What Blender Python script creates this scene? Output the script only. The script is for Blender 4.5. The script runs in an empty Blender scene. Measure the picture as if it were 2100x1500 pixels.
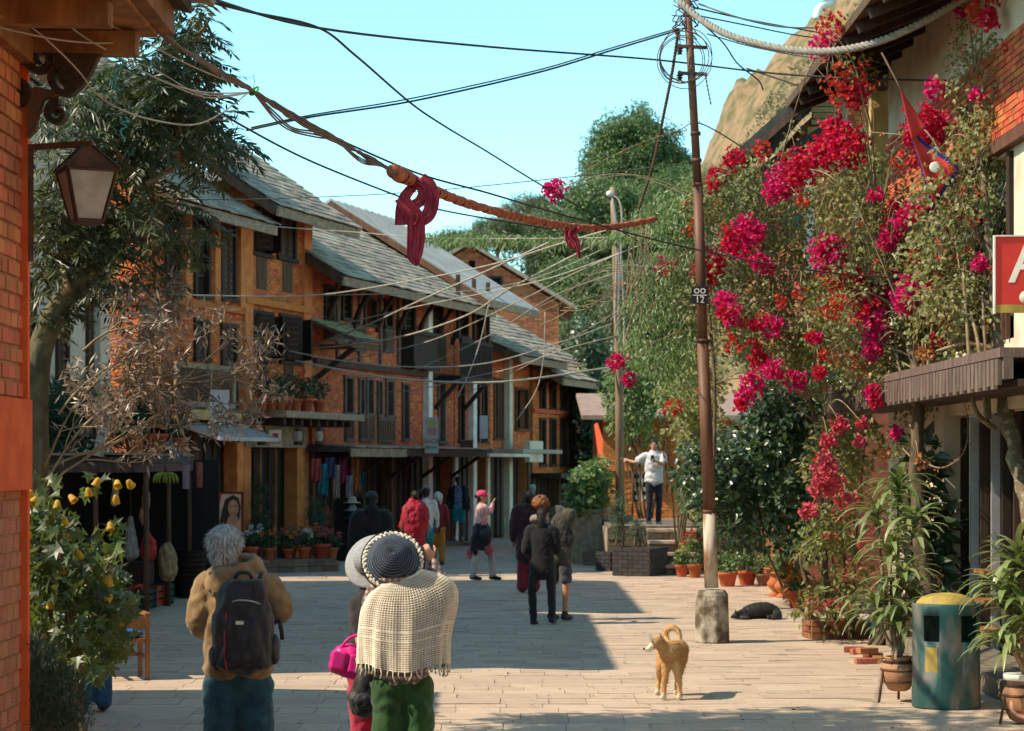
import bpy, bmesh, math, random
import numpy as np
from mathutils import Vector, Matrix, Euler, noise
random.seed(7); RNG = np.random.default_rng(11)
SC = bpy.context.scene
COL = SC.collection
R = math.radians
# ------------------------------------------------------------------ camera
F, CX, HY, CH = 4375.0, 1050.0, 950.0, 2.1      # focal length in photo pixels, horizon row, eye height
cam_d = bpy.data.cameras.new('camera'); cam = bpy.data.objects.new('camera', cam_d); COL.objects.link(cam)
cam.location = (0, 0, CH); cam.rotation_euler = (R(90), 0, 0)
cam_d.sensor_width = 36; cam_d.lens = 36*F/2100; cam_d.shift_y = 200/2100
cam_d.clip_start = .1; cam_d.clip_end = 3000
cam_d.dof.use_dof = True; cam_d.dof.focus_distance = 15.5; cam_d.dof.aperture_fstop = 5.6
SC.camera = cam
# ------------------------------------------------------------------ sky, sun, exposure
SUN_EL, SUN_AZ = R(44), R(14)                    # light travels along (cos az, sin az) in plan: from the left
w = bpy.data.worlds.new('World'); SC.world = w; w.use_nodes = True
nt = w.node_tree; nt.nodes.clear()
sk = nt.nodes.new('ShaderNodeTexSky'); sk.sky_type = 'NISHITA'; sk.sun_disc = False
sk.sun_elevation = SUN_EL
sd = Vector((-math.cos(SUN_AZ), -math.sin(SUN_AZ)))          # towards the sun
sk.sun_rotation = math.atan2(sd.x, sd.y)
sk.air_density = .8; sk.dust_density = .2; sk.ozone_density = 1.0; sk.altitude = 900
tint = nt.nodes.new('ShaderNodeMix'); tint.data_type = 'RGBA'; tint.blend_type = 'MULTIPLY'; tint.inputs[0].default_value = 1
tint.inputs[7].default_value = (.645, .92, .745, 1)
bg = nt.nodes.new('ShaderNodeBackground'); bg.inputs[1].default_value = .15
wo = nt.nodes.new('ShaderNodeOutputWorld')
nt.links.new(sk.outputs[0], tint.inputs[6]); nt.links.new(tint.outputs[2], bg.inputs[0]); nt.links.new(bg.outputs[0], wo.inputs[0])
sl = bpy.data.lights.new('sun', 'SUN'); sl.energy = 2.4; sl.angle = R(.5); sl.color = (1, .86, .66)
so = bpy.data.objects.new('sun', sl); COL.objects.link(so)
ldir = Vector((math.cos(SUN_EL)*math.cos(SUN_AZ), math.cos(SUN_EL)*math.sin(SUN_AZ), -math.sin(SUN_EL)))
so.rotation_euler = ldir.to_track_quat('-Z', 'Y').to_euler(); so.location = (-30, 10, 30)
vs = SC.view_settings; vs.view_transform = 'Standard'; vs.look = 'None'; vs.exposure = 1.53; vs.gamma = 1; vs.use_curve_mapping = False
SC.render.engine = 'CYCLES'
cy = SC.cycles; cy.use_denoising = True; cy.max_bounces = 6; cy.diffuse_bounces = 4; cy.glossy_bounces = 2; cy.transmission_bounces = 4; cy.transparent_max_bounces = 6
cy.sample_clamp_indirect = 6; cy.caustics_reflective = False; cy.caustics_refractive = False
# ------------------------------------------------------------------ helpers
def P(px, py, d): return Vector(((px-CX)/F*d, d, CH+(HY-py)/F*d))     # a photo pixel at a known distance
def G(px, py):                                                       # a photo pixel on the ground
    d = F*CH/(py-HY); return Vector(((px-CX)/F*d, d, 0))
def tag(o, label=None, cat=None, group=None, kind=None):
    if label: o['label'] = label
    if cat: o['category'] = cat
    if group: o['group'] = group
    if kind: o['kind'] = kind
    return o
def thing(name, label, cat, loc=(0,0,0), rz=0, group=None):
    o = bpy.data.objects.new(name, None); COL.objects.link(o); o.empty_display_size = .2
    o.location = loc; o.rotation_euler = (0, 0, rz)
    return tag(o, label, cat, group)
def link(name, me, parent=None, mat=None):
    o = bpy.data.objects.new(name, me); COL.objects.link(o)
    if mat and not me.materials: me.materials.append(mat)
    if parent: o.parent = parent
    return o
def copy_tree(o, parent=None):
    c = o.copy(); COL.objects.link(c); c.parent = parent
    for ch in o.children: copy_tree(ch, c)
    return c
class MB:
    def __init__(s): s.v = []; s.f = []; s.sm = []
    def add(s, vs, fs, smooth=False):
        b = len(s.v); s.v += [tuple(p) for p in vs]; s.f += [[i+b for i in f] for f in fs]; s.sm += [smooth]*len(fs); return s
    def box(s, x0, x1, y0, y1, z0, z1, M=None):
        vs = [Vector(p) for p in ((x0,y0,z0),(x1,y0,z0),(x1,y1,z0),(x0,y1,z0),(x0,y0,z1),(x1,y0,z1),(x1,y1,z1),(x0,y1,z1))]
        if M: vs = [M@p for p in vs]
        return s.add(vs, [(0,3,2,1),(4,5,6,7),(0,1,5,4),(1,2,6,5),(2,3,7,6),(3,0,4,7)])
    def beam(s, a, b, wx, wz, up=(0,0,1)):
        a = Vector(a); b = Vector(b); t = (b-a); L = t.length; t.normalize(); u = Vector(up)
        x = t.cross(u); x = x.normalized() if x.length > 1e-4 else Vector((1,0,0)); z = x.cross(t)
        M = Matrix((x, t, z)).transposed().to_4x4(); M.translation = a
        return s.box(-wx/2, wx/2, 0, L, -wz/2, wz/2, M)
    def tube(s, pts, rad, n=8, caps=True, ref=None, flat=1.0):
        pts = [Vector(p) for p in pts]; m = len(pts)
        if not hasattr(rad, '__len__'): rad = [rad]*m
        vs = []; pa = None
        for i, p in enumerate(pts):
            t = (pts[min(i+1, m-1)]-pts[max(i-1, 0)]).normalized()
            if pa is None:
                r0 = Vector(ref) if ref else (Vector((0,0,1)) if abs(t.z) < .9 else Vector((1,0,0)))
                a = (r0-t*r0.dot(t)).normalized()
            else: a = (pa-t*pa.dot(t)).normalized()
            pa = a; b = t.cross(a)
            ra = rad[i]
            rx, ry = (ra if hasattr(ra, '__len__') else (ra, ra*flat))
            vs += [p+a*rx*math.cos(2*math.pi*k/n)+b*ry*math.sin(2*math.pi*k/n) for k in range(n)]
        fs = [(i*n+k, i*n+(k+1)%n, (i+1)*n+(k+1)%n, (i+1)*n+k) for i in range(m-1) for k in range(n)]
        if caps: fs += [tuple(range(n-1, -1, -1)), tuple(range((m-1)*n, m*n))]
        return s.add(vs, fs, True)
    def lathe(s, prof, n=16, c=(0,0,0), close=True):
        m = len(prof); c = Vector(c)
        vs = [c+Vector((r*math.cos(2*math.pi*k/n), r*math.sin(2*math.pi*k/n), z)) for r, z in prof for k in range(n)]
        fs = [(i*n+k, i*n+(k+1)%n, (i+1)*n+(k+1)%n, (i+1)*n+k) for i in range(m-1) for k in range(n)]
        if close: fs += [tuple(range(n-1, -1, -1)), tuple(range((m-1)*n, m*n))]
        return s.add(vs, fs, True)
    def prism(s, poly, d0, d1, ax='y'):      # polygon in (x,z) extruded along y, or (y,z) along x
        n = len(poly)
        mk = (lambda p, d: (p[0], d, p[1])) if ax == 'y' else ((lambda p, d: (d, p[0], p[1])) if ax == 'x' else (lambda p, d: (p[0], p[1], d)))
        vs = [mk(p, d0) for p in poly]+[mk(p, d1) for p in poly]
        return s.add(vs, [tuple(range(n)), tuple(range(2*n-1, n-1, -1))]+[(i, i+n, (i+1)%n+n, (i+1)%n) for i in range(n)])
    def ball(s, c, r, n=10, m=7):
        rx, ry, rz = r if hasattr(r, '__len__') else (r, r, r); c = Vector(c)
        vs = [c+Vector((0,0,-rz))]+[c+Vector((rx*math.sin(math.pi*j/m)*math.cos(2*math.pi*k/n), ry*math.sin(math.pi*j/m)*math.sin(2*math.pi*k/n), -rz*math.cos(math.pi*j/m))) for j in range(1, m) for k in range(n)]+[c+Vector((0,0,rz))]
        fs = [(0, 1+(k+1)%n, 1+k) for k in range(n)]
        fs += [(1+j*n+k, 1+j*n+(k+1)%n, 1+(j+1)*n+(k+1)%n, 1+(j+1)*n+k) for j in range(m-2) for k in range(n)]
        e = 1+(m-1)*n; fs += [(e, 1+(m-2)*n+k, 1+(m-2)*n+(k+1)%n) for k in range(n)]
        return s.add(vs, fs, True)
    def grid(s, fn, nu, nv, closed=False, smooth=True):
        vs = [fn(i/(nu if closed else nu-1), j/(nv-1)) for j in range(nv) for i in range(nu)]
        k = nu if closed else nu-1
        return s.add(vs, [(j*nu+i, j*nu+(i+1)%nu, (j+1)*nu+(i+1)%nu, (j+1)*nu+i) for j in range(nv-1) for i in range(k)], smooth)
    def mesh(s, name, mat=None, fix=True):
        me = bpy.data.meshes.new(name); me.from_pydata(s.v, [], s.f)
        if fix:
            bm = bmesh.new(); bm.from_mesh(me); bmesh.ops.recalc_face_normals(bm, faces=bm.faces); bm.to_mesh(me); bm.free()
        me.polygons.foreach_set('use_smooth', s.sm)
        if mat: me.materials.append(mat)
        return me
    def build(s, name, mat, parent=None, kind=None, bevel=0):
        o = link(name, s.mesh(name, mat), parent)
        if kind: o['kind'] = kind
        if bevel:
            b = o.modifiers.new('bevel', 'BEVEL'); b.width = bevel; b.segments = 2; b.limit_method = 'ANGLE'
        return o
def solid(name, mat, parent, *boxes, bevel=0):
    m = MB()
    for b in boxes: m.box(*b)
    return m.build(name, mat, parent, bevel=bevel)
def np_mesh(name, V, Fq, mat=None, smooth=False):
    """V (n,3), Fq (m,k) faces all with k corners"""
    V = np.asarray(V, dtype=np.float32); Fq = np.asarray(Fq, dtype=np.int32); m, k = Fq.shape
    me = bpy.data.meshes.new(name); me.vertices.add(len(V)); me.vertices.foreach_set('co', V.ravel())
    me.loops.add(m*k); me.loops.foreach_set('vertex_index', Fq.ravel())
    me.polygons.add(m); me.polygons.foreach_set('loop_start', np.arange(0, m*k, k, dtype=np.int32))
    me.polygons.foreach_set('use_smooth', np.full(m, smooth)); me.update(calc_edges=True)
    if mat: me.materials.append(mat)
    return me
CUBE_V = np.array([(x, y, z) for z in (-.5, .5) for x, y in ((-.5,-.5),(.5,-.5),(.5,.5),(-.5,.5))])
CUBE_F = np.array([(0,3,2,1),(4,5,6,7),(0,1,5,4),(1,2,6,5),(2,3,7,6),(3,0,4,7)])
def piece_mesh(name, mat, chip=.0):
    """a unit block with slightly broken edges, shared by alike pieces"""
    m = MB(); m.box(-.5, .5, -.5, .5, -.5, .5); return m.mesh(name, mat)
def pieces(parent, name, mats, mat, limit=300, rest=None, jitter=0.0):
    """mats: (n,4,4) in the order they show largest; the first become objects, the others one joined part"""
    mats = [np.array(m, dtype=float) for m in mats]
    sh = [piece_mesh(name, mat) for _ in range(1)]
    for i, M in enumerate(mats[:limit]):
        o = bpy.data.objects.new(name, sh[0]); COL.objects.link(o); o.parent = parent; o.matrix_local = Matrix(M.tolist())
    left = mats[limit:]
    if left:
        A = np.stack(left); V = np.einsum('nij,kj->nki', A[:, :3, :3], CUBE_V)+A[:, None, :3, 3]
        if jitter: V = V+RNG.normal(0, jitter, V.shape)
        Fq = (CUBE_F[None]+8*np.arange(len(left))[:, None, None]).reshape(-1, 4)
        o = link(rest or name+'_field', np_mesh(name, V.reshape(-1, 3), Fq, mat), parent); o['kind'] = 'stuff'
def boxM(c, s, rot=None):
    M = Matrix.Translation(c) @ (rot.to_4x4() if rot else Matrix()) @ Matrix.Diagonal((*s, 1))
    return np.array(M)
def catmull(pts, n=6):
    pts = [Vector(p) for p in pts]
    if len(pts) < 3: return [pts[0].lerp(pts[-1], i/n) for i in range(n+1)]
    q = [2*pts[0]-pts[1]]+pts+[2*pts[-1]-pts[-2]]; out = []
    for i in range(1, len(q)-2):
        a, b, c, d = q[i-1:i+3]
        for k in range(n):
            t = k/n; out.append(.5*((2*b)+(c-a)*t+(2*a-5*b+4*c-d)*t*t+(3*b-a-3*c+d)*t**3))
    return out+[pts[-1]]
# ------------------------------------------------------------------ materials
def mat(name, c, c2=None, rough=.8, scale=5., detail=5, var=.12, bump=0., bscale=30., metal=0., spec=.3, trans=0., tcol=None, stretch=None, contrast=(.35,.65), sheen=0.):
    m = bpy.data.materials.new(name); m.use_nodes = True; n = m.node_tree.nodes; l = m.node_tree.links; n.clear()
    out = n.new('ShaderNodeOutputMaterial'); b = n.new('ShaderNodeBsdfPrincipled')
    tc = n.new('ShaderNodeTexCoord'); src = tc.outputs['Object']
    if stretch:
        mp = n.new('ShaderNodeMapping'); mp.inputs['Scale'].default_value = stretch; l.new(src, mp.inputs[0]); src = mp.outputs[0]
    nz = n.new('ShaderNodeTexNoise'); nz.inputs['Scale'].default_value = scale; nz.inputs['Detail'].default_value = detail; l.new(src, nz.inputs['Vector'])
    rp = n.new('ShaderNodeMapRange'); rp.inputs[1].default_value = contrast[0]; rp.inputs[2].default_value = contrast[1]; l.new(nz.outputs[0], rp.inputs[0])
    mx = n.new('ShaderNodeMix'); mx.data_type = 'RGBA'; mx.inputs[6].default_value = (*c, 1); mx.inputs[7].default_value = (*(c2 or [x*.6 for x in c]), 1)
    l.new(rp.outputs[0], mx.inputs[0]); colr = mx.outputs[2]
    if var:
        g = n.new('ShaderNodeNewGeometry'); oi = n.new('ShaderNodeObjectInfo')
        ad = n.new('ShaderNodeMath'); ad.operation = 'ADD'; l.new(g.outputs['Random Per Island'], ad.inputs[0]); l.new(oi.outputs['Random'], ad.inputs[1])
        fr = n.new('ShaderNodeMath'); fr.operation = 'FRACT'; l.new(ad.outputs[0], fr.inputs[0])
        mr = n.new('ShaderNodeMapRange'); mr.inputs[3].default_value = 1-var; mr.inputs[4].default_value = 1+var; l.new(fr.outputs[0], mr.inputs[0])
        hs = n.new('ShaderNodeHueSaturation'); l.new(mr.outputs[0], hs.inputs['Value']); l.new(colr, hs.inputs['Color']); colr = hs.outputs[0]
        mh = n.new('ShaderNodeMapRange'); mh.inputs[3].default_value = .5-var*.06; mh.inputs[4].default_value = .5+var*.06
        wn = n.new('ShaderNodeTexWhiteNoise'); wn.noise_dimensions = '1D'; l.new(fr.outputs[0], wn.inputs['W']); l.new(wn.outputs[0], mh.inputs[0]); l.new(mh.outputs[0], hs.inputs['Hue'])
    l.new(colr, b.inputs['Base Color']); b.inputs['Roughness'].default_value = rough; b.inputs['Metallic'].default_value = metal
    b.inputs['Specular IOR Level'].default_value = spec
    if sheen: b.inputs['Sheen Weight'].default_value = sheen
    if bump:
        nb = n.new('ShaderNodeTexNoise'); nb.inputs['Scale'].default_value = bscale; nb.inputs['Detail'].default_value = 6; l.new(src, nb.inputs['Vector'])
        bp = n.new('ShaderNodeBump'); bp.inputs['Strength'].default_value = bump; bp.inputs['Distance'].default_value = .02; l.new(nb.outputs[0], bp.inputs['Height']); l.new(bp.outputs[0], b.inputs['Normal'])
    sh = b.outputs[0]
    if trans:
        t = n.new('ShaderNodeBsdfTranslucent')
        if tcol:
            tm = n.new('ShaderNodeMix'); tm.data_type = 'RGBA'; tm.inputs[0].default_value = .6; tm.inputs[7].default_value = (*tcol, 1); l.new(colr, tm.inputs[6]); l.new(tm.outputs[2], t.inputs[0])
        else: l.new(colr, t.inputs[0])
        ms = n.new('ShaderNodeMixShader'); ms.inputs[0].default_value = trans; l.new(sh, ms.inputs[1]); l.new(t.outputs[0], ms.inputs[2]); sh = ms.outputs[0]
    l.new(sh, out.inputs[0]); return m
M = {}
M['brick'] = mat('brick', (.70,.185,.045), (.50,.115,.03), var=.28, scale=9, bump=.4, bscale=60)
M['brick_red'] = mat('brick_red', (.60,.145,.05), (.42,.09,.035), var=.28, scale=9, bump=.4, bscale=60)
M['brick_brown'] = mat('brick_brown', (.36,.13,.06), (.22,.08,.04), var=.3, scale=7, bump=.4, bscale=60)
M['mortar'] = mat('mortar', (.52,.18,.07), (.36,.12,.05), var=0, scale=8, bump=.4, bscale=40)
M['mortar_pale'] = mat('mortar_pale', (.44,.27,.16), (.30,.16,.09), var=0, scale=8, bump=.4, bscale=40)
M['orange_plaster'] = mat('orange_plaster', (.74,.26,.07), (.58,.17,.045), var=.05, scale=4, bump=.2, bscale=30)
M['red_plaster'] = mat('red_plaster', (.74,.13,.03), (.58,.09,.025), var=.05, scale=5, bump=.25, bscale=25)
M['cream'] = mat('cream', (.66,.56,.42), (.50,.38,.25), var=.05, scale=2.5, bump=.15, bscale=18, contrast=(.45,.75))
M['yellow_plaster'] = mat('yellow_plaster', (.62,.40,.14), (.46,.29,.12), var=.05, scale=3, bump=.15, bscale=20)
M['white_paint'] = mat('white_paint', (.78,.75,.68), (.6,.55,.48), var=.04, scale=5, rough=.6)
M['wood_dark'] = mat('wood_dark', (.055,.032,.020), (.030,.018,.012), var=.25, scale=10, stretch=(1,1,.15), rough=.7, bump=.3, bscale=30)
M['wood_black'] = mat('wood_black', (.018,.013,.011), (.009,.007,.006), var=.25, scale=8, stretch=(1,1,.15), rough=.6)
M['wood_brown'] = mat('wood_brown', (.13,.062,.032), (.075,.036,.02), var=.25, scale=10, stretch=(1,1,.15), rough=.75, bump=.3, bscale=30)
M['wood_grey'] = mat('wood_grey', (.17,.12,.095), (.10,.065,.05), var=.2, scale=12, stretch=(1,1,.2), rough=.85, bump=.4, bscale=40)
M['wood_warm'] = mat('wood_warm', (.34,.16,.055), (.17,.07,.025), var=.15, scale=7, stretch=(1,1,.4), rough=.7, bump=.3, bscale=25)
M['timber_pale'] = mat('timber_pale', (.36,.27,.18), (.22,.15,.09), var=.12, scale=9, rough=.8, bump=.3, bscale=30)
M['slate'] = mat('slate', (.40,.33,.25), (.27,.215,.16), var=.30, scale=6, rough=.8, bump=.4, bscale=30)
M['slate_mossy'] = mat('slate_mossy', (.36,.34,.19), (.26,.22,.12), var=.3, scale=5, rough=.85, bump=.4, bscale=30)
M['slate_base'] = mat('slate_base', (.10,.085,.07), var=0, rough=.9)
M['tin'] = mat('tin', (.42,.42,.41), (.33,.32,.31), var=.04, scale=2, rough=.5, metal=.35)
M['unlit_interior'] = mat('unlit_interior', (.010,.008,.007), (.006,.005,.005), var=0, rough=.95, spec=.05)  # near-black colour stands in for unlit rooms behind openings
M['stone'] = mat('stone', (.52,.39,.28), (.40,.30,.225), var=.10, scale=2.2, detail=10, rough=.85, bump=.5, bscale=9, contrast=(.25,.75))
M['dirt'] = mat('dirt', (.36,.27,.19), (.25,.185,.13), var=0, scale=3, rough=.95, bump=.4)
M['stone_wall'] = mat('stone_wall', (.25,.20,.145), (.14,.11,.08), var=.25, scale=6, rough=.9, bump=.6, bscale=18)
M['concrete'] = mat('concrete', (.40,.35,.27), (.10,.075,.045), var=.05, scale=5, detail=10, rough=.9, bump=.7, bscale=22, contrast=(.40,.58))
M['terracotta'] = mat('terracotta', (.44,.105,.042), (.34,.085,.035), var=.2, scale=5, rough=.75, bump=.15, bscale=30)
M['terracotta_pale'] = mat('terracotta_pale', (.42,.20,.11), (.33,.15,.085), var=.12, scale=5, rough=.8, bump=.2, bscale=30)
M['soil'] = mat('soil', (.06,.04,.028), var=0, rough=.95, bump=.6, bscale=40)
M['iron'] = mat('iron', (.05,.035,.028), (.09,.04,.022), var=.08, scale=8, rough=.6, metal=.4)
M['rust'] = mat('rust', (.16,.07,.035), (.07,.035,.022), var=.08, scale=9, rough=.75, bump=.2, metal=.2)
M['cable_dark'] = mat('cable_dark', (.035,.026,.022), var=.1, rough=.6)
M['cable_pale'] = mat('cable_pale', (.42,.37,.30), (.30,.25,.20), var=.1, rough=.6)
M['cable_brown'] = mat('cable_brown', (.16,.095,.06), (.09,.05,.035), var=.1, rough=.7)
M['skin'] = mat('skin', (.50,.25,.155), (.44,.20,.12), var=.02, scale=12, rough=.55, spec=.35)
M['skin_dark'] = mat('skin_dark', (.17,.08,.05), (.14,.065,.04), var=.02, scale=12, rough=.55)
def cloth(name, c, k=.6, scale=14, rough=.9, **kw): return mat(name, c, [x*k for x in c], rough=rough, scale=scale, var=0, bump=.25, bscale=120, sheen=.15, **kw)
def leafmat(name, c, c2, tr=.32, tc=None, rough=.42, var=.35): return mat(name, c, c2, rough=rough, scale=.9, var=var, spec=.5, trans=tr, tcol=tc)
# ------------------------------------------------------------------ ground, street
def sheet(name, x0, x1, y0, y1, z, m):
    o = MB().add([(x0,y0,z),(x1,y0,z),(x1,y1,z),(x0,y1,z)], [(0,1,2,3)]).build(name, m); o['kind'] = 'structure'; return o
sheet('ground', -900, 900, -60, 1500, -.035, M['dirt'])
street = sheet('street', -12, 7.0, 2, 90, -.0055, M['dirt'])
def pave():
    rows = []; y = 16.0
    while y < 72:
        d = random.uniform(.22, .46); x = -8.5+random.uniform(0, .4)
        xr = 6.4
        while x < xr:
            wd = random.choice((random.uniform(.28,.5), random.uniform(.4,.85)))
            g = .007 if y < 40 else .012
            rot = Euler((random.gauss(0, .006), random.gauss(0, .004), random.gauss(0, .014))).to_matrix()
            rows.append(boxM((x+wd/2, y+d/2, -.02+random.gauss(0, .0016)), (wd-g*random.uniform(.5,1.6), d-g*random.uniform(.5,1.8), .04), rot))
            x += wd
        y += d
    def show(M_):
        x, y = M_[0, 3], M_[1, 3]; vis = abs(x/y*F) < 1080
        return y+(0 if vis else 1000)
    rows = [r for r in rows if abs(r[0,3]/r[1,3]*F) < 1500]
    rows.sort(key=show); return rows
pieces(street, 'paving_stone', pave(), M['stone'], 300, 'far_paving', .0015)
# hillside far behind on the right and low wooded bank at the end of the street
def hill():
    mb = MB()
    def fn(u, v):
        x = 2+u*230; y = 180+v*230
        sky_ = 2.1+y/F*(HY-300)+max(0, x-y*(1385-CX)/F)*.92          # skyline climbs to the right
        k = 1-math.exp(-v*4.2)
        z = min(sky_, 120)*k*(.9+.1*v)-6*(1-k)
        z += (4.5*noise.fractal(Vector((x*.045, y*.045, 0)), 1, 2, 6)+1.5*noise.fractal(Vector((x*.23, y*.23, 4)), .8, 2, 5)+3.2*abs(noise.fractal(Vector((x*.11, y*.11, 9)), .9, 2, 6)))*min(1, .25+v*4)
        e = min(1, u*5.5); e = e*e*(3-2*e); return (x, y, z*e-6*(1-e))
    mb.grid(fn, 200, 150)
    return mb
M['hill'] = mat('hill', (.25,.155,.085), (.11,.095,.04), var=0, scale=.33, detail=12, rough=.95, bump=1., bscale=.5, contrast=(.42,.60))
HILL = hill().build('hillside', M['hill']); HILL['kind'] = 'structure'
# ------------------------------------------------------------------ left row of houses (one straight building line)
UX, UY = .296, .955; RX0 = -18.73; RROT = math.atan2(UY, UX)
def row_uv(px, py, o=0.0):
    a = (px-CX)/F; u = (-RX0-.0-UY*o-UX*a*o)/(UX-UY*a); Y = UY*u-UX*o
    return u, CH+(HY-py)/F*Y
def row_pt(u): return (RX0+UX*u, UY*u, 0)
def PR(x0, x1, y0, y1, o=0.0):                 # pixel rectangle -> (u0,u1,v0,v1) on the facade, y0 above y1, read at the middle
    u0 = row_uv(x0, 0, o)[0]; u1 = row_uv(x1, 0, o)[0]; xm = (x0+x1)/2
    return [u0, u1, row_uv(xm, y1, o)[1], row_uv(xm, y0, o)[1]]
def wall_mesh(L, H, ops, depth=.28, z0=0.0, y=0.0):
    """facade sheet with real openings and their reveals"""
    us = sorted({0, L}|{min(max(a, 0), L) for o in ops for a in o[:2]}); vs_ = sorted({z0, H}|{min(max(a, z0), H) for o in ops for a in o[2:4]})
    mb = MB(); ins = lambda u, v: any(o[0]-1e-6 <= u <= o[1]+1e-6 and o[2]-1e-6 <= v <= o[3]+1e-6 for o in ops)
    idx = {}
    def vid(u, yy, v):
        k = (round(u, 4), round(yy, 4), round(v, 4))
        if k not in idx: idx[k] = len(mb.v); mb.v.append(k)
        return idx[k]
    for i in range(len(us)-1):
        for j in range(len(vs_)-1):
            if not ins((us[i]+us[i+1])/2, (vs_[j]+vs_[j+1])/2):
                a, b, c, d = us[i], us[i+1], vs_[j], vs_[j+1]
                mb.f.append([vid(a, y, c), vid(b, y, c), vid(b, y, d), vid(a, y, d)]); mb.sm.append(False)
    for o in ops:
        a, b, c, d = max(o[0], 0), min(o[1], L), max(o[2], z0), min(o[3], H)
        for (p, q, r_, s) in (((a,c),(a,d),0,0),((b,d),(b,c),0,0),((a,d),(b,d),0,0),((b,c),(a,c),0,0)):
            mb.f.append([vid(p[0], y, p[1]), vid(q[0], y, q[1]), vid(q[0], y+depth, q[1]), vid(p[0], y+depth, p[1])]); mb.sm.append(False)
    return mb
def brick_list(L, H, ops, z0=0.0, y=0.0, bl=.215, bh=.066, proud=.010):
    out = []; v = z0+.005; r = 0
    while v+bh < H:
        u = -(.11 if r % 2 else 0)
        while u < L:
            a, b = max(u, 0)+.006, min(u+bl, L)-.006
            if b-a > .05 and not any(a < o[1]+.0 and b > o[0]-.0 and v < o[3] and v+bh > o[2] for o in ops):
                if random.random() > .012:
                    pr = proud+random.uniform(-.004, .005)
                    out.append(boxM(((a+b)/2, y-pr/2+.01, v+bh/2), (b-a, pr+.02, bh-.012)))
            u += bl
        v += bh; r += 1
    return out
def window(par, r, kind, fm=None, sub=True):
    """r: (u0,u1,v0,v1) local; frame stands proud of the bricks"""
    u0, u1, v0, v1 = r; fm = fm or M['wood_dark']; t = min(.07, (u1-u0)*.14)
    f = MB().box(u0-.03, u0+t, -.055, .06, v0, v1).box(u1-t, u1+.03, -.055, .06, v0, v1).box(u0-.06, u1+.06, -.06, .062, v1-.002, v1+t).box(u0-.07, u1+.07, -.085, .064, v0-t, v0+.002)
    fo = f.build('window', fm, par)
    a, b = u0+t, u1-t; mid = (a+b)/2
    if kind in ('dark', 'open', 'slit', 'lattice'):
        solid('pane', M['unlit_interior'], fo, (a-.05, b+.05, .22, .24, v0-.05, v1+.05))  # dark sheet, painted as the unlit room behind the frame
    if kind == 'open':                                   # two shutters swung outwards
        for s, x in ((-1, a), (1, b)):
            m = MB(); ww = (b-a)*.46; Mx = Matrix.Translation((x, -.06, 0)) @ Matrix.Rotation(s*R(62), 4, 'Z')
            m.box(min(0, -s*ww), max(0, -s*ww), -.018, .018, v0+.03, v1-.03, Mx)
            sh = m.build('shutter', fm, fo)
            k = MB(); nn = 7
            for i in range(nn):
                z = v0+.08+(v1-v0-.2)*i/(nn-1); k.box(-s*ww*.5-ww*.3, -s*ww*.5+ww*.3, -.03, -.02, z, z+.03, Mx)
            k.build('shutter_slats', M['wood_brown'], fo)['kind'] = 'stuff'
    if kind == 'closed':                                 # two carved panels
        for x0, x1 in ((a, mid-.006), (mid+.006, b)):
            solid('shutter', fm, fo, (x0, x1, .0, .035, v0+.02, v1-.02))
            k = MB(); n = max(3, int((v1-v0)/.13))
            for i in range(n):
                z = v0+.07+(v1-v0-.16)*i/n; k.box(x0+(x1-x0)*.22, x1-(x1-x0)*.22, -.018, .0, z, z+.075)
            k.build('carved_panels', M['wood_brown'], fo)['kind'] = 'stuff'
    if kind == 'lattice':
        k = MB(); n = max(3, int((b-a)/.075))
        for i in range(1, n): k.box(a+(b-a)*i/n-.012, a+(b-a)*i/n+.012, .04, .065, v0, v1)
        for i in range(1, 4): k.box(a, b, .03, .042, v0+(v1-v0)*i/4-.02, v0+(v1-v0)*i/4+.02)
        k.build('lattice', fm, fo)['kind'] = 'stuff'
    return fo
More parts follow.
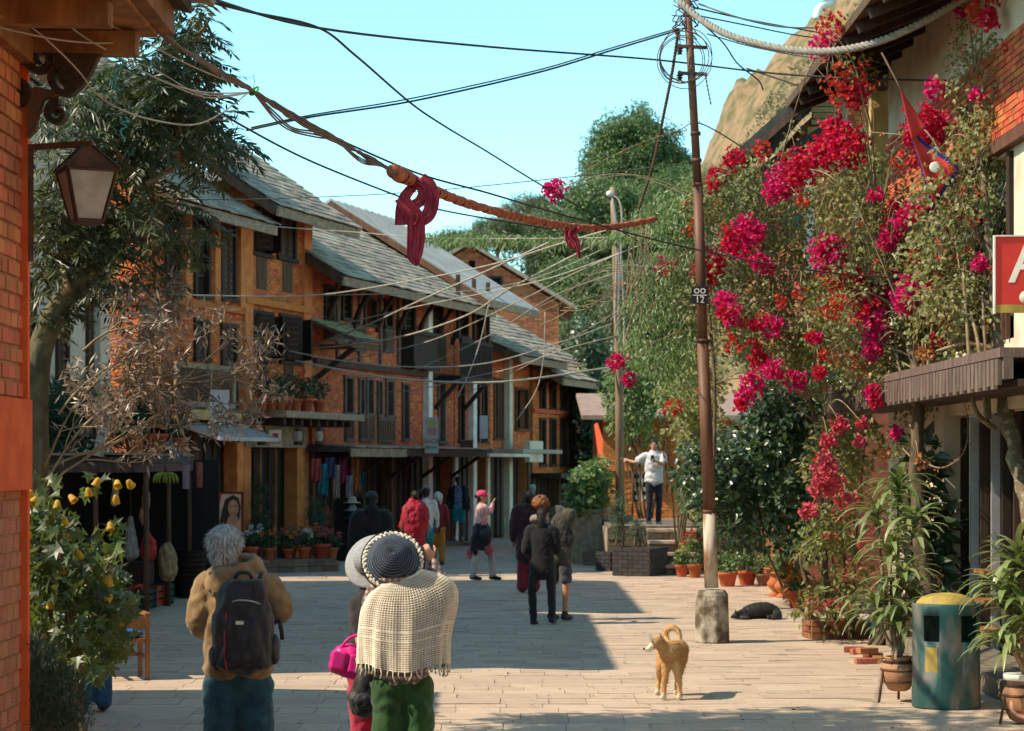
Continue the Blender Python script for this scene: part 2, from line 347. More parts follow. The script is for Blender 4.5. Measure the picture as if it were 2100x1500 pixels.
def gable_roof(par, L, ev, ridge_in, ridge_h, over=.8, rake=.45, smat=None, limit=300, name='roof', thick=.09, slate=(.34,.24), tin=False, both=True, y0=0.0):
    """street-side slope from the eave (y=y0-over) up to the ridge (y=ridge_in); slates laid in courses"""
    smat = smat or M['slate']; x0, x1 = -rake, L+rake
    pit = math.atan2(ridge_h-ev, ridge_in-y0); ey = y0-over; ez = ev-math.tan(pit)*over
    S = math.hypot(ridge_in-ey, ridge_h-ez)
    mb = MB(); pr = [(ey, ez-thick), (ey, ez), (ridge_in, ridge_h), (2*ridge_in-ey, ez), (2*ridge_in-ey, ez-thick), (ridge_in, ridge_h-thick)]
    mb.prism(pr, x0, x1, 'x')
    ro = mb.build(name, M['tin'] if tin else M['slate_base'], par)
    solid('eave_board', M['timber_pale'], ro, (x0-.01, x1+.01, ey-.03, ey+.03, ez-thick-.12, ez-.02))
    k = MB(); n = int((x1-x0)/.38)
    for i in range(n+1):
        x = x0+.1+(x1-x0-.2)*i/n; k.beam((x, ey+.05, ez-thick-.06), (x, y0+.15, ev-thick-.06+.15*math.tan(pit)), .07, .09)
    k.build('rafter_tails', M['wood_dark'], ro)['kind'] = 'stuff'
    for x in (x0, x1):
        MB().beam((x, ey+.03, ez-thick-.03), (x, ridge_in, ridge_h-thick-.03), .06, .16).build('rake_board', M['wood_brown'], ro)
    if tin:
        k = MB(); n = int((x1-x0)/.5)
        for i in range(n+1):
            x = x0+(x1-x0)*i/n; k.beam((x, ey+.01, ez+.012), (x, ridge_in-.02, ridge_h+.012), .04, .03)
        k.build('roof_seams', M['tin'], ro)['kind'] = 'stuff'
        return ro
    cr = Vector((0, math.cos(pit), math.sin(pit))); nr = Vector((0, -math.sin(pit), math.cos(pit)))
    rows = []; sl, sw = slate[1], slate[0]; s = -.05; r = 0
    while s < S:
        x = x0-random.uniform(0, sw)
        while x < x1+.02:
            wd = sw*random.uniform(.7, 1.35); a, b = max(x, x0-.03), min(x+wd, x1+.05)
            if b-a > .06:
                ln = sl*1.45*random.uniform(.9, 1.12); th = random.uniform(.018, .034)
                rot = Matrix.Rotation(pit-R(4.5)+random.gauss(0, .012), 3, 'X') @ Matrix.Rotation(random.gauss(0, .02), 3, 'Z')
                c = Vector((0, ey, ez))+cr*(s+ln/2-random.uniform(0, .05))+nr*(.035+random.uniform(0, .012)); c.x = (a+b)/2
                rows.append((c.z+x*.05, boxM(c, (b-a-.008, ln, th), rot)))
            x += wd
        s += sl; r += 1
    rows.sort(key=lambda t: t[0])
    pieces(ro, 'slate', [t[1] for t in rows], smat, limit, 'upper_slates', .004)
    return ro
def strut(par, u, v0, v1, out=.62, m=None):
    pts = [(u, -.03, v0), (u, -.16, v0+(v1-v0)*.3), (u, -.30, v0+(v1-v0)*.55), (u, -out, v1)]
    MB().tube(catmull(pts, 3), [.05,.06,.07,.075,.06,.05,.055,.06,.06,.05], 6, ref=(1,0,0)).build('roof_strut', m or M['wood_dark'], par)
def house(name, label, z0px, z1px, top, bricks='brick', mortar='mortar', base=0.0, limit=300, y=0.0, extra=(), depth=5.0):
    """brick house on the row between two photo columns"""
    u0 = row_uv(z0px, 0)[0]; u1 = row_uv(z1px, 0)[0]; L = u1-u0
    h = thing(name, label, 'house', row_pt(u0), RROT)
    return h, u0, L
def loc(rects, u0): return [(a-u0, b-u0, c, d) for a, b, c, d in rects]
def body(h, L, H, ops, br, mo, base=2.35, limit=300, depth=5.0, skip=(), z0=0.0):
    w_ = wall_mesh(L, H, ops, z0=z0).build('wall', M[mo], h)
    pieces(w_, 'brick', brick_list(L, H, list(ops)+list(skip), z0=base), M[br], limit, 'brickwork')
    s = MB().box(0, .25, .02, depth, z0, H-.01).build('side_wall', M[mo], h)
    pieces(s, 'brick', [boxM((-.005, y+.1, v+.03), (.02, .2, .055)) for k, v in enumerate(np.arange(base, H-.1, .066)) for y in np.arange(.05+(.11 if k % 2 else 0), depth-.2, .215)], M[br], 0, 'side_brickwork')
    solid('far_wall', M[mo], h, (L-.25, L, .02, depth, z0, H-.012))
    solid('back_wall', M[mo], h, (.25, L-.25, depth-.25, depth, z0, H-.014))
    solid('floor_slab', M['wood_dark'], h, (.25, L-.25, .3, depth-.25, 2.3, 2.4), (.25, L-.25, .3, depth-.25, 4.7, 4.8))
    return w_
def shopfront(h, L, ops_dark, posts, zt=2.3, m='wood_black', inset=.25):
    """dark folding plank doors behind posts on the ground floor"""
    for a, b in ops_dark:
        d = solid('shop_door', M['unlit_interior'], h, (a, b, inset+.12, inset+.14, .0, zt))  # near-black backing stands in for the unlit shop behind the leaves
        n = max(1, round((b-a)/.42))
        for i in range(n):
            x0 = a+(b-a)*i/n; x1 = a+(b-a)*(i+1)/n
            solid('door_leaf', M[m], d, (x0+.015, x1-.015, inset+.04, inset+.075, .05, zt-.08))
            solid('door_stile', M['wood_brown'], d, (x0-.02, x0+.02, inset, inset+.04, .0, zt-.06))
    for x, ww, mm in posts:
        solid('post', M[mm], h, (x-ww/2, x+ww/2, -.03, inset+.02, 0, zt+.02))
# ---- house with the flower balcony (photo columns 500-632)
H1, u1_, L1 = house('brick_house', 'tall orange brick house with flower pots on its stone balcony slab', 500, 634, 8)
e1 = row_uv(632, 408)[1]; top1 = e1
w1 = loc([PR(516,553,425,520), PR(568,604,428,530), PR(517,556,645,737), PR(573,612,652,742)], u1_)
pan1 = loc([PR(526,546,524,594), PR(579,598,534,600), PR(527,547,745,782), PR(582,600,750,786)], u1_)
gtop = row_uv(560, 870)[1]
body(H1, L1, top1, w1+pan1+[(0, L1, -.5, gtop)], 'brick', 'mortar', base=gtop, limit=300)
for r, k in zip(w1, ('open', 'closed', 'open', 'open')): window(H1, r, k)
for r in pan1:
    p_ = solid('window_panel', M['wood_brown'], H1, (r[0], r[1], -.02, .03, r[2], r[3]))
solid('pilaster', M['orange_plaster'], H1, (L1-.42, L1+.02, -.07, .02, gtop, top1-.15)); solid('pilaster', M['orange_plaster'], H1, (-.05, .32, -.065, .02, gtop, top1-.15))
solid('string_course', M['brick'], H1, (-.06, L1+.06, -.10, .02, row_uv(560, 632)[1], row_uv(560, 618)[1]))
k = MB()
for i in range(8): k.box(L1*i/8+.03, L1*(i+1)/8-.06, -.085, .0, top1-.5, top1-.12)
k.build('dentil_band', M['orange_plaster'], H1)['kind'] = 'stuff'
gable_roof(H1, L1, top1+.02, 3.4, top1+2.3, over=.95, rake=.5, limit=300)
# ground floor: posts, lintel, dark door
a0, a1 = [x-u1_ for x in PR(512, 606, 0, 1)[:2]]
shopfront(H1, L1, [(a0, a1)], [(a0-.17, .34, 'orange_plaster'), (a1+.2, .36, 'orange_plaster')], zt=row_uv(560, 918)[1])
solid('lintel', M['timber_pale'], H1, (a0-.3, a1+.45, -.06, .25, row_uv(560, 918)[1], gtop-.02))
for s in (.33, .66): solid('door_mullion', M['wood_warm'], H1, (a0+(a1-a0)*s-.025, a0+(a1-a0)*s+.025, .10, .16, 0, row_uv(560, 918)[1]))
bz = row_uv(600, 862)[1]
solid('balcony_slab', M['timber_pale'], H1, (-.15, L1+.75, -1.0, .0, bz, bz+.14), bevel=.01)
k = MB()
for i in range(9): k.box(.05+i*.45, .17+i*.45, -.85, .0, bz-.14, bz-.005)
k.build('balcony_joists', M['wood_dark'], H1)['kind'] = 'stuff'
# ---- older brick part to its left (290-497) with a low wavy lower roof
H0, u0_, L0 = house('brick_house', 'weathered brick house with tall carved windows behind the silver twigs', 288, 499, 8)
t0 = row_uv(470, 412)[1]
w0 = loc([PR(398,427,440,606), PR(452,481,440,612), PR(338,368,440,600), PR(398,426,662,735), PR(453,483,672,900)], u0_)
g0 = row_uv(420, 880)[1]
body(H0, L0, t0, w0+[(0, L0, -.5, g0)], 'brick', 'mortar', base=g0, limit=120)
for r, k in zip(w0, ('lattice', 'closed', 'lattice', 'closed', 'closed')): window(H0, r, k)
solid('string_course', M['brick'], H0, (-.05, L0-.05, -.10, .02, row_uv(420, 634)[1], row_uv(420, 620)[1]))
for px in (440, 492, 380): 
    uu = row_uv(px, 0)[0]-u0_; solid('pilaster', M['orange_plaster'], H0, (uu-.12, uu+.12, -.08, .02, row_uv(px, 640)[1], t0-.05))
r_ = gable_roof(H0, L0-.3, t0, 1.3, t0+.75, over=.8, rake=.1, limit=120)
solid('attic_wall', M['brick_red'], H0, (.2, L0-.02, 1.2, 1.5, t0, t0+2.0))
pieces(H0.children[-1], 'brick', brick_list(L0-.1, t0+2.0, [], z0=t0+.6, y=1.2), M['brick'], 0, 'attic_brickwork')
r2 = gable_roof(H0, L0-.2, t0+2.0, 4.0, t0+3.6, over=.5, rake=.3, limit=0, name='upper_roof', y0=1.2)
r_ = loc([PR(300,424,748,836)], u0_)[0]
bal = solid('balcony_frame', M['timber_pale'], H0, (r_[0], r_[1], -.62, -.55, r_[2], r_[2]+.1), (r_[0], r_[1], -.62, -.55, r_[3]-.1, r_[3]), (r_[0], r_[0]+.1, -.62, -.55, r_[2]+.1, r_[3]-.1), (r_[1]-.1, r_[1], -.62, -.55, r_[2]+.1, r_[3]-.1), (r_[0]+1.4, r_[0]+1.46, -.63, -.56, r_[2]+.1, r_[3]-.1))
n = 30
for i in range(n):
    x = r_[0]+.12+(r_[1]-r_[0]-.26)*i/n; solid('baluster', M['wood_brown'], bal, (x, x+.045, -.61, -.58, r_[2]+.1, r_[3]-.1))
solid('balcony_floor', M['wood_dark'], H0, (r_[0], r_[1], -.64, 0, r_[2]-.12, r_[2]-.01))
q = loc([PR(302,432,840,862)], u0_)[0]; solid('painted_fascia', M['yellow_plaster'], H0, (q[0], q[1], -.66, -.5, q[2], q[3]-.02))
shopfront(H0, L0, [(.3, L0-.4)], [(.15, .25, 'wood_brown'), (L0-.2, .3, 'orange_plaster'), (L0*.5, .2, 'wood_brown')], zt=g0)
q = loc([PR(400,548,884,900,.8)], u0_)[0]
MB().prism([(-1.3, q[2]-.05), (-1.3, q[2]+.02), (.02, q[3]+.3), (.02, q[3]+.22)], q[0], q[1]-.6, 'x').build('tin_awning', M['tin'], H0)
# ---- house with the carved struts (635-937)
H2, u2_, L2 = house('timber_and_brick_house', 'long slate roofed house with carved eave struts and grey window panels', 640, 930, 8)
e2 = row_uv(717, 560)[1]-.1; t2 = e2+.35
w2 = loc([PR(664,683,592,657), PR(700,718,598,653), PR(746,770,618,665), PR(787,803,620,670), PR(826,848,622,684),
          PR(705,722,777,846), PR(735,745,780,848), PR(750,763,780,848), PR(773,781,784,850), PR(790,805,784,852), PR(824,836,790,900), PR(897,911,778,905), PR(884,906,628,686)], u2_)
p2 = loc([PR(664,718,662,702), PR(724,747,668,722), PR(785,804,674,724), PR(883,911,688,747), PR(705,722,852,906), PR(735,764,852,906), PR(773,806,856,908)], u2_)
g2 = row_uv(780, 925)[1]
body(H2, L2, t2, w2+[(0, L2, -.5, g2)], 'brick_red', 'mortar', base=g2, limit=200, skip=p2)
for r, k in zip(w2, ('lattice','lattice','dark','dark','lattice','dark','dark','dark','dark','dark','dark','dark','lattice')): window(H2, r, k, M['wood_grey'] if r[2] < 4.6 else M['wood_dark'], False)
for r in p2:
    pn = solid('carved_panel', M['wood_grey'], H2, (r[0], r[1], -.07, .0, r[2], r[3]))
    n = max(2, int((r[1]-r[0])/.16))
    for i in range(n):
        a = r[0]+.04+(r[1]-r[0]-.06)*i/n; solid('carved_boss', M['wood_brown'], pn, (a, a+.1, -.085, -.07, r[2]+.08, r[3]-.08))
q = loc([PR(822,872,690,748)], u2_)[0]
solid('bay_window', M['wood_dark'], H2, (q[0], q[1], -.34, .0, q[2], q[3]), (q[0]-.08, q[1]+.08, -.40, .0, q[3]+.003, q[3]+.1), (q[0]-.05, q[1]+.05, -.38, .0, q[2]-.13, q[2]-.003))
solid('string_course', M['wood_brown'], H2, (-.05, L2+.05, -.13, .0, row_uv(780, 764)[1], row_uv(780, 752)[1]))
for px in (668, 722, 770, 812, 853, 893, 925):
    uu = row_uv(px, 0)[0]-u2_; strut(H2, uu, t2-1.5, e2-.02, .7)
for px in (690, 735, 778, 815, 874):
    uu = row_uv(px, 0)[0]-u2_; solid('timber_column', M['wood_grey'], H2, (uu-.07, uu+.07, -.06, .0, row_uv(px, 748)[1], t2-.1))
gable_roof(H2, L2, t2, 3.6, t2+2.15, over=.95, rake=.55, limit=300, slate=(.42,.26))
for px, m_ in ((871, 'white_paint'), (963, 'white_paint')):
    uu = row_uv(px, 0)[0]-u2_; ww = .30
    solid('plaster_column', M[m_], H2, (uu-ww/2, uu+ww/2, -.16, .0, 0, row_uv(px, 612 if px < 900 else 700)[1]))
n2 = [(.1, 2.2), (2.4, 4.9), (5.0, L2-.1)]
shopfront(H2, L2, n2, [(.05,.2,'wood_brown'), (2.3,.2,'wood_brown'), (4.95,.16,'wood_brown'), (L2-.1,.2,'wood_brown')], zt=g2)
lz = row_uv(780, 932, .9)[1]
solid('ledge_roof', M['slate_base'], H2, (-.3, L2+.2, -1.0, .0, lz+.05, lz+.16))
pieces(H2.children[-1], 'slate', [boxM((-.2+i*.42+.2, -.55+random.uniform(-.03,.03), lz+.185+random.uniform(0,.01)), (.40, 1.0, .03), Euler((R(3),0,0)).to_matrix()) for i in range(int((L2+.4)/.42))], M['slate'], 300)
solid('ledge_board', M['timber_pale'], H2, (-.3, 3.2, -1.03, -1.003, lz-.06, lz+.12)); solid('ledge_board', M['wood_dark'], H2, (3.2, L2+.2, -1.03, -1.003, lz-.04, lz+.1))
for i in range(5):
    x = i*(L2-.4)/4+.2; MB().beam((x, -.02, lz-.55), (x, -.85, lz+.03), .08, .08).build('ledge_bracket', M['wood_dark'], H2)
# mossy little porch roof between the two houses
pr_ = thing('porch_roof', 'small mossy slate porch roof between the balcony house and the strut house', 'roof', row_pt(row_uv(634, 0)[0]), RROT)
za, zb = row_uv(650, 668)[1], row_uv(690, 704)[1]
pb = MB().prism([(-1.1, zb-.06), (-1.1, zb), (.3, za+.25), (.3, za+.17)], -.1, 1.5, 'x').build('roof_base', M['slate_base'], pr_)
pitp = math.atan2(za+.25-zb, 1.4); pieces(pb, 'slate', [boxM((.0+c*.27+random.uniform(-.03,.03), -1.05+r*.19+.1, zb+.035+math.tan(pitp)*(r*.19+.1)), (.26, .27, .025), Matrix.Rotation(pitp-R(5), 3, 'X')) for r in range(7) for c in range(6)], M['slate_mossy'], 300)
solid('porch_beam', M['wood_brown'], pr_, (-.1, 1.5, -1.05, -.95, zb-.2, zb-.07), (.6, .7, -.95, .28, zb-.19, zb-.08))
MB().beam((.2, -.95, zb-.2), (.2, .0, zb-.9), .1, .1).build('porch_strut', M['wood_dark'], pr_)
# ---- dark balcony house with tin roof (937-1005)
H3, u3_, L3 = house('balcony_house', 'narrow house with a grey tin roof and black timber balcony', 932, 1003, 8)
t3 = row_uv(985, 612)[1]+.35
w3 = loc([PR(940,958,620,690), PR(970,990,640,700), PR(972,981,790,905), PR(988,997,792,905), PR(940,950,790,905)], u3_); g3 = row_uv(970, 925)[1]
body(H3, L3, t3, w3+[(0, L3, -.5, g3)], 'brick_red', 'mortar', base=g3, limit=0)
for r in w3: window(H3, r, 'dark')
gable_roof(H3, L3+.6, t3+.1, 3.3, t3+2.15, over=1.1, rake=.5, tin=True)
q = loc([PR(934,998,700,800,.6)], u3_)[0]
bl = solid('balcony', M['wood_black'], H3, (q[0], q[1], -.75, .0, q[2]+.2, q[2]+.32), (q[0], q[1], -.78, -.7, q[3]-.1, q[3]))
for i in range(16):
    x = q[0]+(q[1]-q[0]-.07)*i/15; solid('baluster', M['wood_black'], bl, (x, x+.07, -.76, -.72, q[2]+.32, q[3]-.1))
for x in (q[0], (q[0]+q[1])/2, q[1]-.1): solid('balcony_post', M['wood_dark'], bl, (x, x+.09, -.70, -.61, q[3], t3-.05))
for x in (q[0]+.1, q[1]-.2): MB().beam((x, -.02, q[2]-.5), (x, -.65, q[2]+.2), .1, .1).build('balcony_strut', M['wood_dark'], H3)
solid('awning', M['cream'], H3, (-.4, L3+.3, -1.1, 0, row_uv(970, 937, .9)[1], row_uv(970, 937, .9)[1]+.09), bevel=.01)
shopfront(H3, L3, [(.2, L3-.2)], [(.1,.25,'white_paint'), (L3-.1,.22,'cream')], zt=g3)
# ---- low house (1003-1088) and the end house (1088-1197)
H4, u4_, L4 = house('brick_house', 'low brick house with slim dark windows and a cream gatepost', 1004, 1086, 8)
t4 = row_uv(1060, 706)[1]-.05
w4 = loc([PR(1012,1019,778,900), PR(1024,1030,780,900), PR(1056,1082,800,880)], u4_); g4 = row_uv(1040, 925)[1]
body(H4, L4, t4, w4+[(0, L4, -.5, g4)], 'brick', 'mortar', base=g4, limit=0)
for r in w4: window(H4, r, 'dark', M['wood_brown'])
gable_roof(H4, L4, t4, 3.0, t4+1.25, over=1.0, rake=.4, limit=40, slate=(.5,.33))
uu = row_uv(1036, 0)[0]-u4_; solid('plaster_column', M['cream'], H4, (uu-.15, uu+.15, -.18, .0, 0, row_uv(1036, 712)[1]))
shopfront(H4, L4, [(.2, L4-.2)], [(.1,.25,'wood_brown'), (L4-.1,.25,'wood_brown')], zt=g4)
q = row_uv(1040, 930, .8)[1]; solid('ledge_roof', M['slate'], H4, (-.1, L4, -1.0, .0, q, q+.12), bevel=.02)
q = loc([PR(1058,1086,905,948,.5)], u4_)[0]; solid('cream_sign_wall', M['cream'], H4, (q[0], q[1], -.9, -.75, q[2], q[3]))
H5, u5_, L5 = house('brick_house', 'end brick house with rows of slim paired dark windows', 1092, 1197, 8)
t5 = row_uv(1150, 745)[1]
w5 = loc([PR(c-5, c+6, 782, 838) for c in (1111, 1132, 1153, 1172)]+[PR(c-5, c+6, 862, 953) for c in (1111, 1132, 1153, 1172)], u5_); g5 = row_uv(1140, 972)[1]
body(H5, L5, t5, w5+[(0, L5, -.5, g5)], 'brick', 'mortar', base=g5, limit=0)
for r in w5: window(H5, r, 'dark', M['wood_dark'])
solid('string_course', M['brick_red'], H5, (-.05, L5+.05, -.09, .0, row_uv(1140, 850)[1], row_uv(1140, 842)[1]))
gable_roof(H5, L5+.2, t5, 4.2, t5+2.3, over=1.1, rake=.6, limit=60, smat=M['slate'], slate=(.5,.33))
for c in (1102, 1125, 1150, 1175, 1192):
    uu = row_uv(c, 0)[0]-u5_; strut(H5, uu, t5-.9, t5-.45, .8)
shopfront(H5, L5, [(.2, L5-.2)], [(.1,.25,'wood_brown'), (L5*.5,.2,'wood_brown'), (L5-.1,.25,'wood_brown')], zt=g5)
solid('ledge_roof', M['wood_dark'], H5, (-.1, L5, -.9, .0, g5-.12, g5+.03))
# ---- gabled brick house up behind the row
D = 84.0
GH = thing('gabled_house', 'plain brick gable rising behind the tin roof, below the forest', 'house', (0, 0, 0))
ap = P(962, 502, D); lf = P(820, 590, D); rt = P(1172, 634, D)
gb = MB().prism([(lf.x+.3, 0), (lf.x+.3, lf.z+.15), (ap.x, ap.z-.1), (rt.x-.5, rt.z+.22), (rt.x-.5, 0)], D, D+7).build('gable_wall', M['mortar'], GH)
br = []
for r_i, v in enumerate(np.arange(rt.z-1.2, ap.z-.2, .085)):
    xl = lf.x+.35+max(0, (v-lf.z-.1))/(ap.z-lf.z-.2)*(ap.x-lf.x-.3); xr_ = rt.x-.55-max(0, v-rt.z-.2)/(ap.z-rt.z-.3)*(rt.x-ap.x-.5)
    for x in np.arange(xl+(.15 if r_i % 2 else 0), xr_-.2, .3): br.append(boxM((x+.14, D-.005, v+.035), (.28, .03, .07)))
pieces(gb, 'brick', br, M['brick_brown'], 0, 'brickwork')
for a, b in ((lf, ap), (ap, rt)):
    MB().prism([(a.x-.1, a.z-.02), (b.x, b.z-.02), (b.x, b.z+.14), (a.x-.1, a.z+.14)] if a is lf else [(a.x, a.z-.02), (b.x+.1, b.z-.02), (b.x+.1, b.z+.14), (a.x, a.z+.14)], D-.5, D+7.5).build('roof_slope', M['slate'], GH)
q = P(1012, 582, D); wz = solid('window', M['wood_dark'], GH, (q.x-.35, q.x+.35, D-.06, D-.02, q.z-.35, q.z+.3)); solid('pane', M['unlit_interior'], wz, (q.x-.27, q.x+.27, D-.075, D-.062, q.z-.28, q.z+.22))
q = P(968, 545, D); solid('vent', M['unlit_interior'], GH, (q.x-.12, q.x+.12, D-.03, D-.018, q.z-.2, q.z+.2))
# ---- buildings on the left hidden behind the tree: they shade the street
def plain_house(name, label, x, ya, yb, ev, rg, ridge_in, sm):
    h = thing(name, label, 'house', (x, ya, 0), R(90)); L = yb-ya
    ops = [(L*(.12+.3*i), L*(.12+.3*i)+.75, 3.2, 4.6) for i in range(3)]
    wl = wall_mesh(L, ev, ops).build('wall', M['mortar_pale'] if sm == 'brick' else M[sm], h)
    if sm == 'brick': pieces(wl, 'brick', brick_list(L, ev, ops, z0=0), M['brick'], 0, 'brickwork')
    for o_ in ops: window(h, o_, 'closed')
    solid('end_wall', M['mortar'], h, (0, .25, .02, 2*ridge_in-.1, 0, ev-.01)); solid('end_wall', M['mortar'], h, (L-.25, L, .02, 2*ridge_in-.1, 0, ev-.01))
    MB().prism([(.05, ev-.02), (ridge_in, rg-.12), (2*ridge_in-.05, ev-.02)], .02, .2, 'x').build('gable', M['mortar'], h)
    MB().prism([(.05, ev-.02), (ridge_in, rg-.12), (2*ridge_in-.05, ev-.02)], L-.2, L-.02, 'x').build('gable', M['mortar'], h)
    gable_roof(h, L, ev+.02, ridge_in, rg, over=.7, rake=.3, limit=0)
    return h
plain_house('brick_house', 'brick house with a slate roof hidden behind the broad leafy tree', -6.4, 20.3, 27.6, 7.0, 8.6, 2.8, 'brick')
HA = plain_house('plaster_house', 'cream plastered shop house behind the bare silver twigs', -6.7, 28.2, 35.6, 8.1, 9.9, 3.0, 'cream')
plain_house('brick_house', 'unseen low brick outhouse added to shade the street behind the orange corner wall', -5.4, 13.6, 18.2, 4.2, 5.2, 2.2, 'brick')  # unseen outhouse added so its shadow falls across the near street

# unseen houses added along the right: their sunlit fronts bounce warm light inwards
def unseen_side_house(label, x, ya, yb, ev, m):
    h = thing('plaster_house' if m != 'brick' else 'brick_house', label, 'house', (x, yb, 0), R(-90)); L = yb-ya
    ops = [(L*(.1+.3*i), L*(.1+.3*i)+.8, z, z+1.4) for i in range(3) for z in (1.0, 3.4)]
    wall_mesh(L, ev, ops).build('wall', M[m], h)
    for o_ in ops: window(h, o_, 'closed')
    solid('end_wall', M[m], h, (0, .25, .02, 4, 0, ev-.01)); solid('end_wall', M[m], h, (L-.25, L, .02, 4, 0, ev-.01)); gable_roof(h, L, ev+.02, 2.2, ev+1.3, over=.4, rake=.2, limit=0)
unseen_side_house('unseen cream plastered house added for bounced light beside the right edge dracaena', 5.1, 7.5, 16.8, 5.6, 'cream')
unseen_side_house('unseen orange plastered house added for bounced light next to the cream plastered house', 5.0, -3, 7.2, 5.8, 'orange_plaster')
unseen_side_house('unseen cream house added for bounced light two doors from the shop house', 5.1, -14, -3.3, 5.4, 'cream')
# ------------------------------------------------------------------ orange corner house on the left, close by
NX, NY = -2.385, 10.5                                  # its corner on the street
NHs = thing('corner_house', 'orange brick corner house with red plaster base and carved eave brackets', 'house', (NX, NY, 0))
nw = solid('wall', M['mortar_pale'], NHs, (-3, -.03, -7, -.05, 0, 4.47))
rows = []
for r, v in enumerate(np.arange(2.42, 4.02, .083)):
    for y in np.arange(-2.6+(.06 if r % 2 else 0), -.14, .122):
        rows.append((-y, boxM((-.028+random.uniform(-.003,.003), y+.06, v+.036), (.03, .108, .064), Euler((0,0,random.gauss(0,.02))).to_matrix())))
low = []
for r, v in enumerate(np.arange(.02, 1.98, .083)):
    for y in np.arange(-2.4+(.06 if r % 2 else 0), -.10, .122):
        low.append((-y, boxM((-.033+random.uniform(-.004,.001), y+.06, v+.036), (.03, .112, .072))))
rows.sort(key=lambda t: t[0])
pieces(nw, 'brick', [t[1] for t in rows], mat('brick_bounce_lit', (.70,.27,.12), (.54,.14,.05), var=.22, scale=22, bump=.5, bscale=50), 300, 'brickwork')  # brick colour raised to stand in for light bounced onto this wall
solid('corner_strip', M['red_plaster'], NHs, (-.35, .012, -.05, .0, 0, 4.47))
solid('red_plaster_panel', M['red_plaster'], NHs, (-.30, .022, -2.4, .01, 1.97, 2.41))
M['peeling'] = mat('peeling', (.50,.17,.075), (.72,.62,.52), var=.15, scale=16, detail=9, rough=.9, bump=.6, bscale=30, contrast=(.56,.62))
low.sort(key=lambda t: t[0]); pieces(nw, 'painted_brick', [t[1] for t in low], M['peeling'], 300, 'painted_brickwork')
# eave: beams, planks, tip
solid('wall_plate', M['wood_warm'], NHs, (-.4, .05, -6, .14, 4.050, 4.200))
k = P(330, 75, 10.6)-Vector((NX, NY, 0))
ev = thing_ = None
solid('eave_plank', M['wood_warm'], NHs, (-.6, .62, -6, .13, 4.220, 4.280)); solid('eave_plank', M['wood_dark'], NHs, (-.6, .60, -6.020, .09, 4.285, 4.320))
MB().beam((.66, -6, 4.340), (.66, .17, 4.320), .07, .16).build('fascia_board', M['wood_warm'], NHs)
for y in (-.05, -.75, -1.45, -2.2):
    MB().beam((-.3, y, 4.160), (.55, y, 4.150), .12, .11).build('eave_joist', M['wood_warm'], NHs)
gr_ = MB().prism([(.78, 4.350), (.78, 4.410), (-3.0, 5.420), (-3.0, 5.340)], -6.2, .19).build('roof', M['slate_base'], NHs)
ptc = math.atan2(1.0, 3.78)
pieces(gr_, 'slate', [boxM((.72-i*.24*math.cos(ptc), -6.05+j*.34+random.uniform(-.05,.05), 4.450+i*.24*math.sin(ptc)), (.34, .32, .03), Matrix.Rotation(ptc-R(4), 3, 'Y')) for i in range(17) for j in range(19)], M['slate'], 300)
def scroll(cx, cz, r0, turns, a0, th, name, par, y0=-.10, y1=-.02, s=1):
    pts = []; n = int(turns*22)
    for i in range(n+1):
        t = i/n; a = a0+s*t*turns*2*math.pi; r = r0*(1-t*.86); pts.append((cx+r*math.cos(a), cz+r*math.sin(a)))
    mb = MB()
    for i in range(n):
        (x0, z0), (x1, z1) = pts[i], pts[i+1]; w0 = th*(1-.45*i/n)
        d = Vector((x1-x0, z1-z0)).normalized(); nn = Vector((-d.y, d.x))*w0/2; d2 = d*.002
        mb.add([(x0-nn.x-d2.x, y, z0-nn.y-d2.y) for y in (y0, y1)]+[(x0+nn.x, y, z0+nn.y) for y in (y0, y1)]+[(x1-nn.x, y, z1-nn.y) for y in (y0, y1)]+[(x1+nn.x, y, z1+nn.y) for y in (y0, y1)],
               [(0,2,6,4),(1,5,7,3),(0,4,5,1),(2,3,7,6),(0,1,3,2),(4,6,7,5)])
    return mb
def SQ(px, py): q = P(px, py, 10.45); return q.x-NX, q.z
br_ = None
for (px, py, r, tu, a0, th, s) in ((84,122,.085,1.6,R(60),.034,1), (140,165,.085,1.6,R(120),.034,1), (36,196,.07,1.3,R(100),.036,-1), (120,235,.06,1.3,R(80),.03,1)):
    x, z = SQ(px, py); scroll(x, z, r, tu, a0, th, 'scroll', NHs, s=s).build('bracket_scroll', M['wood_dark'], NHs)
pl = [SQ(*q) for q in ((60,105),(120,80),(235,80),(232,105),(205,118),(190,150),(172,180),(150,195),(135,185),(122,150),(105,98),(70,118))]
MB().prism(pl, -.09, -.03).build('eave_bracket', M['wood_dark'], NHs)
pl = [SQ(*q) for q in ((0,160),(12,145),(35,150),(42,165),(22,172),(14,200),(28,225),(30,262),(36,268),(36,285),(0,285))]
MB().prism(pl, -.10, -.02).build('lower_bracket', M['wood_dark'], NHs)
pl = [SQ(*q) for q in ((58,190),(75,180),(100,185),(125,190),(118,203),(92,205),(82,235),(75,270),(60,285))]
MB().prism(pl, -.085, -.035).build('bracket_tail', M['wood_brown'], NHs)
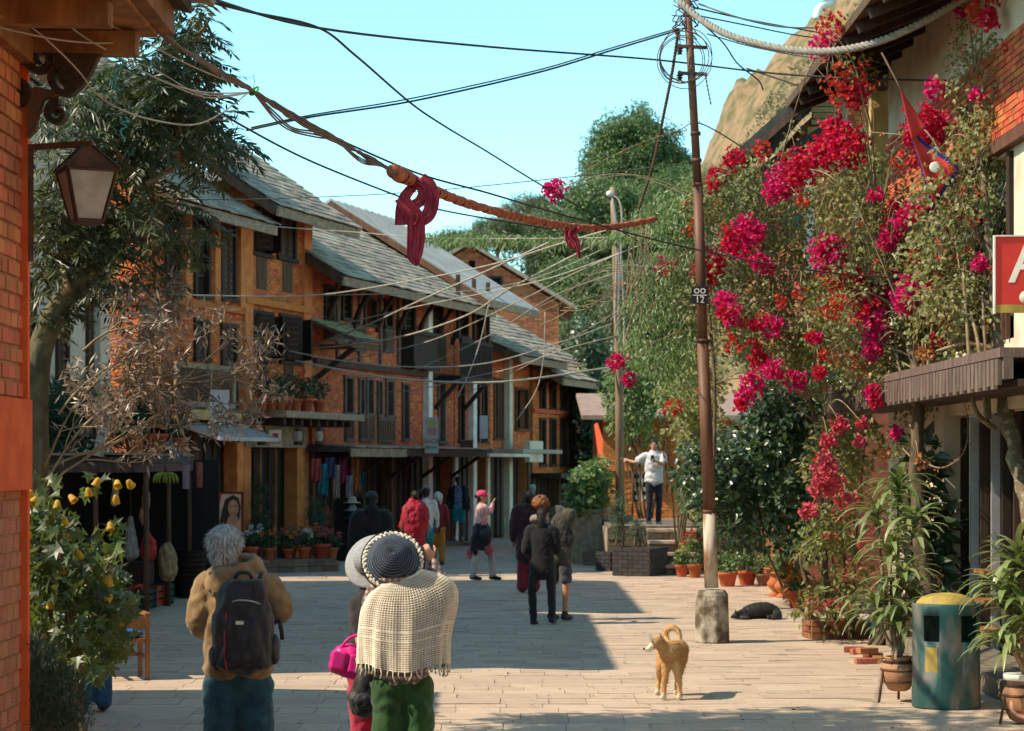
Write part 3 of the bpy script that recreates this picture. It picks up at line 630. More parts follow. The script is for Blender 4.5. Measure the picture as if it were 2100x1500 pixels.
# ---- lantern on its arm
LX, LZ = P(178, 380, 10.35).x, P(178, 380, 10.35).z; LY = 10.35; s_ = F/LY
LT = thing('wall_lantern', 'rusty iron lantern with frosted panes hung from the orange corner', 'lantern', (LX, LY, LZ))
LT.rotation_euler = (0, 0, R(24))
M['frost'] = mat('frosted_glass', (.62,.60,.52), (.42,.40,.34), var=.06, scale=9, rough=.35, spec=.5, trans=.35)
zt, zb, ze = (380-300)/s_, (380-352)/s_, (380-455)/s_
rt_, rb_, rc = .118, .062, .022
c4 = lambda r, z: [Vector((r*a, r*b, z)) for a, b in ((-1,-1),(1,-1),(1,1),(-1,1))]
A, B, C_ = c4(rt_, zb), c4(rb_, ze), c4(rc, zt)
cap = MB()
Ao = c4(rt_*1.12, zb+.004); cap.add(Ao+C_, [(0,1,5,4),(1,2,6,5),(2,3,7,6),(3,0,4,7),(4,5,6,7),(3,2,1,0)]); cap.build('lantern_roof', M['rust'], LT)
fr = MB()
for i in range(4):
    fr.beam(A[i], B[i], .017, .017); fr.beam(A[i], A[(i+1)%4], .016, .02); fr.beam(B[i], B[(i+1)%4], .016, .02); fr.beam(Ao[i], C_[i], .012, .012)
fr.add(c4(rb_, ze-.012)+c4(rb_, ze-.002), [(0,3,2,1),(4,5,6,7),(0,1,5,4),(1,2,6,5),(2,3,7,6),(3,0,4,7)])
fr.build('lantern_frame', M['iron'], LT)['kind'] = 'stuff'
for i in range(4):
    a, b, c, d = A[i], A[(i+1)%4], B[(i+1)%4], B[i]; n_ = ((a+b+c+d)/4); n_.z = 0; n_ = n_.normalized()*.003
    MB().add([p-n_ for p in (a,b,c,d)]+[p+n_ for p in (a,b,c,d)], [(0,1,2,3),(7,6,5,4),(0,4,5,1),(1,5,6,2),(2,6,7,3),(3,7,4,0)]).build('pane', M['frost'], LT)
MB().tube([(0,0,ze+.05),(0,0,zb-.02)], [.02,.026], 8).build('bulb', M['white_paint'], LT)
rot = Matrix.Rotation(R(-24), 4, 'Z')
ar = MB(); a_ = rot@Vector((NX+.0-LX, NY-LY-.02, zt+.012)); b_ = rot@Vector((.03, .0, zt+.012)); ar.beam(a_, b_, .03, .028)
d_ = rot@Vector((NX-LX+.022, NY-LY-.03, -.36)); ar.beam(rot@Vector((NX-LX+.022, NY-LY-.03, zt+.02)), d_, .028, .02); ar.build('arm', M['rust'], LT)
# ------------------------------------------------------------------ platform, steps and walls at the far right
plat = thing('stone_platform', 'raised stone terrace with steps under the man in white', 'terrace', (0, 0, 0))
PY = 41.6; pt = .86
pl0 = solid('fill', M['dirt'], plat, (1.86, 9, PY+.12, 52, 0, pt-.05))
rows = []
for r, v in enumerate(np.arange(0, pt-.1, .12)):
    x = 1.86
    while x < 6:
        wd = random.uniform(.2, .5); rows.append(boxM((x+wd/2, PY+.08+random.uniform(-.02,.02), v+.06), (wd-.015, .22, .11))); x += wd
for x in np.arange(1.9, 6, .55):
    for y in np.arange(PY, 47, .5): rows.append(boxM((x+.27, y+.25, pt-.02+random.uniform(0,.008)), (.53, .485, .06)))
pieces(pl0, 'stone', rows, M['stone_wall'], 300, 'rear_stones')
for i in range(4):
    z1 = pt*(4-i)/4-.03; y0 = PY-.36*(i)-.02; x = 2.62
    for k_ in range(2):
        wd = .47+random.uniform(-.06,.06) if k_ == 0 else 3.58-x
        solid('step', M['stone_wall'], plat, (x, x+wd-.012, y0-.36, y0-.006, 0, z1-.07), bevel=.012); solid('tread', M['stone'], plat, (x-.01, x+wd-.012, y0-.40, y0-.006, z1-.068, z1), bevel=.012); x += wd
def stone_box(name, label, a, b, h, m, cat='planter', rim=None, gy=.5, rows_=True, group=None):
    """planter from its lower front edge: two photo pixels"""
    A_, B_ = G(*a), G(*b); t = thing(name, label, cat, ((A_.x+B_.x)/2, (A_.y+B_.y)/2, 0), math.atan2(B_.y-A_.y, B_.x-A_.x), group); w2_ = (B_-A_).length/2
    core = solid('walls', M['mortar_pale'] if m == 'brick_brown' else M['dirt'], t, (-w2_+.02, w2_-.02, .02, gy-.02, 0, h-.02))
    rr = []; ch = .075
    for r, v in enumerate(np.arange(0, h-.02, ch)):
        x = -w2_-(.1 if r % 2 else 0)
        while x < w2_:
            a0_, b0_ = max(x, -w2_), min(x+.21, w2_)
            if b0_-a0_ > .04:
                rr.append(boxM(((a0_+b0_)/2, .02, v+ch/2), (b0_-a0_-.01, .05, ch-.012))); rr.append(boxM(((a0_+b0_)/2, gy-.02, v+ch/2), (b0_-a0_-.01, .05, ch-.012)))
            x += .21
        for yy in np.arange(.05, gy-.1, .2):
            for sx in (-1, 1): rr.append(boxM((sx*(w2_-.02), yy+.1, v+ch/2), (.05, .19, ch-.012)))
    pieces(core, 'brick' if 'brick' in m else 'stone', rr, M[m], 300)
    solid('soil', M['soil'], t, (-w2_+.05, w2_-.05, .05, gy-.05, h-.03, h-.012))
    return t
M['slate_dark'] = mat('slate_dark', (.055,.05,.05), (.03,.028,.028), var=.2, scale=6, rough=.8, bump=.4)
stone_box('planter_box', 'dark stone planter box at the foot of the terrace steps', (1255,1181), (1333,1183), .52, 'slate_dark', gy=.9)
stone_box('planter_box', 'low dark stone planter box left of the terrace steps', (1221,1171), (1252,1172), .34, 'slate_dark', gy=.45)
stone_box('stone_block', 'rough pale stone block beside the low dark planter box', (1197,1161), (1226,1161), .30, 'stone_wall', cat='stone', gy=.4)
stone_box('stone_bench', 'low stone bench below the plant pillar', (1140,1148), (1240,1149), .26, 'stone_wall', cat='bench', gy=.6)
pil = thing('plant_pillar', 'weathered stone pillar carrying a broad leafed plant', 'pillar', P(1205, 1128, 44.5)*1)
pil.location.z = 0; MB().prism([(-.32,0),(.32,0),(.30,1.05),(-.30,1.05)], 0, .5).build('shaft', M['timber_pale'], pil); solid('cap', M['stone_wall'], pil, (-.37,.37,-.05,.55,1.052,1.14), bevel=.02)
solid('side_wall', M['stone_wall'], pil, (.33, .95, .05, .5, 0, 1.0))
# orange brick house on the terrace
OH = thing('orange_house', 'bright orange brick house on the terrace with a small grille window', 'house', (0, 0, 0)); D = 49.5
x0, x1 = P(1236, 0, D).x, 6.2; zb_ = 0; zt_ = P(0, 862, D).z
gw = P(1316, 985, D); gr = (gw.x-.17, gw.x+.17, gw.z-.5, gw.z+.48)
wl = wall_mesh(x1-x0, zt_, [(gr[0]-x0, gr[1]-x0, gr[2], gr[3])]); o = wl.build('wall', M['orange_plaster'], OH); o.location = (x0, D, 0)
pieces(o, 'brick', brick_list(x1-x0, zt_, [(gr[0]-x0, gr[1]-x0, gr[2], gr[3])], z0=.6), mat('brick_bright', (.62,.24,.075), (.50,.17,.05), var=.15, scale=8, bump=.3), 0, 'brickwork')
gw_ = solid('window', M['wood_brown'], OH, (gr[0]-.05, gr[0], D-.04, D+.05, gr[2], gr[3]), (gr[1], gr[1]+.05, D-.04, D+.05, gr[2], gr[3])); solid('pane', M['unlit_interior'], gw_, (gr[0], gr[1], D+.2, D+.22, gr[2], gr[3]))
k = MB()
for i in range(5): k.box(gr[0], gr[1], D+.0, D+.03, gr[2]+(gr[3]-gr[2])*(i+.5)/5-.045, gr[2]+(gr[3]-gr[2])*(i+.5)/5+.045)
k.box((gr[0]+gr[1])/2-.02, (gr[0]+gr[1])/2+.02, D-.01, D+.035, gr[2], gr[3]); k.build('grille', M['cream'], gw_)['kind'] = 'stuff'
solid('band', M['orange_plaster'], OH, (x0-.05, x1, D-.05, D+.02, zt_*.62, zt_*.62+.12))
MB().prism([(D-.6, zt_), (D-.6, zt_+.1), (D+4, zt_+.75), (D+4, zt_+.65)], x0-.5, x1+.3, 'x').build('roof', mat('roof_pink', (.38,.26,.20), (.28,.19,.15), var=.1, scale=5), OH)
solid('side_wall', M['brick'], OH, (x0, x0+.25, D+.02, D+6, 0, zt_)); 
# ------------------------------------------------------------------ shop house on the right (facade along the street)
RXF = 4.8; RYE = 27.2
RH = thing('shop_house', 'cream walled shop house with black doors under a dark carved ledge', 'house', (RXF, RYE, 0), R(-90))
def ru(px): return RYE-RXF*F/(px-CX)
L_ = 9.5
wl = wall_mesh(L_, 7.2, [(ru(1936), L_, -.5, 2.62), (.9, 6.8, 3.3, 5.1)], z0=0).build('wall', M['cream'], RH)
solid('end_wall', M['cream'], RH, (-.02, .25, .02, 4, 0, 7.19)); solid('end_wall', M['cream'], RH, (L_-.25, L_, .02, 4, 0, 7.19))
solid('door_recess', M['unlit_interior'], RH, (ru(1936)+.02, L_-.26, .55, .6, 0, 2.7))
for i in range(8):
    x = ru(1936)+.05+i*.5; dl = solid('door_leaf', M['wood_black'], RH, (x, x+.46, .28, .33, .05, 2.55)); solid('door_rail', M['wood_dark'], dl, (x+.05, x+.41, .26, .28, .9, 1.0)); solid('door_post', M['tin'] if i in (1, 3) else M['wood_dark'], RH, (x-.045, x-.0, .18, .27, 0, 2.6))
for i in range(3):
    x = ru(1985)+.05; solid('shelf', M['wood_warm'], RH, (x, x+.5, .05, .25, .35+i*.3, .39+i*.3))
solid('plinth', M['stone_wall'], RH, (ru(1850), L_, -.5, .2, 0, .18), bevel=.02)
lg = solid('carved_ledge', M['wood_grey'], RH, (-.5, L_, -.75, .02, 2.98, 3.06), (-.5, L_, -.72, -.64, 2.80, 2.978))
solid('ledge_soffit', M['wood_dark'], RH, (-.45, L_, -.60, .01, 2.74, 2.80))
for i in range(64):
    x = -.45+i*.155; solid('ledge_slat', M['wood_grey'], lg, (x, x+.12, -.755, -.722, 2.72+.03*(i%2), 2.97))
MB().ball((ru(1858), -.5, 2.62), .07).build('lamp_globe', M['white_paint'], RH)
# balcony storey
solid('balcony_back', M['unlit_interior'], RH, (.9, 6.8, .9, .92, 3.3, 5.1)); solid('balcony_rail', M['wood_brown'], RH, (.9, 6.8, -.06, .02, 3.95, 4.05))
for i in range(30): solid('baluster', M['wood_brown'], RH, (.95+i*.195, 1.0+i*.195, -.04, .0, 3.3, 3.95))
for x in (1.0, 2.4, 3.8, 5.2, 6.6): solid('balcony_post', M['wood_dark'], RH, (x, x+.12, -.03, .09, 4.05, 5.1))
RBZ = 5.4
solid('upper_slab', M['wood_brown'], RH, (-.2, L_, -.10, .0, 5.12, 5.24))
bp_ = solid('brick_panel', M['mortar'], RH, (.0, L_, -.03, -.005, 5.26, 6.2)); pieces(bp_, 'brick', brick_list(L_, 6.2, [], z0=5.27, y=-.035), M['brick_red'], 0, 'brickwork')
MB().prism([(-1.2, 6.75), (-1.2, 6.85), (3, 8.6), (3, 8.5)], -.8, L_+.5, 'x').build('roof', M['wood_brown'], RH)
for i in range(14): MB().beam((-.6+i*.75, -1.15, 6.70), (-.6+i*.75, .2, 7.25), .09, .12).build('rafter', M['wood_dark'], RH)
# upstairs gallery: pale columns and hung ornaments seen through the flowers
for px, w_, m_ in ((1852, .26, 'white_paint'), (1800, .2, 'yellow_plaster')):
    q = P(px, 260, 28.2); solid('gallery_column', M[m_], RH, (RYE-28.2-w_/2, RYE-28.2+w_/2, q.x-RXF-.1, q.x-RXF+.12, 3.0, 7.3))
solid('gallery_beam', M['wood_dark'], RH, (-1.3, .0, -.15, .12, 7.0, 7.2)); solid('gallery_floor', M['wood_brown'], RH, (-1.3, 0, -.2, .6, 2.9, 3.0))
# gabled house behind it (gable faces the street end)
D = 33.5
RG = thing('gabled_house', 'yellow plastered house with steep dark rafters behind the bougainvillea', 'house', (0, 0, 0))
def gp(px, py): q = P(px, py, D); return (q.x, q.z)
eL, apx = gp(1500, 345), (6.9, P(0, -60, D).z)
ww = MB().prism([(gp(1640, 0)[0], 0), (gp(1640, 0)[0], gp(0, 262)[1]), (6.9, apx[1]-.35), (9.5, gp(0, 262)[1]), (9.5, 0)], D, D+6).build('gable_wall', M['brick_brown'], RG)
br = []
xa = gp(1640, 0)[0]
for r_i, v in enumerate(np.arange(4.2, apx[1]-.6, .08)):
    xl = xa+.02+max(0, v-gp(0, 262)[1]+.1)/(apx[1]-.35-gp(0, 262)[1])*(6.9-xa)
    for x in np.arange(xl+(.12 if r_i % 2 else 0), 9.0, .235): br.append(boxM((x+.11, D-.006, v+.035), (.225, .03, .068)))
pieces(ww, 'brick', br, M['brick_red'], 0, 'brickwork')
def panel(px0, px1, py0, py1, m_, name, y=.03):
    a, b = gp(px0, py1), gp(px1, py0); return solid(name, m_, RG, (a[0], b[0], D-.04-y, D-.025, a[1], b[1]))
panel(1655, 1812, 262, 352, M['yellow_plaster'], 'plaster_panel'); panel(1690, 1830, 40, 128, M['yellow_plaster'], 'plaster_panel', .05)
st = panel(1664, 1738, 182, 258, M['dirt'], 'stone_corner')
for i in range(6):
    a, b = gp(1662+4*(i%2), 258-i*12.7+0), gp(1712+5*(i%3), 248-i*12.7)
    solid('stone', mat('stone_ochre', (.42,.30,.14), (.30,.20,.09), scale=9, bump=.5) if i == 0 else bpy.data.materials['stone_ochre'], st, (a[0], b[0], D-.11, D-.075, a[1]-.0, b[1]))
ob = panel(1752, 1822, 272, 500, M['orange_plaster'], 'orange_brick_panel')
a, b = gp(1752, 500), gp(1822, 272)
pieces(ob, 'brick', [boxM((x+.09, D-.075, v+.03), (.17, .03, .05)) for r_i, v in enumerate(np.arange(a[1], b[1]-.06, .064)) for x in np.arange(a[0]+(.05 if r_i % 2 else 0), b[0]-.17, .18)], bpy.data.materials['brick_bright'], 300)
panel(1648, 1668, 350, 560, M['white_paint'], 'plaster_pier'); panel(1735, 1745, 250, 380, M['white_paint'], 'down_pipe')
panel(1600, 1640, 380, 470, mat('teal_shutter', (.02,.17,.12), var=.1), 'teal_shutter')
for a, b, m_, y0, y1 in ((eL, apx, 'wood_dark', D-.9, D+6), (apx, (10.4, eL[1]), 'wood_dark', D-.9, D+6)):
    d = Vector((b[0]-a[0], b[1]-a[1])).normalized(); n_ = Vector((-d.y, d.x))*.12
    MB().prism([a, b, (b[0]+n_.x, b[1]+n_.y), (a[0]+n_.x, a[1]+n_.y)], y0, y1).build('roof_slope', M['slate_base'], RG)
    MB().prism([(a[0]-d.x*.2, a[1]-d.y*.2-.12), (b[0], b[1]-.12), b, (a[0]-d.x*.2, a[1]-d.y*.2)], y0-.03, y0+.05).build('barge_board', M['wood_brown'], RG)
for i in range(5):
    t = .1+i*.17; x = eL[0]+(apx[0]-eL[0])*t; z = eL[1]+(apx[1]-eL[1])*t-.16; MB().beam((x, D-.85, z), (x, D+.1, z), .1, .12).build('purlin', M['wood_dark'], RG)
MB().beam((eL[0]+.1, D-.3, eL[1]-.3), (gp(1700, 262)[0], D-.3, gp(0, 262)[1]), .1, .14).build('brace', M['wood_dark'], RG)
MB().beam((gp(1560,0)[0], D-.6, gp(0, 330)[1]), (gp(1725,0)[0], D-.6, gp(0, 128)[1]), .1, .16).build('brace', M['wood_dark'], RG)
a = gp(1622, 25); MB().tube([(a[0], D-1.1, a[1]), (gp(1705,0)[0], D-1.1, gp(0, 15)[1])], .055, 8).build('gutter', M['tin'], RG)
MB().tube(catmull([(gp(1655,0)[0], D-1.1, gp(0,70)[1]), (gp(1660,0)[0], D-1.1, gp(0,48)[1]), (gp(1690,0)[0], D-1.0, gp(0,30)[1])], 4), .07, 8).build('drain_pipe', M['white_paint'], RG)
# ------------------------------------------------------------------ poles
PD = 24.9
pb_ = G(1460, 1318); PL = thing('utility_pole', 'brown steel utility pole in a mossy concrete block', 'pole', (pb_.x, pb_.y, 0))
def pl_(px, py, dy=0): q = P(px, py, pb_.y+dy); return (q.x-pb_.x, q.y-pb_.y, q.z)
k = MB(); w_ = 35/F*pb_.y; h_ = P(0, 1210, pb_.y).z; prof = []
for z_, f_ in ((0, 1.08), (.1, 1.06), (h_-.06, 1.0), (h_, .82)):
    prof.append((w_*f_, z_))
k.lathe(prof, 8); o = k.build('concrete_block', M['concrete'], PL, bevel=.02); o.rotation_euler = (0,0,R(11)); o.data.polygons.foreach_set('use_smooth', [False]*len(o.data.polygons))
M['pole_paint'] = mat('pole_paint', (.19,.085,.045), (.11,.05,.03), var=0, scale=7, rough=.55, stretch=(1,1,.2))
M['pole_white'] = mat('pole_white', (.55,.46,.35), (.25,.13,.07), var=0, scale=7, rough=.7, contrast=(.45,.6), stretch=(1,1,.3))
MB().tube([pl_(1459, 1206), pl_(1455, 1050)], [.082, .078], 14).build('white_base', M['pole_white'], PL)
MB().tube([pl_(1455, 1050), pl_(1441, 700)], [.074, .068], 14).build('lower_tube', M['pole_paint'], PL)
MB().tube([pl_(1441, 700), pl_(1431, 380)], [.060, .057], 14).build('middle_tube', M['pole_paint'], PL)
MB().tube([pl_(1431, 380), pl_(1406, -60)], [.050, .044], 14).build('upper_tube', M['pole_paint'], PL)
for y in (1050, 700, 380, 275, 330): MB().tube([pl_(1455-(1050-y)*.037, y+3), pl_(1455-(1050-y)*.037, y-4)], .083 if y > 500 else .062, 14).build('collar', M['rust'], PL)
for y in (95, 150):
    MB().beam(pl_(1390, y, -.02), pl_(1450, y+3, -.02), .05, .035).build('crossarm', M['rust'], PL)
    MB().lathe([(.01,-.06),(.035,-.055),(.02,-.03),(.045,-.02),(.02,0),(.045,.01),(.02,.03),(.03,.05),(.008,.07)], 10, pl_(1394, y+7)).build('insulator', M['wood_dark'], PL)
q0, q1 = pl_(1418, 624, -.1), pl_(1452, 588, -.1)
pt_ = solid('number_plate', M['wood_black'], PL, (q0[0], q1[0], q0[1]-.012, q0[1]+.01, q0[2], q1[2]))
def text(par, s, size, loc_, m, rot=(R(90), 0, 0), ext=.002, align='CENTER', name='lettering'):
    c = bpy.data.curves.new('t', 'FONT'); c.body = s; c.size = size; c.extrude = ext; c.align_x = align; c.align_y = 'CENTER'
    o_ = bpy.data.objects.new('t', c); COL.objects.link(o_); dg = bpy.context.evaluated_depsgraph_get()
    me = bpy.data.meshes.new_from_object(o_.evaluated_get(dg)); bpy.data.objects.remove(o_); me.materials.clear(); me.materials.append(m)
    o2 = link(name, me, par); o2.location = loc_; o2.rotation_euler = rot; o2['kind'] = 'stuff'; return o2
xm = (q0[0]+q1[0])/2; zm = (q0[2]+q1[2])/2
text(pt_, 'oo', .13, (xm, q0[1]-.015, zm+.06), M['white_paint']); text(pt_, '12', .11, (xm, q0[1]-.015, zm-.055), M['white_paint']); solid('bar', M['white_paint'], pt_, (q0[0]+.015, q1[0]-.015, q0[1]-.016, q0[1]-.0125, zm-.005, zm+.005))
# tangle of wire ends at the head and coils hung on the pole
k = MB()
for i in range(26):
    a = random.uniform(0, 6.28); c = Vector(pl_(1398+random.uniform(-8, 22), 28+random.uniform(-28, 40))); pts = [c+Vector((math.cos(a+j*.9), math.sin(a+j*1.3)*.6, math.sin(a*2+j*.8)))*random.uniform(.04, .13) for j in range(5)]
    k.tube(catmull(pts, 4), .007, 5)
k.build('wire_tangle', M['cable_brown'], PL)['kind'] = 'stuff'
for i in range(5):
    k = MB(); c = Vector(pl_(1402+random.uniform(-5,5), 118+random.uniform(-8,8), -.12)); r = (44+i*3)/F*PD
    k.tube([c+Vector((r*math.cos(t/30*6.283)*random.uniform(.99,1.01), .02*math.sin(t*.7+i), r*1.05*math.sin(t/30*6.283))) for t in range(31)], .006, 5); k.build('cable_coil', M['cable_brown'], PL)
D2 = 45.0; q = P(1272, 1010, D2)
P2 = thing('wooden_pole', 'weathered wooden pole with hanging cables beside the terrace house', 'pole', (q.x, D2, pt-.02)); off = Vector((q.x, D2, pt-.02))
MB().tube([(0,0,0), P(1270, 800, D2)-off, P(1262, 520, D2)-off, P(1256, 385, D2)-off], [.10,.085,.07,.055], 10).build('shaft', mat('pole_wood', (.30,.20,.12), (.18,.11,.065), scale=6, stretch=(1,1,.2), bump=.3), P2)
solid('clamp', M['rust'], P2, *[(P(x-8, y, D2).x-off.x, P(x+8, y, D2).x-off.x, -.1, .1, P(0, y+4, D2).z-off.z, P(0, y-4, D2).z-off.z) for x, y in ((1257, 405),)])
MB().ball(P(1250, 398, D2-.1)-off, .07).build('insulator', M['white_paint'], P2)
for i, (x1_, y1_) in enumerate(((1275,470),(1268,640),(1280,690),(1262,660))):
    MB().tube(catmull([P(1255, 400, D2-.12)-off, P((1255+x1_)/2+6, (400+y1_)/2-20, D2-.15)-off, P(x1_, y1_, D2-.15)-off, P(1266+i*4, 700+i*10, D2-.15)-off], 5), .022, 6).build('drop_cable', M['cable_pale'], P2)
# ------------------------------------------------------------------ overhead cables
def cable(label, pts, r, m, group='overhead cables', name='cable', n=8, jit=0.0, cat='cable'):
    """pts: (photo x, photo y, distance)"""
    vs_ = catmull([P(*p) for p in pts], n)
    if jit: vs_ = [v+Vector((random.gauss(0,jit),random.gauss(0,jit),random.gauss(0,jit))) for v in vs_]
    o_ = MB().tube(vs_, r, 6).build(name, M[m]); return tag(o_, label, cat, group)
dk = [
 ('black cable crossing the open sky towards the right houses', [(400,-12,14),(655,58,17),(1010,97,21),(1345,123,25),(1600,152,25),(1850,164,24),(2110,166,22)], .011),
 ('wavy black cable dropping from the sky to the flowering sprig', [(360,-15,14),(500,22,15),(650,56,16),(730,115,17),(840,210,19),(910,258,20),(1000,312,22),(1110,380,24),(1280,478,27),(1350,522,28)], .010),
 ('black cable slanting up to the head of the steel pole', [(505,268,22),(640,240,22),(850,207,23),(1100,150,24),(1250,105,25),(1392,62,25)], .011),
 ('black cable running just beside the one up to the pole head', [(515,262,22),(640,236,22),(850,201,23),(1100,145,24),(1250,100,25),(1392,58,25)], .008),
 ('black cable sloping down past the hanging red scarf', [(395,195,13),(500,260,14),(640,332,16),(815,402,19),(900,430,21),(1020,452,23),(1130,470,25)], .0085),
 ('black cable below the cloth wrapped rope, ending at the red sign', [(690,285,15),(860,357,17),(1000,396,18),(1150,440,20),(1400,506,22),(1650,553,22),(1850,570,22),(2110,571,21)], .0085),
 ('thin dark wire from the lantern side to the steel pole', [(60,398,30),(400,410,30),(690,403,29),(900,390,28),(1180,362,26),(1425,333,25)], .006),
 ('black wire looping from pole head down to the thatch eave', [(1418,30,25),(1480,85,25),(1512,130,25),(1555,165,25),(1565,185,25)], .009),
 ('upper dark wire from pole head to the yellow house', [(1420,15,25),(1530,40,26),(1650,62,28),(1790,88,30),(1850,95,31)], .010),
 ('lower dark wire from pole head to the yellow house', [(1420,30,25),(1530,52,26),(1650,75,28),(1790,90,30),(1850,98,31)], .009),
]
for l_, p_, r_ in dk: cable(l_, p_, r_, 'cable_dark')
pal = [
 ('pale wire across the brick facade below the upper windows', [(200,598,37),(400,606,38),(640,606,40),(820,580,38),(1000,545,34),(1150,500,30),(1260,468,27)], .012),
 ('thick pale cable rising from the mossy porch roof', [(636,712,46),(760,664,43),(850,622,40),(990,560,36),(1125,498,32)], .019),
 ('thick pale cable rising below the porch cable to the vine', [(632,717,46),(800,696,43),(950,650,40),(1050,590,37),(1200,512,33),(1262,478,31)], .018),
 ('pale cable sagging across the balcony pots', [(592,720,44),(700,740,44),(850,753,44),(1000,745,44),(1150,702,44),(1262,662,45)], .013),
 ('lowest thick pale cable sagging to the wooden pole', [(605,740,44),(760,770,44),(900,783,44),(1050,782,44),(1265,752,45)], .021),
 ('thin pale wire below the thick sagging cable', [(755,806,50),(850,800,48),(960,775,47),(1050,755,46),(1160,716,45),(1262,690,45)], .010),
 ('pale wire rising past the carved struts', [(690,668,46),(850,630,43),(1000,600,40),(1130,570,37),(1270,520,33)], .011),
 ('pale wire over the slate roof to the wooden pole', [(640,606,46),(800,603,46),(950,598,46),(1100,570,46),(1262,500,45)], .010),
 ('pale wire crossing the carved windows of the brick house', [(380,430,38),(480,455,40),(600,468,42),(720,476,42),(860,487,40),(1000,490,36),(1250,488,30)], .010),
 ('slack pale wire hanging over the dark balcony', [(1005,610,46),(985,700,46),(960,770,46),(935,820,46)], .011),
 ('slack brown wire hanging in front of the end house', [(1118,640,46),(1115,730,46),(1100,800,46),(1060,862,46)], .011),
 ('brown wire from the vine down to the strut house', [(700,742,46),(880,700,43),(1050,625,40),(1180,560,36),(1320,500,30)], .012),
 ('pale wire fanning out left of the wooden pole', [(830,770,48),(1000,690,47),(1130,610,46),(1260,560,45)], .010),
 ('pale wire nearest the green bank', [(900,830,55),(1060,760,52),(1180,690,48),(1400,560,40)], .010),
 ('pale wire from pole head curling over the gutter', [(1432,8,25),(1520,38,25),(1600,55,26),(1680,57,27),(1780,52,27),(1900,22,27)], .011),
 ('slack pale wire behind the thick rope', [(1450,70,25),(1560,100,26),(1700,120,27),(1830,100,27),(1990,60,27),(2110,20,27)], .009),
 ('pale wire drooping over the hillside to the brick gable', [(1530,140,26),(1650,180,27),(1735,205,28),(1800,218,29),(1900,205,29)], .011),
]
for l_, p_, r_ in pal: cable(l_, p_, r_, 'cable_pale', 'pale slack wires')
near = [
 [(-20,28,9.6),(60,45,9.9),(140,52,10.1),(200,44,10.3),(246,40,10.5)], [(-20,52,9.6),(40,66,9.8),(120,82,10),(210,89,10.3),(276,82,10.6)],
 [(-20,28,9.6),(60,55,9.9),(110,95,10.1),(160,145,10.3),(200,195,10.6),(260,230,10.9),(330,250,11.2),(400,256,11.5),(455,232,11.9),(510,190,12.4)],
 [(80,-15,9.8),(150,60,10.1),(240,115,10.5),(330,165,11),(420,190,11.8),(515,190,12.5)], [(105,-15,9.8),(190,35,10.1),(275,75,10.6),(370,125,11.2),(450,160,11.9),(520,184,12.5)],
 [(240,-15,10),(330,70,10.7),(420,132,11.6),(520,190,12.5)], [(250,115,10.6),(330,150,11),(400,190,11.7),(460,196,12),(515,188,12.5)], [(245,120,10.6),(340,170,11.2),(420,200,11.9),(470,198,12.2),(512,191,12.5)]]
for i, p_ in enumerate(near): cable('thin pale wire strung under the carved eave of the corner house', p_, .0042 if i < 5 else .0035, 'cable_pale', 'wires under the near eave', n=6)
for i in range(5):
    d = (i-2)*3.0; cable('dark brown cable in the thick bundle slanting down from the near eave', [(262+d*3,-15,10.1),(330+d,68,10.7),(420,130+d*.7,11.5),(520,188+d*.3,12.5),(600,238+d,13.4),(690,288+d,14.4),(760,326-d*.7,15.3),(815,357,16)], .0085, 'cable_brown', 'bundle of brown cables', jit=.003)
for i in range(3): cable('loose brown strand sagging below the thick cable bundle', [(520,190,12.5),(565,232+i*7,13),(600,262+i*4,13.4),(650,272+i*5,14),(690,290,14.4),(740,325+i*4,15),(780,340,15.5)], .006, 'cable_brown', 'loose strands')
tie = thing('green_cable_tie', 'green twine tied round the cable bundle', 'twine', P(520, 187, 12.5)); q = F/12.5
for i in range(4): MB().tube([(.012+.02*math.cos(t/8*6.283)*(1+.1*i)-.004*i, .02*math.sin(t/8*6.283), .028*math.sin(t/8*6.283+.7)) for t in range(9)], .0035, 5).build('loop', mat('twine_green%d' % i, (.10,.30,.04), var=0), tie)
MB().tube(catmull([(0,0,.02),(.004,0,.06),(-.002,0,.095)], 4), .002, 5).build('tail', M['wood_dark'], tie)
for k_, (px, py, l_) in enumerate(((243,118,60),(234,130,72),(256,240,45))):
    mb = MB(); pts = [P(px+random.uniform(-9,9), py+j*l_/7, 10.7) for j in range(9)]
    mb.tube(catmull(pts, 4), .004, 5); tag(mb.build('string', mat('turquoise_string%d' % k_, (.10,.52,.55), var=0)), 'frayed turquoise string dangling from the eave tip', 'string', 'turquoise strings')
# twisted ropes
def rope(label, pts, r, m, strands=3, pitch=.12):
    path = catmull([P(*p) for p in pts], 10); t = thing('rope', label, 'rope', path[0]); s = [0]
    for a, b in zip(path, path[1:]): s.append(s[-1]+(b-a).length)
    n = int(s[-1]/(pitch/7)); 
    for k_ in range(strands):
        vs_ = []
        for i in range(n+1):
            d = s[-1]*i/n; j = min(len(s)-2, np.searchsorted(s, d, 'right')-1); f = (d-s[j])/(s[j+1]-s[j]); p = path[j].lerp(path[j+1], f)
            tg = (path[j+1]-path[j]).normalized(); a = tg.cross(Vector((0,1,0))).normalized(); b = tg.cross(a); ph = 6.283*(d/pitch+k_/strands)
            vs_.append(p-path[0]+(a*math.cos(ph)+b*math.sin(ph))*r*.52)
        MB().tube(vs_, r*.56, 6).build('strand', M[m], t)
    return t
M['rope_grey'] = mat('rope_grey', (.34,.30,.25), (.24,.21,.17), var=.08, scale=20, bump=.4, bscale=80)
rope('thick grey twisted rope swagged from the pole head to the right', [(1393,4,24.8),(1440,42,24.5),(1500,74,24),(1600,99,23.5),(1700,105,23),(1800,86,22.5),(1900,42,22),(1990,-12,21.5)], .042, 'rope_grey', pitch=.20)
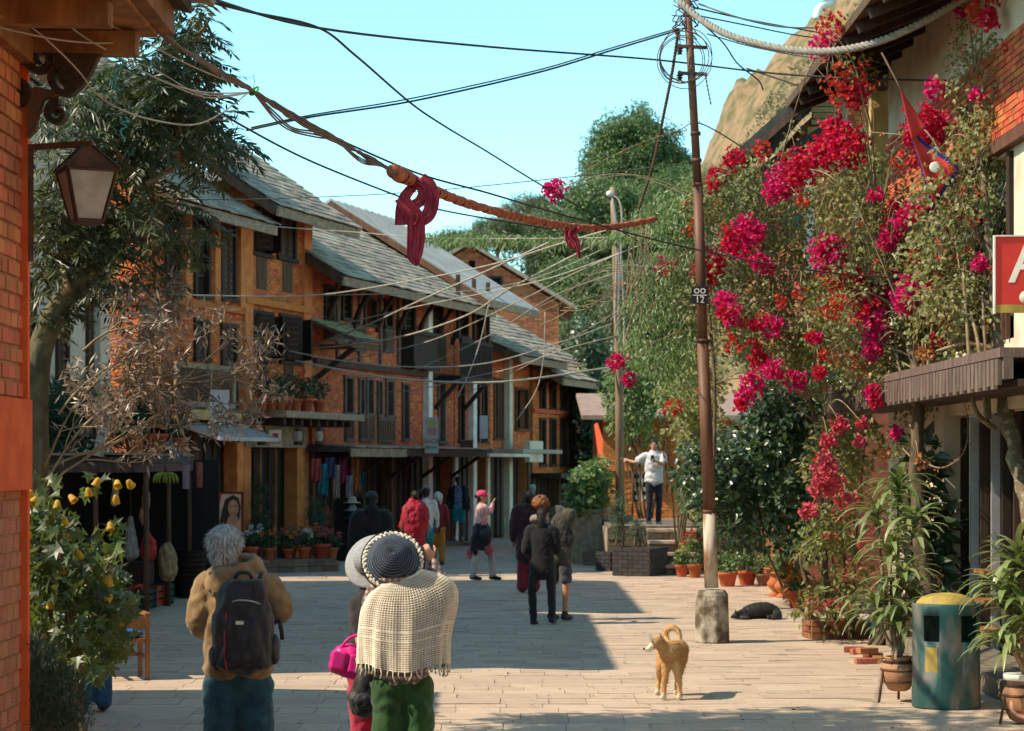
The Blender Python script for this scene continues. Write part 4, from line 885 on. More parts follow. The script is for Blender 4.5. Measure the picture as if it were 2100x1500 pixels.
rope('thin twisted guy cable hanging from pole head to the vine', [(1392,60,25.2),(1378,150,25.5),(1360,240,26),(1340,335,26.5),(1308,436,27)], .020, 'cable_brown', pitch=.12)
rope('short wire stay with a loop on the right of the steel pole', [(1446,150,24.6),(1452,185,24.6),(1458,215,24.6)], .010, 'cable_brown', 2, .1)
# ------------------------------------------------------------------ people and dogs
TMP = bpy.data.scenes.new('workbench')             # modifiers are applied in a scene of their own, removed below
def remeshed(mb, name, m, parent, voxel, smooth=6, wr=None, fac=.5):
    me = mb.mesh('tmp', None); o = bpy.data.objects.new('tmp', me); TMP.collection.objects.link(o)
    r = o.modifiers.new('r', 'REMESH'); r.mode = 'VOXEL'; r.voxel_size = voxel; r.use_smooth_shade = True
    s = o.modifiers.new('s', 'SMOOTH'); s.factor = fac; s.iterations = smooth
    vl = TMP.view_layers[0]; vl.update(); dg = vl.depsgraph; me2 = bpy.data.meshes.new_from_object(o.evaluated_get(dg)); bpy.data.objects.remove(o)
    n = len(me2.vertices)
    if wr and n:
        amp, fx, fz = wr; co = np.empty(n*3, np.float32); no = np.empty(n*3, np.float32); me2.vertices.foreach_get('co', co); me2.vertices.foreach_get('normal', no)
        co = co.reshape(-1, 3); no = no.reshape(-1, 3); sd_ = random.uniform(0, 50)
        d = np.array([noise.noise(Vector((c[0]*fx+sd_, c[1]*fx, c[2]*fz+c[0]*fx*.6)))+.6*noise.noise(Vector((c[0]*fx*2.3, c[1]*fx*2.3+sd_, c[2]*fz*2.1-c[0]*fx))) for c in co.tolist()])
        d = np.minimum(d, .35)
        co += no*(d*amp)[:, None]; me2.vertices.foreach_set('co', co.ravel())
    me2.polygons.foreach_set('use_smooth', np.ones(len(me2.polygons), bool)); me2.materials.clear(); me2.materials.append(m)
    return link(name, me2, parent)
def chain(mb, pts, rad, n=12, ref=(1,0,0)):
    """closed limb with rounded ends; rad entries r or (rx, ry)"""
    pts = [Vector(p) for p in pts]; rr = [(r if hasattr(r, '__len__') else (r, r)) for r in rad]
    t0 = (pts[0]-pts[1]).normalized(); t1 = (pts[-1]-pts[-2]).normalized(); e0 = min(rr[0])*.75; e1 = min(rr[-1])*.75
    P_ = [pts[0]+t0*e0, pts[0]+t0*e0*.6]+pts+[pts[-1]+t1*e1*.6, pts[-1]+t1*e1]
    R_ = [(a*.3, b*.3) for a, b in rr[:1]]+[(a*.78, b*.78) for a, b in rr[:1]]+rr+[(a*.78, b*.78) for a, b in rr[-1:]]+[(a*.3, b*.3) for a, b in rr[-1:]]
    mb.tube(P_, R_, n, ref=ref); return mb
def limb(mb, pts, rad, n=12, seg=5, ref=(1,0,0)):
    q = catmull(pts, seg); m = len(pts)-1
    rr = []
    for i in range(len(q)):
        t = i/(len(q)-1)*m; k = min(int(t), m-1); f = t-k; rr.append(rad[k]*(1-f)+rad[k+1]*f)
    return chain(mb, q, rr, n, ref)
def hand(mb, wr, dr, pn, s=1.0, curl=.5, side=1):
    """palm with four fingers and a thumb; dr: pointing direction, pn: palm normal (fingers curl towards it)"""
    dr = dr.normalized(); pn = (pn-dr*pn.dot(dr)).normalized(); sx = dr.cross(pn)*side
    chain(mb, [wr, wr+dr*.035*s, wr+dr*.08*s], [(.024*s,.018*s), (.036*s,.016*s), (.038*s,.013*s)], 10, ref=tuple(sx))
    for k, (off, L_) in enumerate(((.028,.072), (.010,.082), (-.009,.077), (-.027,.060))):
        b = wr+dr*.082*s+sx*off*s; c1 = curl*1.0; c2 = curl*2.1; c3 = curl*2.9
        p1 = b+(dr*math.cos(c1)+pn*math.sin(c1))*L_*.42*s; p2 = p1+(dr*math.cos(c2)+pn*math.sin(c2))*L_*.33*s; p3 = p2+(dr*math.cos(c3)+pn*math.sin(c3))*L_*.25*s
        chain(mb, [b-dr*.012*s, b, p1, p2, p3], [.0092*s,.0092*s,.0086*s,.0078*s,.0066*s], 7)
    b = wr+dr*.028*s+sx*.030*s; t1 = b+(dr*.55+sx*.65+pn*.35).normalized()*.036*s; t2 = t1+(dr*.85+sx*.1+pn*.55).normalized()*.032*s
    chain(mb, [b-sx*.012*s, b, t1, t2], [.011*s,.012*s,.0105*s,.0085*s], 7)
CL = {}
def cm(name, c, **kw):
    if name not in CL: CL[name] = cloth(name, c, **kw)
    return CL[name]
def rz(v, a): return Vector((v[0]*math.cos(a)-v[1]*math.sin(a), v[0]*math.sin(a)+v[1]*math.cos(a), v[2]))
def person(label, base, H, face, top, pants, shoes=(.02,.02,.02), skin='skin', hair=None, ov=None, voxel=.014, sleeve='long', hem=.86, wide=0., ptype='trousers', bulk=0., hz=None, curl=.5, head_turn=0., hairstyle='short', group=None, topname='jacket', hands=True):
    """base: ground point; face: degrees the figure faces (0 = towards the camera, 180 = away); ov: joints relative to base"""
    s = H/1.75; a = R(face); base = Vector(base)
    t = thing('person', label, 'person', base, 0, group)
    J = dict(pel=(0,0,.94), wai=(0,.01,1.08), che=(0,.005,1.28), upc=(0,.01,1.42), nb=(0,.015,1.49), nk=(0,-.005,1.56), hd=(0,-.012,1.645),
             shL=(.185,.01,1.425), elL=(.245,.03,1.14), wrL=(.265,-.06,.90), shR=(-.185,.01,1.425), elR=(-.245,.03,1.14), wrR=(-.265,-.06,.90),
             hiL=(.09,0,.92), knL=(.10,-.02,.50), anL=(.105,.02,.085), hiR=(-.09,0,.92), knR=(-.10,-.02,.50), anR=(-.105,.02,.085))
    J = {k: rz(Vector(v)*s, a) for k, v in J.items()}; J.update({k: Vector(v) for k, v in (ov or {}).items()})
    fw = rz((0,-1,0), a); ref = tuple(rz((1,0,0), a))
    tors = [J['pel']-Vector((0,0,.03*s)), J['wai'], J['che'], J['upc'], J['nb']]
    tr = [(.150,.105), (.135,.095), (.160,.108), (.150,.088), (.062,.058)]
    b = MB()
    chain(b, tors, [(x*s, y*s) for x, y in tr], 16, ref); chain(b, [J['nb']-Vector((0,0,.03*s)), J['nk'], J['hd']-Vector((0,0,.03*s))], [.058*s,.052*s,.054*s], 12, ref)
    hd = J['hd']; ha = a+R(head_turn); hf = rz((0,-1,0), ha); hx = rz((1,0,0), ha)
    hb = MB()
    hb.ball((0,.012,.028), (.074,.093,.082), 16, 10); hb.ball((0,-.018,-.035), (.058,.070,.075), 14, 9); hb.ball((0,-.055,-.085), (.030,.028,.025), 10, 7)
    chain(hb, [(0,-.082,.015), (0,-.098,-.018), (0,-.094,-.026)], [.010,.014,.012], 8); chain(hb, [(-.02,-.083,-.052), (.02,-.083,-.052)], [.008,.008], 8)
    for sx in (-1, 1): chain(hb, [(sx*.076,.012,-.022), (sx*.082,.020,.0), (sx*.078,.022,.02)], [(.010,.006),(.018,.007),(.014,.006)], 8, (0,1,0)); hb.ball((sx*.03,-.080,.030), (.02,.012,.009), 8, 5)
    b.add([hd+rz(Vector(v)*s, ha) for v in hb.v], hb.f, True)
    for S in 'LR':
        sh, el, wr_ = J['sh'+S], J['el'+S], J['wr'+S]
        limb(b, [J['upc']*.5+sh*.5, sh, el, wr_], [.055*s,.052*s,.040*s,.027*s], 12)
        if hands:
            dr = (J.get('hand'+S, wr_*2-el)-wr_); pn = fw if abs(dr.normalized().dot(fw)) < .8 else Vector((0,0,1)); hand(b, wr_, dr, pn, s, curl, 1 if S == 'L' else -1)
        limb(b, [J['hi'+S], J['kn'+S], J['an'+S]], [.088*s,.056*s,.038*s], 12)
        an = J['an'+S]; ft = J.get('ft'+S, fw); ft = ft.normalized(); chain(b, [an-ft*.04*s-Vector((0,0,.045*s)), an+ft*.06*s-Vector((0,0,.045*s)), an+ft*.15*s-Vector((0,0,.055*s))], [.034*s,.036*s,.028*s], 10)
    body_ = remeshed(b, 'body', M[skin], t, voxel*.62 if hands == 'fine' else voxel, 3)
    for sx in (-1, 1): MB().ball(hd+(hx*sx*.03+hf*.089+Vector((0,0,.012)))*s, (.010*s,.010*s,.006*s), 8, 5).build('eye', M['wood_black'], body_)
    if top:
        c = MB(); o_ = .018+bulk; tz = [J['pel']+Vector((0,0,(hem-.94)*s))]+tors[1:]
        chain(c, tz, [((x+o_+(.012 if i < 2 else .004))*s, (y+o_)*s) for i, (x, y) in enumerate(tr)], 18, ref)
        for S in 'LR':
            sh, el, wr_ = J['sh'+S], J['el'+S], J['wr'+S]
            if sleeve == 'long': limb(c, [J['upc']*.5+sh*.5, sh, el, wr_+(el-wr_)*.10], [(.066+bulk)*s,(.066+bulk)*s,(.056+bulk*.8)*s,(.042+bulk*.5)*s], 12)
            elif sleeve == 'short': limb(c, [J['upc']*.5+sh*.5, sh, sh.lerp(el, .75)], [(.066+bulk)*s,(.064+bulk)*s,(.06+bulk)*s], 12)
        remeshed(c, topname, top, t, voxel, 4, (.014*s, 9, 13))
    if pants:
        c = MB(); chain(c, [J['pel']+Vector((0,0,.12*s)), J['pel'], J['pel']-Vector((0,0,.06*s))], [(.150*s,.112*s),(.168*s,.122*s),(.150*s,.115*s)], 16, ref)
        for S in 'LR':
            hi, kn, an = J['hi'+S], J['kn'+S], J['an'+S]
            if ptype == 'shorts': limb(c, [hi, hi.lerp(kn, .9)], [.100*s,.085*s], 12)
            else: limb(c, [hi, kn, an+Vector((0,0,.01*s))], [(.100+wide*.2)*s,(.070+wide*.7)*s,(.056+wide)*s], 12)
        remeshed(c, 'shorts' if ptype == 'shorts' else 'trousers', pants, t, voxel, 4, (.016*s, 8, 11))
    if shoes:
        sm_ = cm('shoe_%02d%02d%02d' % tuple(int(x*99) for x in shoes), shoes, rough=.7)
        for S in 'LR':
            an = J['an'+S]; ft = J.get('ft'+S, fw).normalized(); c = MB(); z_ = Vector((0,0,1))
            chain(c, [an-ft*.045*s-z_*.035*s, an+ft*.05*s-z_*.042*s, an+ft*.165*s-z_*.055*s], [(.046*s,.042*s),(.050*s,.044*s),(.040*s,.032*s)], 12); limb(c, [an+z_*.03*s, an-z_*.03*s], [.046*s,.050*s], 10)
            remeshed(c, 'shoe', sm_, t, voxel, 2)
    if hair is not None:
        c = MB(); hp = lambda x, y, z: hd+rz(Vector((x, y, z))*s, ha)
        def ball(cx, cy, cz, rx, ry, rz_, n=14): 
            q = MB().ball((cx,cy,cz), (rx,ry,rz_), n, 9); c.add([hp(*v) for v in q.v], q.f, True)
        if hairstyle == 'curly':
            for i in range(150):
                u = random.uniform(0, 6.283); v = random.uniform(-.35, 1); r = math.sqrt(max(0, 1-v*v)); y = .03+.105*r*math.sin(u)
                if y < -.07 and v < .25: continue
                ball(.105*r*math.cos(u), y, .045+.10*v, .026, .026, .026, 7)
            ball(0,.025,.04,.09,.10,.09)
        else:
            ball(0,.020,.040,.084,.100,.082)
            ball(0,.052,-.018,.074,.062,.070)
            if hairstyle == 'long': limb(c, [hp(0,.05,.03), hp(0,.075,-.10), hp(0,.085,-.25)], [.075*s,.07*s,.045*s], 12)
            if hairstyle == 'bun': ball(0,.125,.03,.045,.04,.045)
            if hairstyle == 'short':
                for i in range(90):
                    u = random.uniform(0, 6.283); v = random.uniform(-.2, 1); r = math.sqrt(1-v*v)
                    y = .024+.096*r*math.sin(u)
                    if y < -.05 and v < .5: continue
                    ball(.080*r*math.cos(u), y, .032+.080*v, .016, .018, .013, 6)
        remeshed(c, 'hair', hair, t, voxel*.8 if hairstyle != 'curly' else voxel*.6, 2 if hairstyle == 'short' else 1, (.006, 40, 25))
    t['_'] = 0; del t['_']
    return t, J, hd
def hairmat(n, c): return mat(n, c, [x*.35 for x in c], rough=.5, scale=60, var=0, stretch=(1,1,.12), bump=.6, bscale=120)
M['hair_black'] = hairmat('hair_black', (.018,.013,.011)); M['hair_grey'] = hairmat('hair_grey', (.42,.42,.41)); M['hair_ginger'] = hairmat('hair_ginger', (.30,.11,.03))
def rel(base): return lambda px, py, d: P(px, py, d)-Vector(base)
# ---- man with the backpack
d = 11.4; bs = (P(488, 0, d).x, d, 0); q = rel(bs)
tan = cm('tan_fleece', (.30,.185,.085)); jean = cm('jeans_blue', (.018,.075,.105))
pm, J, hd = person('grey haired man from behind in tan hoodie and jeans', bs, 1.755, 180, tan, jean, hair=M['hair_grey'], head_turn=-12, voxel=.011, hem=1.00, bulk=.016, hands='fine', curl=.7,
    ov=dict(shL=q(425,1205,d), elL=q(408,1275,d-.02), wrL=q(440,1300,d+.28), handL=q(470,1290,d+.36), shR=q(548,1205,d), elR=q(578,1250,d-.02), wrR=q(556,1258,d+.10), handR=q(540,1254,d+.14), hd=q(464,1122,d-.0), nk=q(472,1165,d)), topname='hoodie', wide=.02)
hb = MB(); 
for i, (w_, z_) in enumerate(((.125,1.47),(.14,1.505),(.125,1.54),(.105,1.57))):
    hb.tube([(w_*math.cos(t/14*6.283), .115*math.sin(t/14*6.283)-.02*(i<2), z_+.02*math.sin(t/14*6.283+1.57)-.03*math.sin(t/14*6.283)*-1) for t in range(15)], .034, 8)
hb.ball((-.02,-.125,1.47), (.13,.06,.10))
hood = remeshed(hb, 'hood', tan, pm, .011, 5, (.012, 14, 18)); hood.location = (q(475,0,d).x+.02, .0, -.015)
hs_ = next(c_ for c_ in pm.children if c_.name.startswith('hair')); n_ = len(hs_.data.vertices); co = np.empty(n_*3, np.float32); no = np.empty(n_*3, np.float32); hs_.data.vertices.foreach_get('co', co); hs_.data.vertices.foreach_get('normal', no); co = co.reshape(-1,3); no = no.reshape(-1,3); ii = RNG.integers(n_, size=3800)
STRANDS = (co[ii], no[ii]*.35+np.array([.05,-.1,-.75])+RNG.normal(0,.22,(3800,3)), no[ii], hs_)
BP = thing('backpack', 'black backpack with red zip piping on the man in the hoodie', 'backpack', (bs[0], bs[1], 0))
bk = cm('nylon_black', (.022,.021,.023), rough=.5); red_ = mat('piping_red', (.42,.03,.05), var=0)
c = q(500, 1275, d-.16); m = MB()
for i, (z_, wx, wy) in enumerate(((1.02,.155,.085),(1.10,.168,.105),(1.22,.165,.115),(1.34,.145,.105),(1.43,.11,.08),(1.475,.06,.045))):
    pass
m.grid(lambda u, v: (lambda z_, w, dp: (c.x+w*math.copysign(abs(math.cos(u*6.2832))**.55, math.cos(u*6.2832)), -.19+dp*math.copysign(abs(math.sin(u*6.2832))**.6, math.sin(u*6.2832)), z_))(.985+.50*v, .158*min(1, (v*9+.25))*(1-.55*max(0, v-.55)**1.6*2.2), .10*min(1, v*8+.3)*(1-.9*max(0, v-.6)**1.5*2)), 40, 30, closed=True)
m.f.append(list(range(39, -1, -1))); m.sm.append(True); m.f.append(list(range(29*40, 30*40))); m.sm.append(True)
remeshed(m, 'main_bag', bk, BP, .010, 6, (.018, 10, 7))
m = MB(); chain(m, [(c.x+.012,-.262,1.27),(c.x+.012,-.272,1.18),(c.x+.012,-.272,1.07)], [(.085,.03),(.11,.036),(.118,.034)], 18); remeshed(m, 'front_pocket', bk, BP, .009, 5, (.016, 12, 6))
m = MB(); m.ball((c.x-.145, -.2, 1.08), (.035,.07,.075)); remeshed(m, 'side_pocket', bk, BP, .009, 2, (.01,14,14)); m = MB(); m.ball((c.x+.16, -.17, 1.12), (.035,.06,.085)); remeshed(m, 'side_pocket', bk, BP, .009, 2, (.01,14,14))
for sx, px in ((-1, 447), (1, 525)):
    a_, b_, e_ = q(px+ (6 if sx<0 else 0), 1205, d-.125), q(px-(10 if sx<0 else -6), 1172, d-.06), q(px-(12 if sx<0 else -8), 1190, d+.10)
    MB().tube(catmull([a_+Vector((sx*-.02,-.03,-.07)), a_, b_, e_], 5), [(.028,.008)]*16, 8, ref=(1,0,0)).build('shoulder_strap', bk, BP)
MB().tube(catmull([(c.x-.075,-.275,1.33),(c.x-.085,-.292,1.2),(c.x-.08,-.285,1.06),(c.x-.07,-.27,1.01)], 5), .004, 5).build('piping', red_, BP)
MB().tube(catmull([(c.x-.09,-.255,1.36),(c.x,-.285,1.385),(c.x+.10,-.255,1.36),(c.x+.13,-.24,1.28)], 6), .005, 5).build('zip', M['tin'], BP)
solid('badge', M['white_paint'], BP, (c.x-.02, c.x+.02, -.338, -.33, 1.262, 1.280))
MB().tube(catmull([(c.x-.05,-.15,1.47),(c.x-.03,-.19,1.52),(c.x+.03,-.19,1.52),(c.x+.05,-.15,1.47)], 5), .011, 7).build('grab_handle', bk, BP)
MB().tube(catmull([(c.x+.15,-.16,1.25),(c.x+.185,-.18,1.27),(c.x+.20,-.18,1.22),(c.x+.205,-.18,1.17)], 5), [(.012,.004)]*16, 6).build('loose_strap', bk, BP)
# ---- woman in the crochet poncho
d = 12.3; bs = (P(826, 0, d).x, d, 0); q = rel(bs)
green = cm('green_trouser', (.025,.085,.018), rough=.8); plaid = cm('plaid_shirt', (.42,.36,.30))
def check_mat(name, c, l1, l2, sc):
    m = mat(name, c, [x*.85 for x in c], var=0, rough=.9); n = m.node_tree.nodes; l = m.node_tree.links; b = next(x for x in n if x.type == 'BSDF_PRINCIPLED'); tc = next(x for x in n if x.type == 'TEX_COORD')
    prev = b.inputs['Base Color'].links[0].from_socket
    for ax, col_, s_, w_ in (('X', l1, sc, .72), ('Z', l1, sc, .72), ('X', l2, sc*2, .86), ('Z', l2, sc*2, .86)):
        wv = n.new('ShaderNodeTexWave'); wv.bands_direction = ax; wv.inputs['Scale'].default_value = s_; l.new(tc.outputs['Object'], wv.inputs['Vector'])
        th = n.new('ShaderNodeMath'); th.operation = 'GREATER_THAN'; th.inputs[1].default_value = w_; l.new(wv.outputs['Fac'], th.inputs[0])
        ml = n.new('ShaderNodeMath'); ml.operation = 'MULTIPLY'; ml.inputs[1].default_value = .75; l.new(th.outputs[0], ml.inputs[0])
        mx = n.new('ShaderNodeMix'); mx.data_type = 'RGBA'; mx.inputs[7].default_value = (*col_, 1); l.new(ml.outputs[0], mx.inputs[0]); l.new(prev, mx.inputs[6]); prev = mx.outputs[2]
    l.new(prev, b.inputs['Base Color']); return m
plaid = check_mat('plaid', (.50,.43,.36), (.05,.05,.07), (.25,.10,.07), 9)
pw, J, hd = person('woman from behind in cream crochet poncho and wide green trousers', bs, 1.57, 180, plaid, green, hair=M['hair_black'], voxel=.011, hem=.93, bulk=.0, wide=.055, hands='fine', curl=.9,
    ov=dict(hd=q(808,1145,d-.01), nk=q(812,1175,d), elR=q(902,1198,d+.03), wrR=q(884,1150,d+.06), handR=q(862,1106,d+.04), shR=q(872,1212,d), shL=q(768,1215,d), elL=q(758,1285,d+.02), wrL=q(765,1310,d+.15)), topname='shirt')
# poncho: netted surface
PO = bpy.data.objects  # (the poncho is a garment: child of the woman)
cx0 = q(828, 0, d).x
def pon(u, v):
    a_ = u*6.28318; ca, sa = math.cos(a_), math.sin(a_)
    z0 = 1.435; zz = z0-.50*v**.92-.02*math.sin(a_*3)*v
    sp = 1-math.exp(-v*7.5)
    rx = .085+.155*sp+.015*v; ry = .075+.09*sp+.05*v
    x = rx*ca; y = ry*sa
    if ca > 0:                                             # lifted right arm
        k_ = ca**1.5*math.exp(-((v-.30)/.26)**2); x += .075*k_; zz += .095*ca**2*math.exp(-((v-.22)/.28)**2)+.04*ca**2*v*(1-v)
    else: x -= .012*abs(ca)*math.sin(v*3.1)
    f_ = .012*v*math.sin(a_*9+v*2)+.007*v*math.sin(a_*17); x += f_*ca; y += f_*sa
    return (cx0+x+.02*v*0, y, zz)
wool = mat('cream_crochet', (.82,.73,.60), (.72,.62,.48), var=0, scale=30, rough=.95, bump=.4, bscale=180)
nu, nv = 92, 40
g = MB().grid(pon, nu, nv, closed=True); po = link('poncho', g.mesh('poncho', wool), pw)
wf = po.modifiers.new('net', 'WIREFRAME'); wf.thickness = .0098; wf.use_replace = True; wf.use_even_offset = False; wf.offset = 0
g2 = MB().grid(lambda u, v: (lambda p_: (p_[0]-(p_[0]-cx0)*.03, p_[1]*.96, p_[2]-.003))(pon(u, v)), 60, 24, closed=True); li = link('poncho_lining', g2.mesh('poncho_lining', cm('cream_lining', (.58,.46,.33))), po)
hemv = [pon(i/46, 1.0) for i in range(46)]
k = MB()
for i in range(46):
    p_ = Vector(hemv[i]); L_ = random.uniform(.035, .06); k.tube([p_, p_+Vector((random.gauss(0,.004),-.004,-L_*.5)), p_+Vector((random.gauss(0,.008),0,-L_))], [.0038,.0035,.006], 5)
k.build('fringe', wool, po)['kind'] = 'stuff'
for vv in (.55, .66, .77): MB().tube([Vector(pon(i/60, vv))*1 for i in range(61)], .0048, 5).build('crochet_band', wool, po)
MB().tube([Vector(pon(i/40, 0)) for i in range(41)], .008, 6).build('neckline', wool, po)
k = MB(); k.ball(q(812, 1186, d-.02), (.115,.085,.03)); remeshed(k, 'collar', plaid, pw, .01, 3, (.01,20,20))
# crochet sun hat
HT = thing('sun_hat', 'navy crochet sun hat with cream lace brim on the poncho woman', 'hat', Vector(bs)+q(806, 1148, d-.02)); HT.rotation_euler = (R(70), R(6), 0)
navy = mat('navy_straw', (.018,.028,.05), (.06,.075,.10), var=0, scale=60, rough=.75, bump=.5, bscale=150, contrast=(.5,.75))
n = navy.node_tree.nodes; l = navy.node_tree.links; b = next(x for x in n if x.type == 'BSDF_PRINCIPLED'); tc = next(x for x in n if x.type == 'TEX_COORD'); wv = n.new('ShaderNodeTexWave'); wv.wave_type = 'RINGS'; wv.rings_direction = 'Z'; wv.inputs['Scale'].default_value = 26; wv.inputs['Distortion'].default_value = 1.2; wv.inputs['Detail Scale'].default_value = 9; l.new(tc.outputs['Object'], wv.inputs['Vector']); mr = n.new('ShaderNodeMapRange'); mr.inputs[1].default_value = .72; mr.inputs[2].default_value = 1.0; mr.inputs[4].default_value = .75; l.new(wv.outputs['Fac'], mr.inputs[0])
mx = n.new('ShaderNodeMix'); mx.data_type = 'RGBA'; mx.inputs[7].default_value = (.20,.23,.27,1); l.new(mr.outputs[0], mx.inputs[0]); l.new(b.inputs['Base Color'].links[0].from_socket, mx.inputs[6]); l.new(mx.outputs[2], b.inputs['Base Color'])
prof = [(.0, .135)]
for i in range(1, 16):
    a_ = i/15; r = .118*math.sin(a_*1.45)**.8*1.02; z_ = .135-.115*(1-math.cos(a_*1.5)); prof += [(r-.003, z_+.0), (r, z_+.0045*(1-a_*.5)), (r+.002, z_-.001)]
prof += [(.128, .012), (.150, -.012), (.166, -.022), (.176, -.024), (.174, -.030), (.148, -.020), (.118, .0)]
MB().lathe(prof, 40, (0,0,0), close=False).build('crown', navy, HT)
k = MB()
for i in range(110):
    a_ = i/110*6.283; r = .164+.008*math.sin(i*2.1); k.ball((r*math.cos(a_), r*math.sin(a_), -.020+.003*math.sin(i*1.7)), (.010,.010,.007), 6, 5)
k.build('lace_edge', wool, HT)['kind'] = 'stuff'
MB().tube([(.184*math.cos(i/40*6.283), .184*math.sin(i/40*6.283), -.026) for i in range(41)], .004, 6).build('brim_wire', M['wood_black'], HT)
# ---- companion with the grey felt hat
d = 13.0; bs = (P(768, 0, d).x, d, 0); q = rel(bs)
brown = cm('dark_brown_top', (.035,.024,.026)); redp = cm('red_trouser', (.50,.03,.075))
pc, J, hd = person('woman in grey felt hat and red trousers beside the poncho woman', bs, 1.56, 172, brown, redp, hair=mat('hair_auburn', (.14,.04,.025), var=0), voxel=.011, hands='fine', curl=1.2, wide=.012, hem=.86,
    ov=dict(hd=q(764,1150,d+.02), shL=q(752,1216,d), elL=q(738,1268,d+.02), wrL=q(736,1296,d-.06), handL=q(738,1310,d-.08)), topname='top', hairstyle='short')
GHt = thing('felt_hat', 'pale grey felt hat with a dark cord on the companion', 'hat', Vector(bs)+q(762, 1150, d-.01)); GHt.rotation_euler = (R(58), R(-34), 0)
felt = mat('grey_felt', (.36,.36,.36), (.27,.27,.27), var=0, scale=120, rough=.95, bump=.3, bscale=200)
MB().lathe([(0,.12),(.05,.118),(.085,.10),(.098,.06),(.102,.02),(.108,.008),(.135,.0),(.165,-.008),(.18,-.016),(.178,-.020),(.15,-.012),(.10,-.002)], 40, close=False).build('hat_body', felt, GHt)
MB().tube([(.1035*math.cos(i/30*6.283), .1035*math.sin(i/30*6.283), .018) for i in range(31)], .004, 6).build('cord', M['wood_black'], GHt)
# handbag and black rucksack
pk = mat('pink_leather', (.72,.02,.24), (.60,.015,.19), var=0, scale=8, rough=.4, bump=.15, bscale=20)
d = 12.75; c = P(716, 1353, d); HBg = thing('handbag', 'bright pink leather handbag with two front pockets', 'handbag', c)
m = MB(); m.ball((0,0,0), (.115,.07,.095), 20, 12); chain(m, [(-.07,0,-.05),(.08,0,-.06)], [.055,.055]); remeshed(m, 'bag_body', pk, HBg, .008, 6, (.008,14,14)); HBg.rotation_euler = (0, R(12), 0)
for x in (-.055, .05): m = MB(); m.box(x-.042, x+.042, -.095, -.05, -.065, .045); remeshed(m, 'pocket', pk, HBg, .007, 5)
for y in (-.03, .03): MB().tube(catmull([(-.06,y,.06),(-.03,y,.12),(.03,y*.5,.155),(.08,y,.12),(.09,y,.06)], 5), .008, 6).build('handle', pk, HBg)
MB().tube([(.045,-.1,.03),(.06,-.1,-.03)], [(.006,.002)]*2, 6).build('tassel', mat('brass', (.5,.33,.08), metal=.8, rough=.4, var=0), HBg)
c = P(750, 1412, d-.2); RB = thing('rucksack', 'limp black rucksack hanging behind the pink handbag', 'rucksack', c)
m = MB(); chain(m, [(.005,0,.13),(-.01,0,.04),(-.01,0,-.06),(.0,0,-.12)], [(.035,.03),(.075,.06),(.098,.07),(.085,.06)], 16); remeshed(m, 'bag_body', bk, RB, .009, 4, (.02,12,9))
m = MB(); m.ball((-.01,-.07,-.07), (.06,.025,.05)); remeshed(m, 'pocket', bk, RB, .008, 3, (.01,14,14))
for x in (-.03, .045): MB().tube(catmull([(x,0,.10),(x+.01,.02,.19),(x+.03,.05,.25)], 5), [(.014,.004)]*11, 6).build('strap', bk, RB)
solid('buckle', M['tin'], RB, (.03,.055,-.088,-.08,.02,.045))
# ---- people farther down the street
def zperson(px, py_feet=None, d=None): 
    d = d or F*CH/(py_feet-HY); return (P(px, 0, d).x, d, 0), d
def cap(par_label, hd, bs, col_, face, s=1, brim=True, cat='cap'):
    t = thing('cap', par_label, cat, Vector(bs)+hd+Vector((0,.01,.045))*s, R(face)); cmx = cm('cap_%02d%02d%02d' % tuple(int(x*99) for x in col_), col_)
    m = MB().ball((0,.012,.005), (.088,.106,.085), 18, 11); 
    if brim: m.tube(catmull([(0,-.085,.01),(0,-.13,.005),(0,-.165,-.012)], 3), [(.07,.008),(.075,.008),(.075,.008),(.072,.008),(.068,.008),(.06,.008),(.05,.007)], 12, ref=(1,0,0))
    remeshed(m, 'cap_shell', cmx, t, .009, 2); return t
bs, d = zperson(988, 1191); q = rel(bs)
pinkp = mat('pink_print', (.52,.20,.22), (.62,.40,.36), var=0, scale=18, rough=.9, contrast=(.45,.55))
pale_p = mat('pale_trousers', (.46,.40,.34), (.24,.25,.27), var=0, scale=3, rough=.9)
pp, J, hd = person('woman in pink cap pointing along the street', bs, 1.58, 90, pinkp, pale_p, shoes=(.02,.02,.022), hair=M['hair_black'], voxel=.016, hem=.92, wide=.02, hairstyle='bun', sleeve='long',
    ov=dict(anL=q(970,1181,d-.05), knL=q(976,1130,d-.05), anR=q(1010,1181,d+.1), knR=q(1004,1132,d+.1), shR=q(994,1040,d-.16), elR=q(1004,1052,d-.2), wrR=q(1011,1032,d-.16), handR=q(1016,1018,d-.14), ftL=(1,-.3,0), ftR=(1,-.2,0)), topname='blouse')
cap('bright pink cap on the woman pointing', hd, bs, (.70,.05,.14), 90)
m = MB(); chain(m, [(0,0,.95),(0,0,.80),(.0,-.02,.66)], [(.155,.18),(.175,.19),(.16,.17)], 16); chain(m, [(-.1,-.1,.85),(-.13,-.12,.6),(-.11,-.10,.45)], [.07,.08,.03]); remeshed(m, 'tied_jacket', cm('navy_jacket', (.015,.015,.022)), pp, .016, 3, (.03,9,7))
m = MB(); chain(m, [(-.16,-.04,.62),(-.2,-.04,.50),(-.19,-.03,.44)], [.05,.08,.075]); chain(m, [(.1,-.06,.66),(.13,-.06,.52)], [.07,.09]); remeshed(m, 'tunic_hem', mat('pink_tunic', (.45,.10,.13), var=0), pp, .016, 3, (.02,9,9))
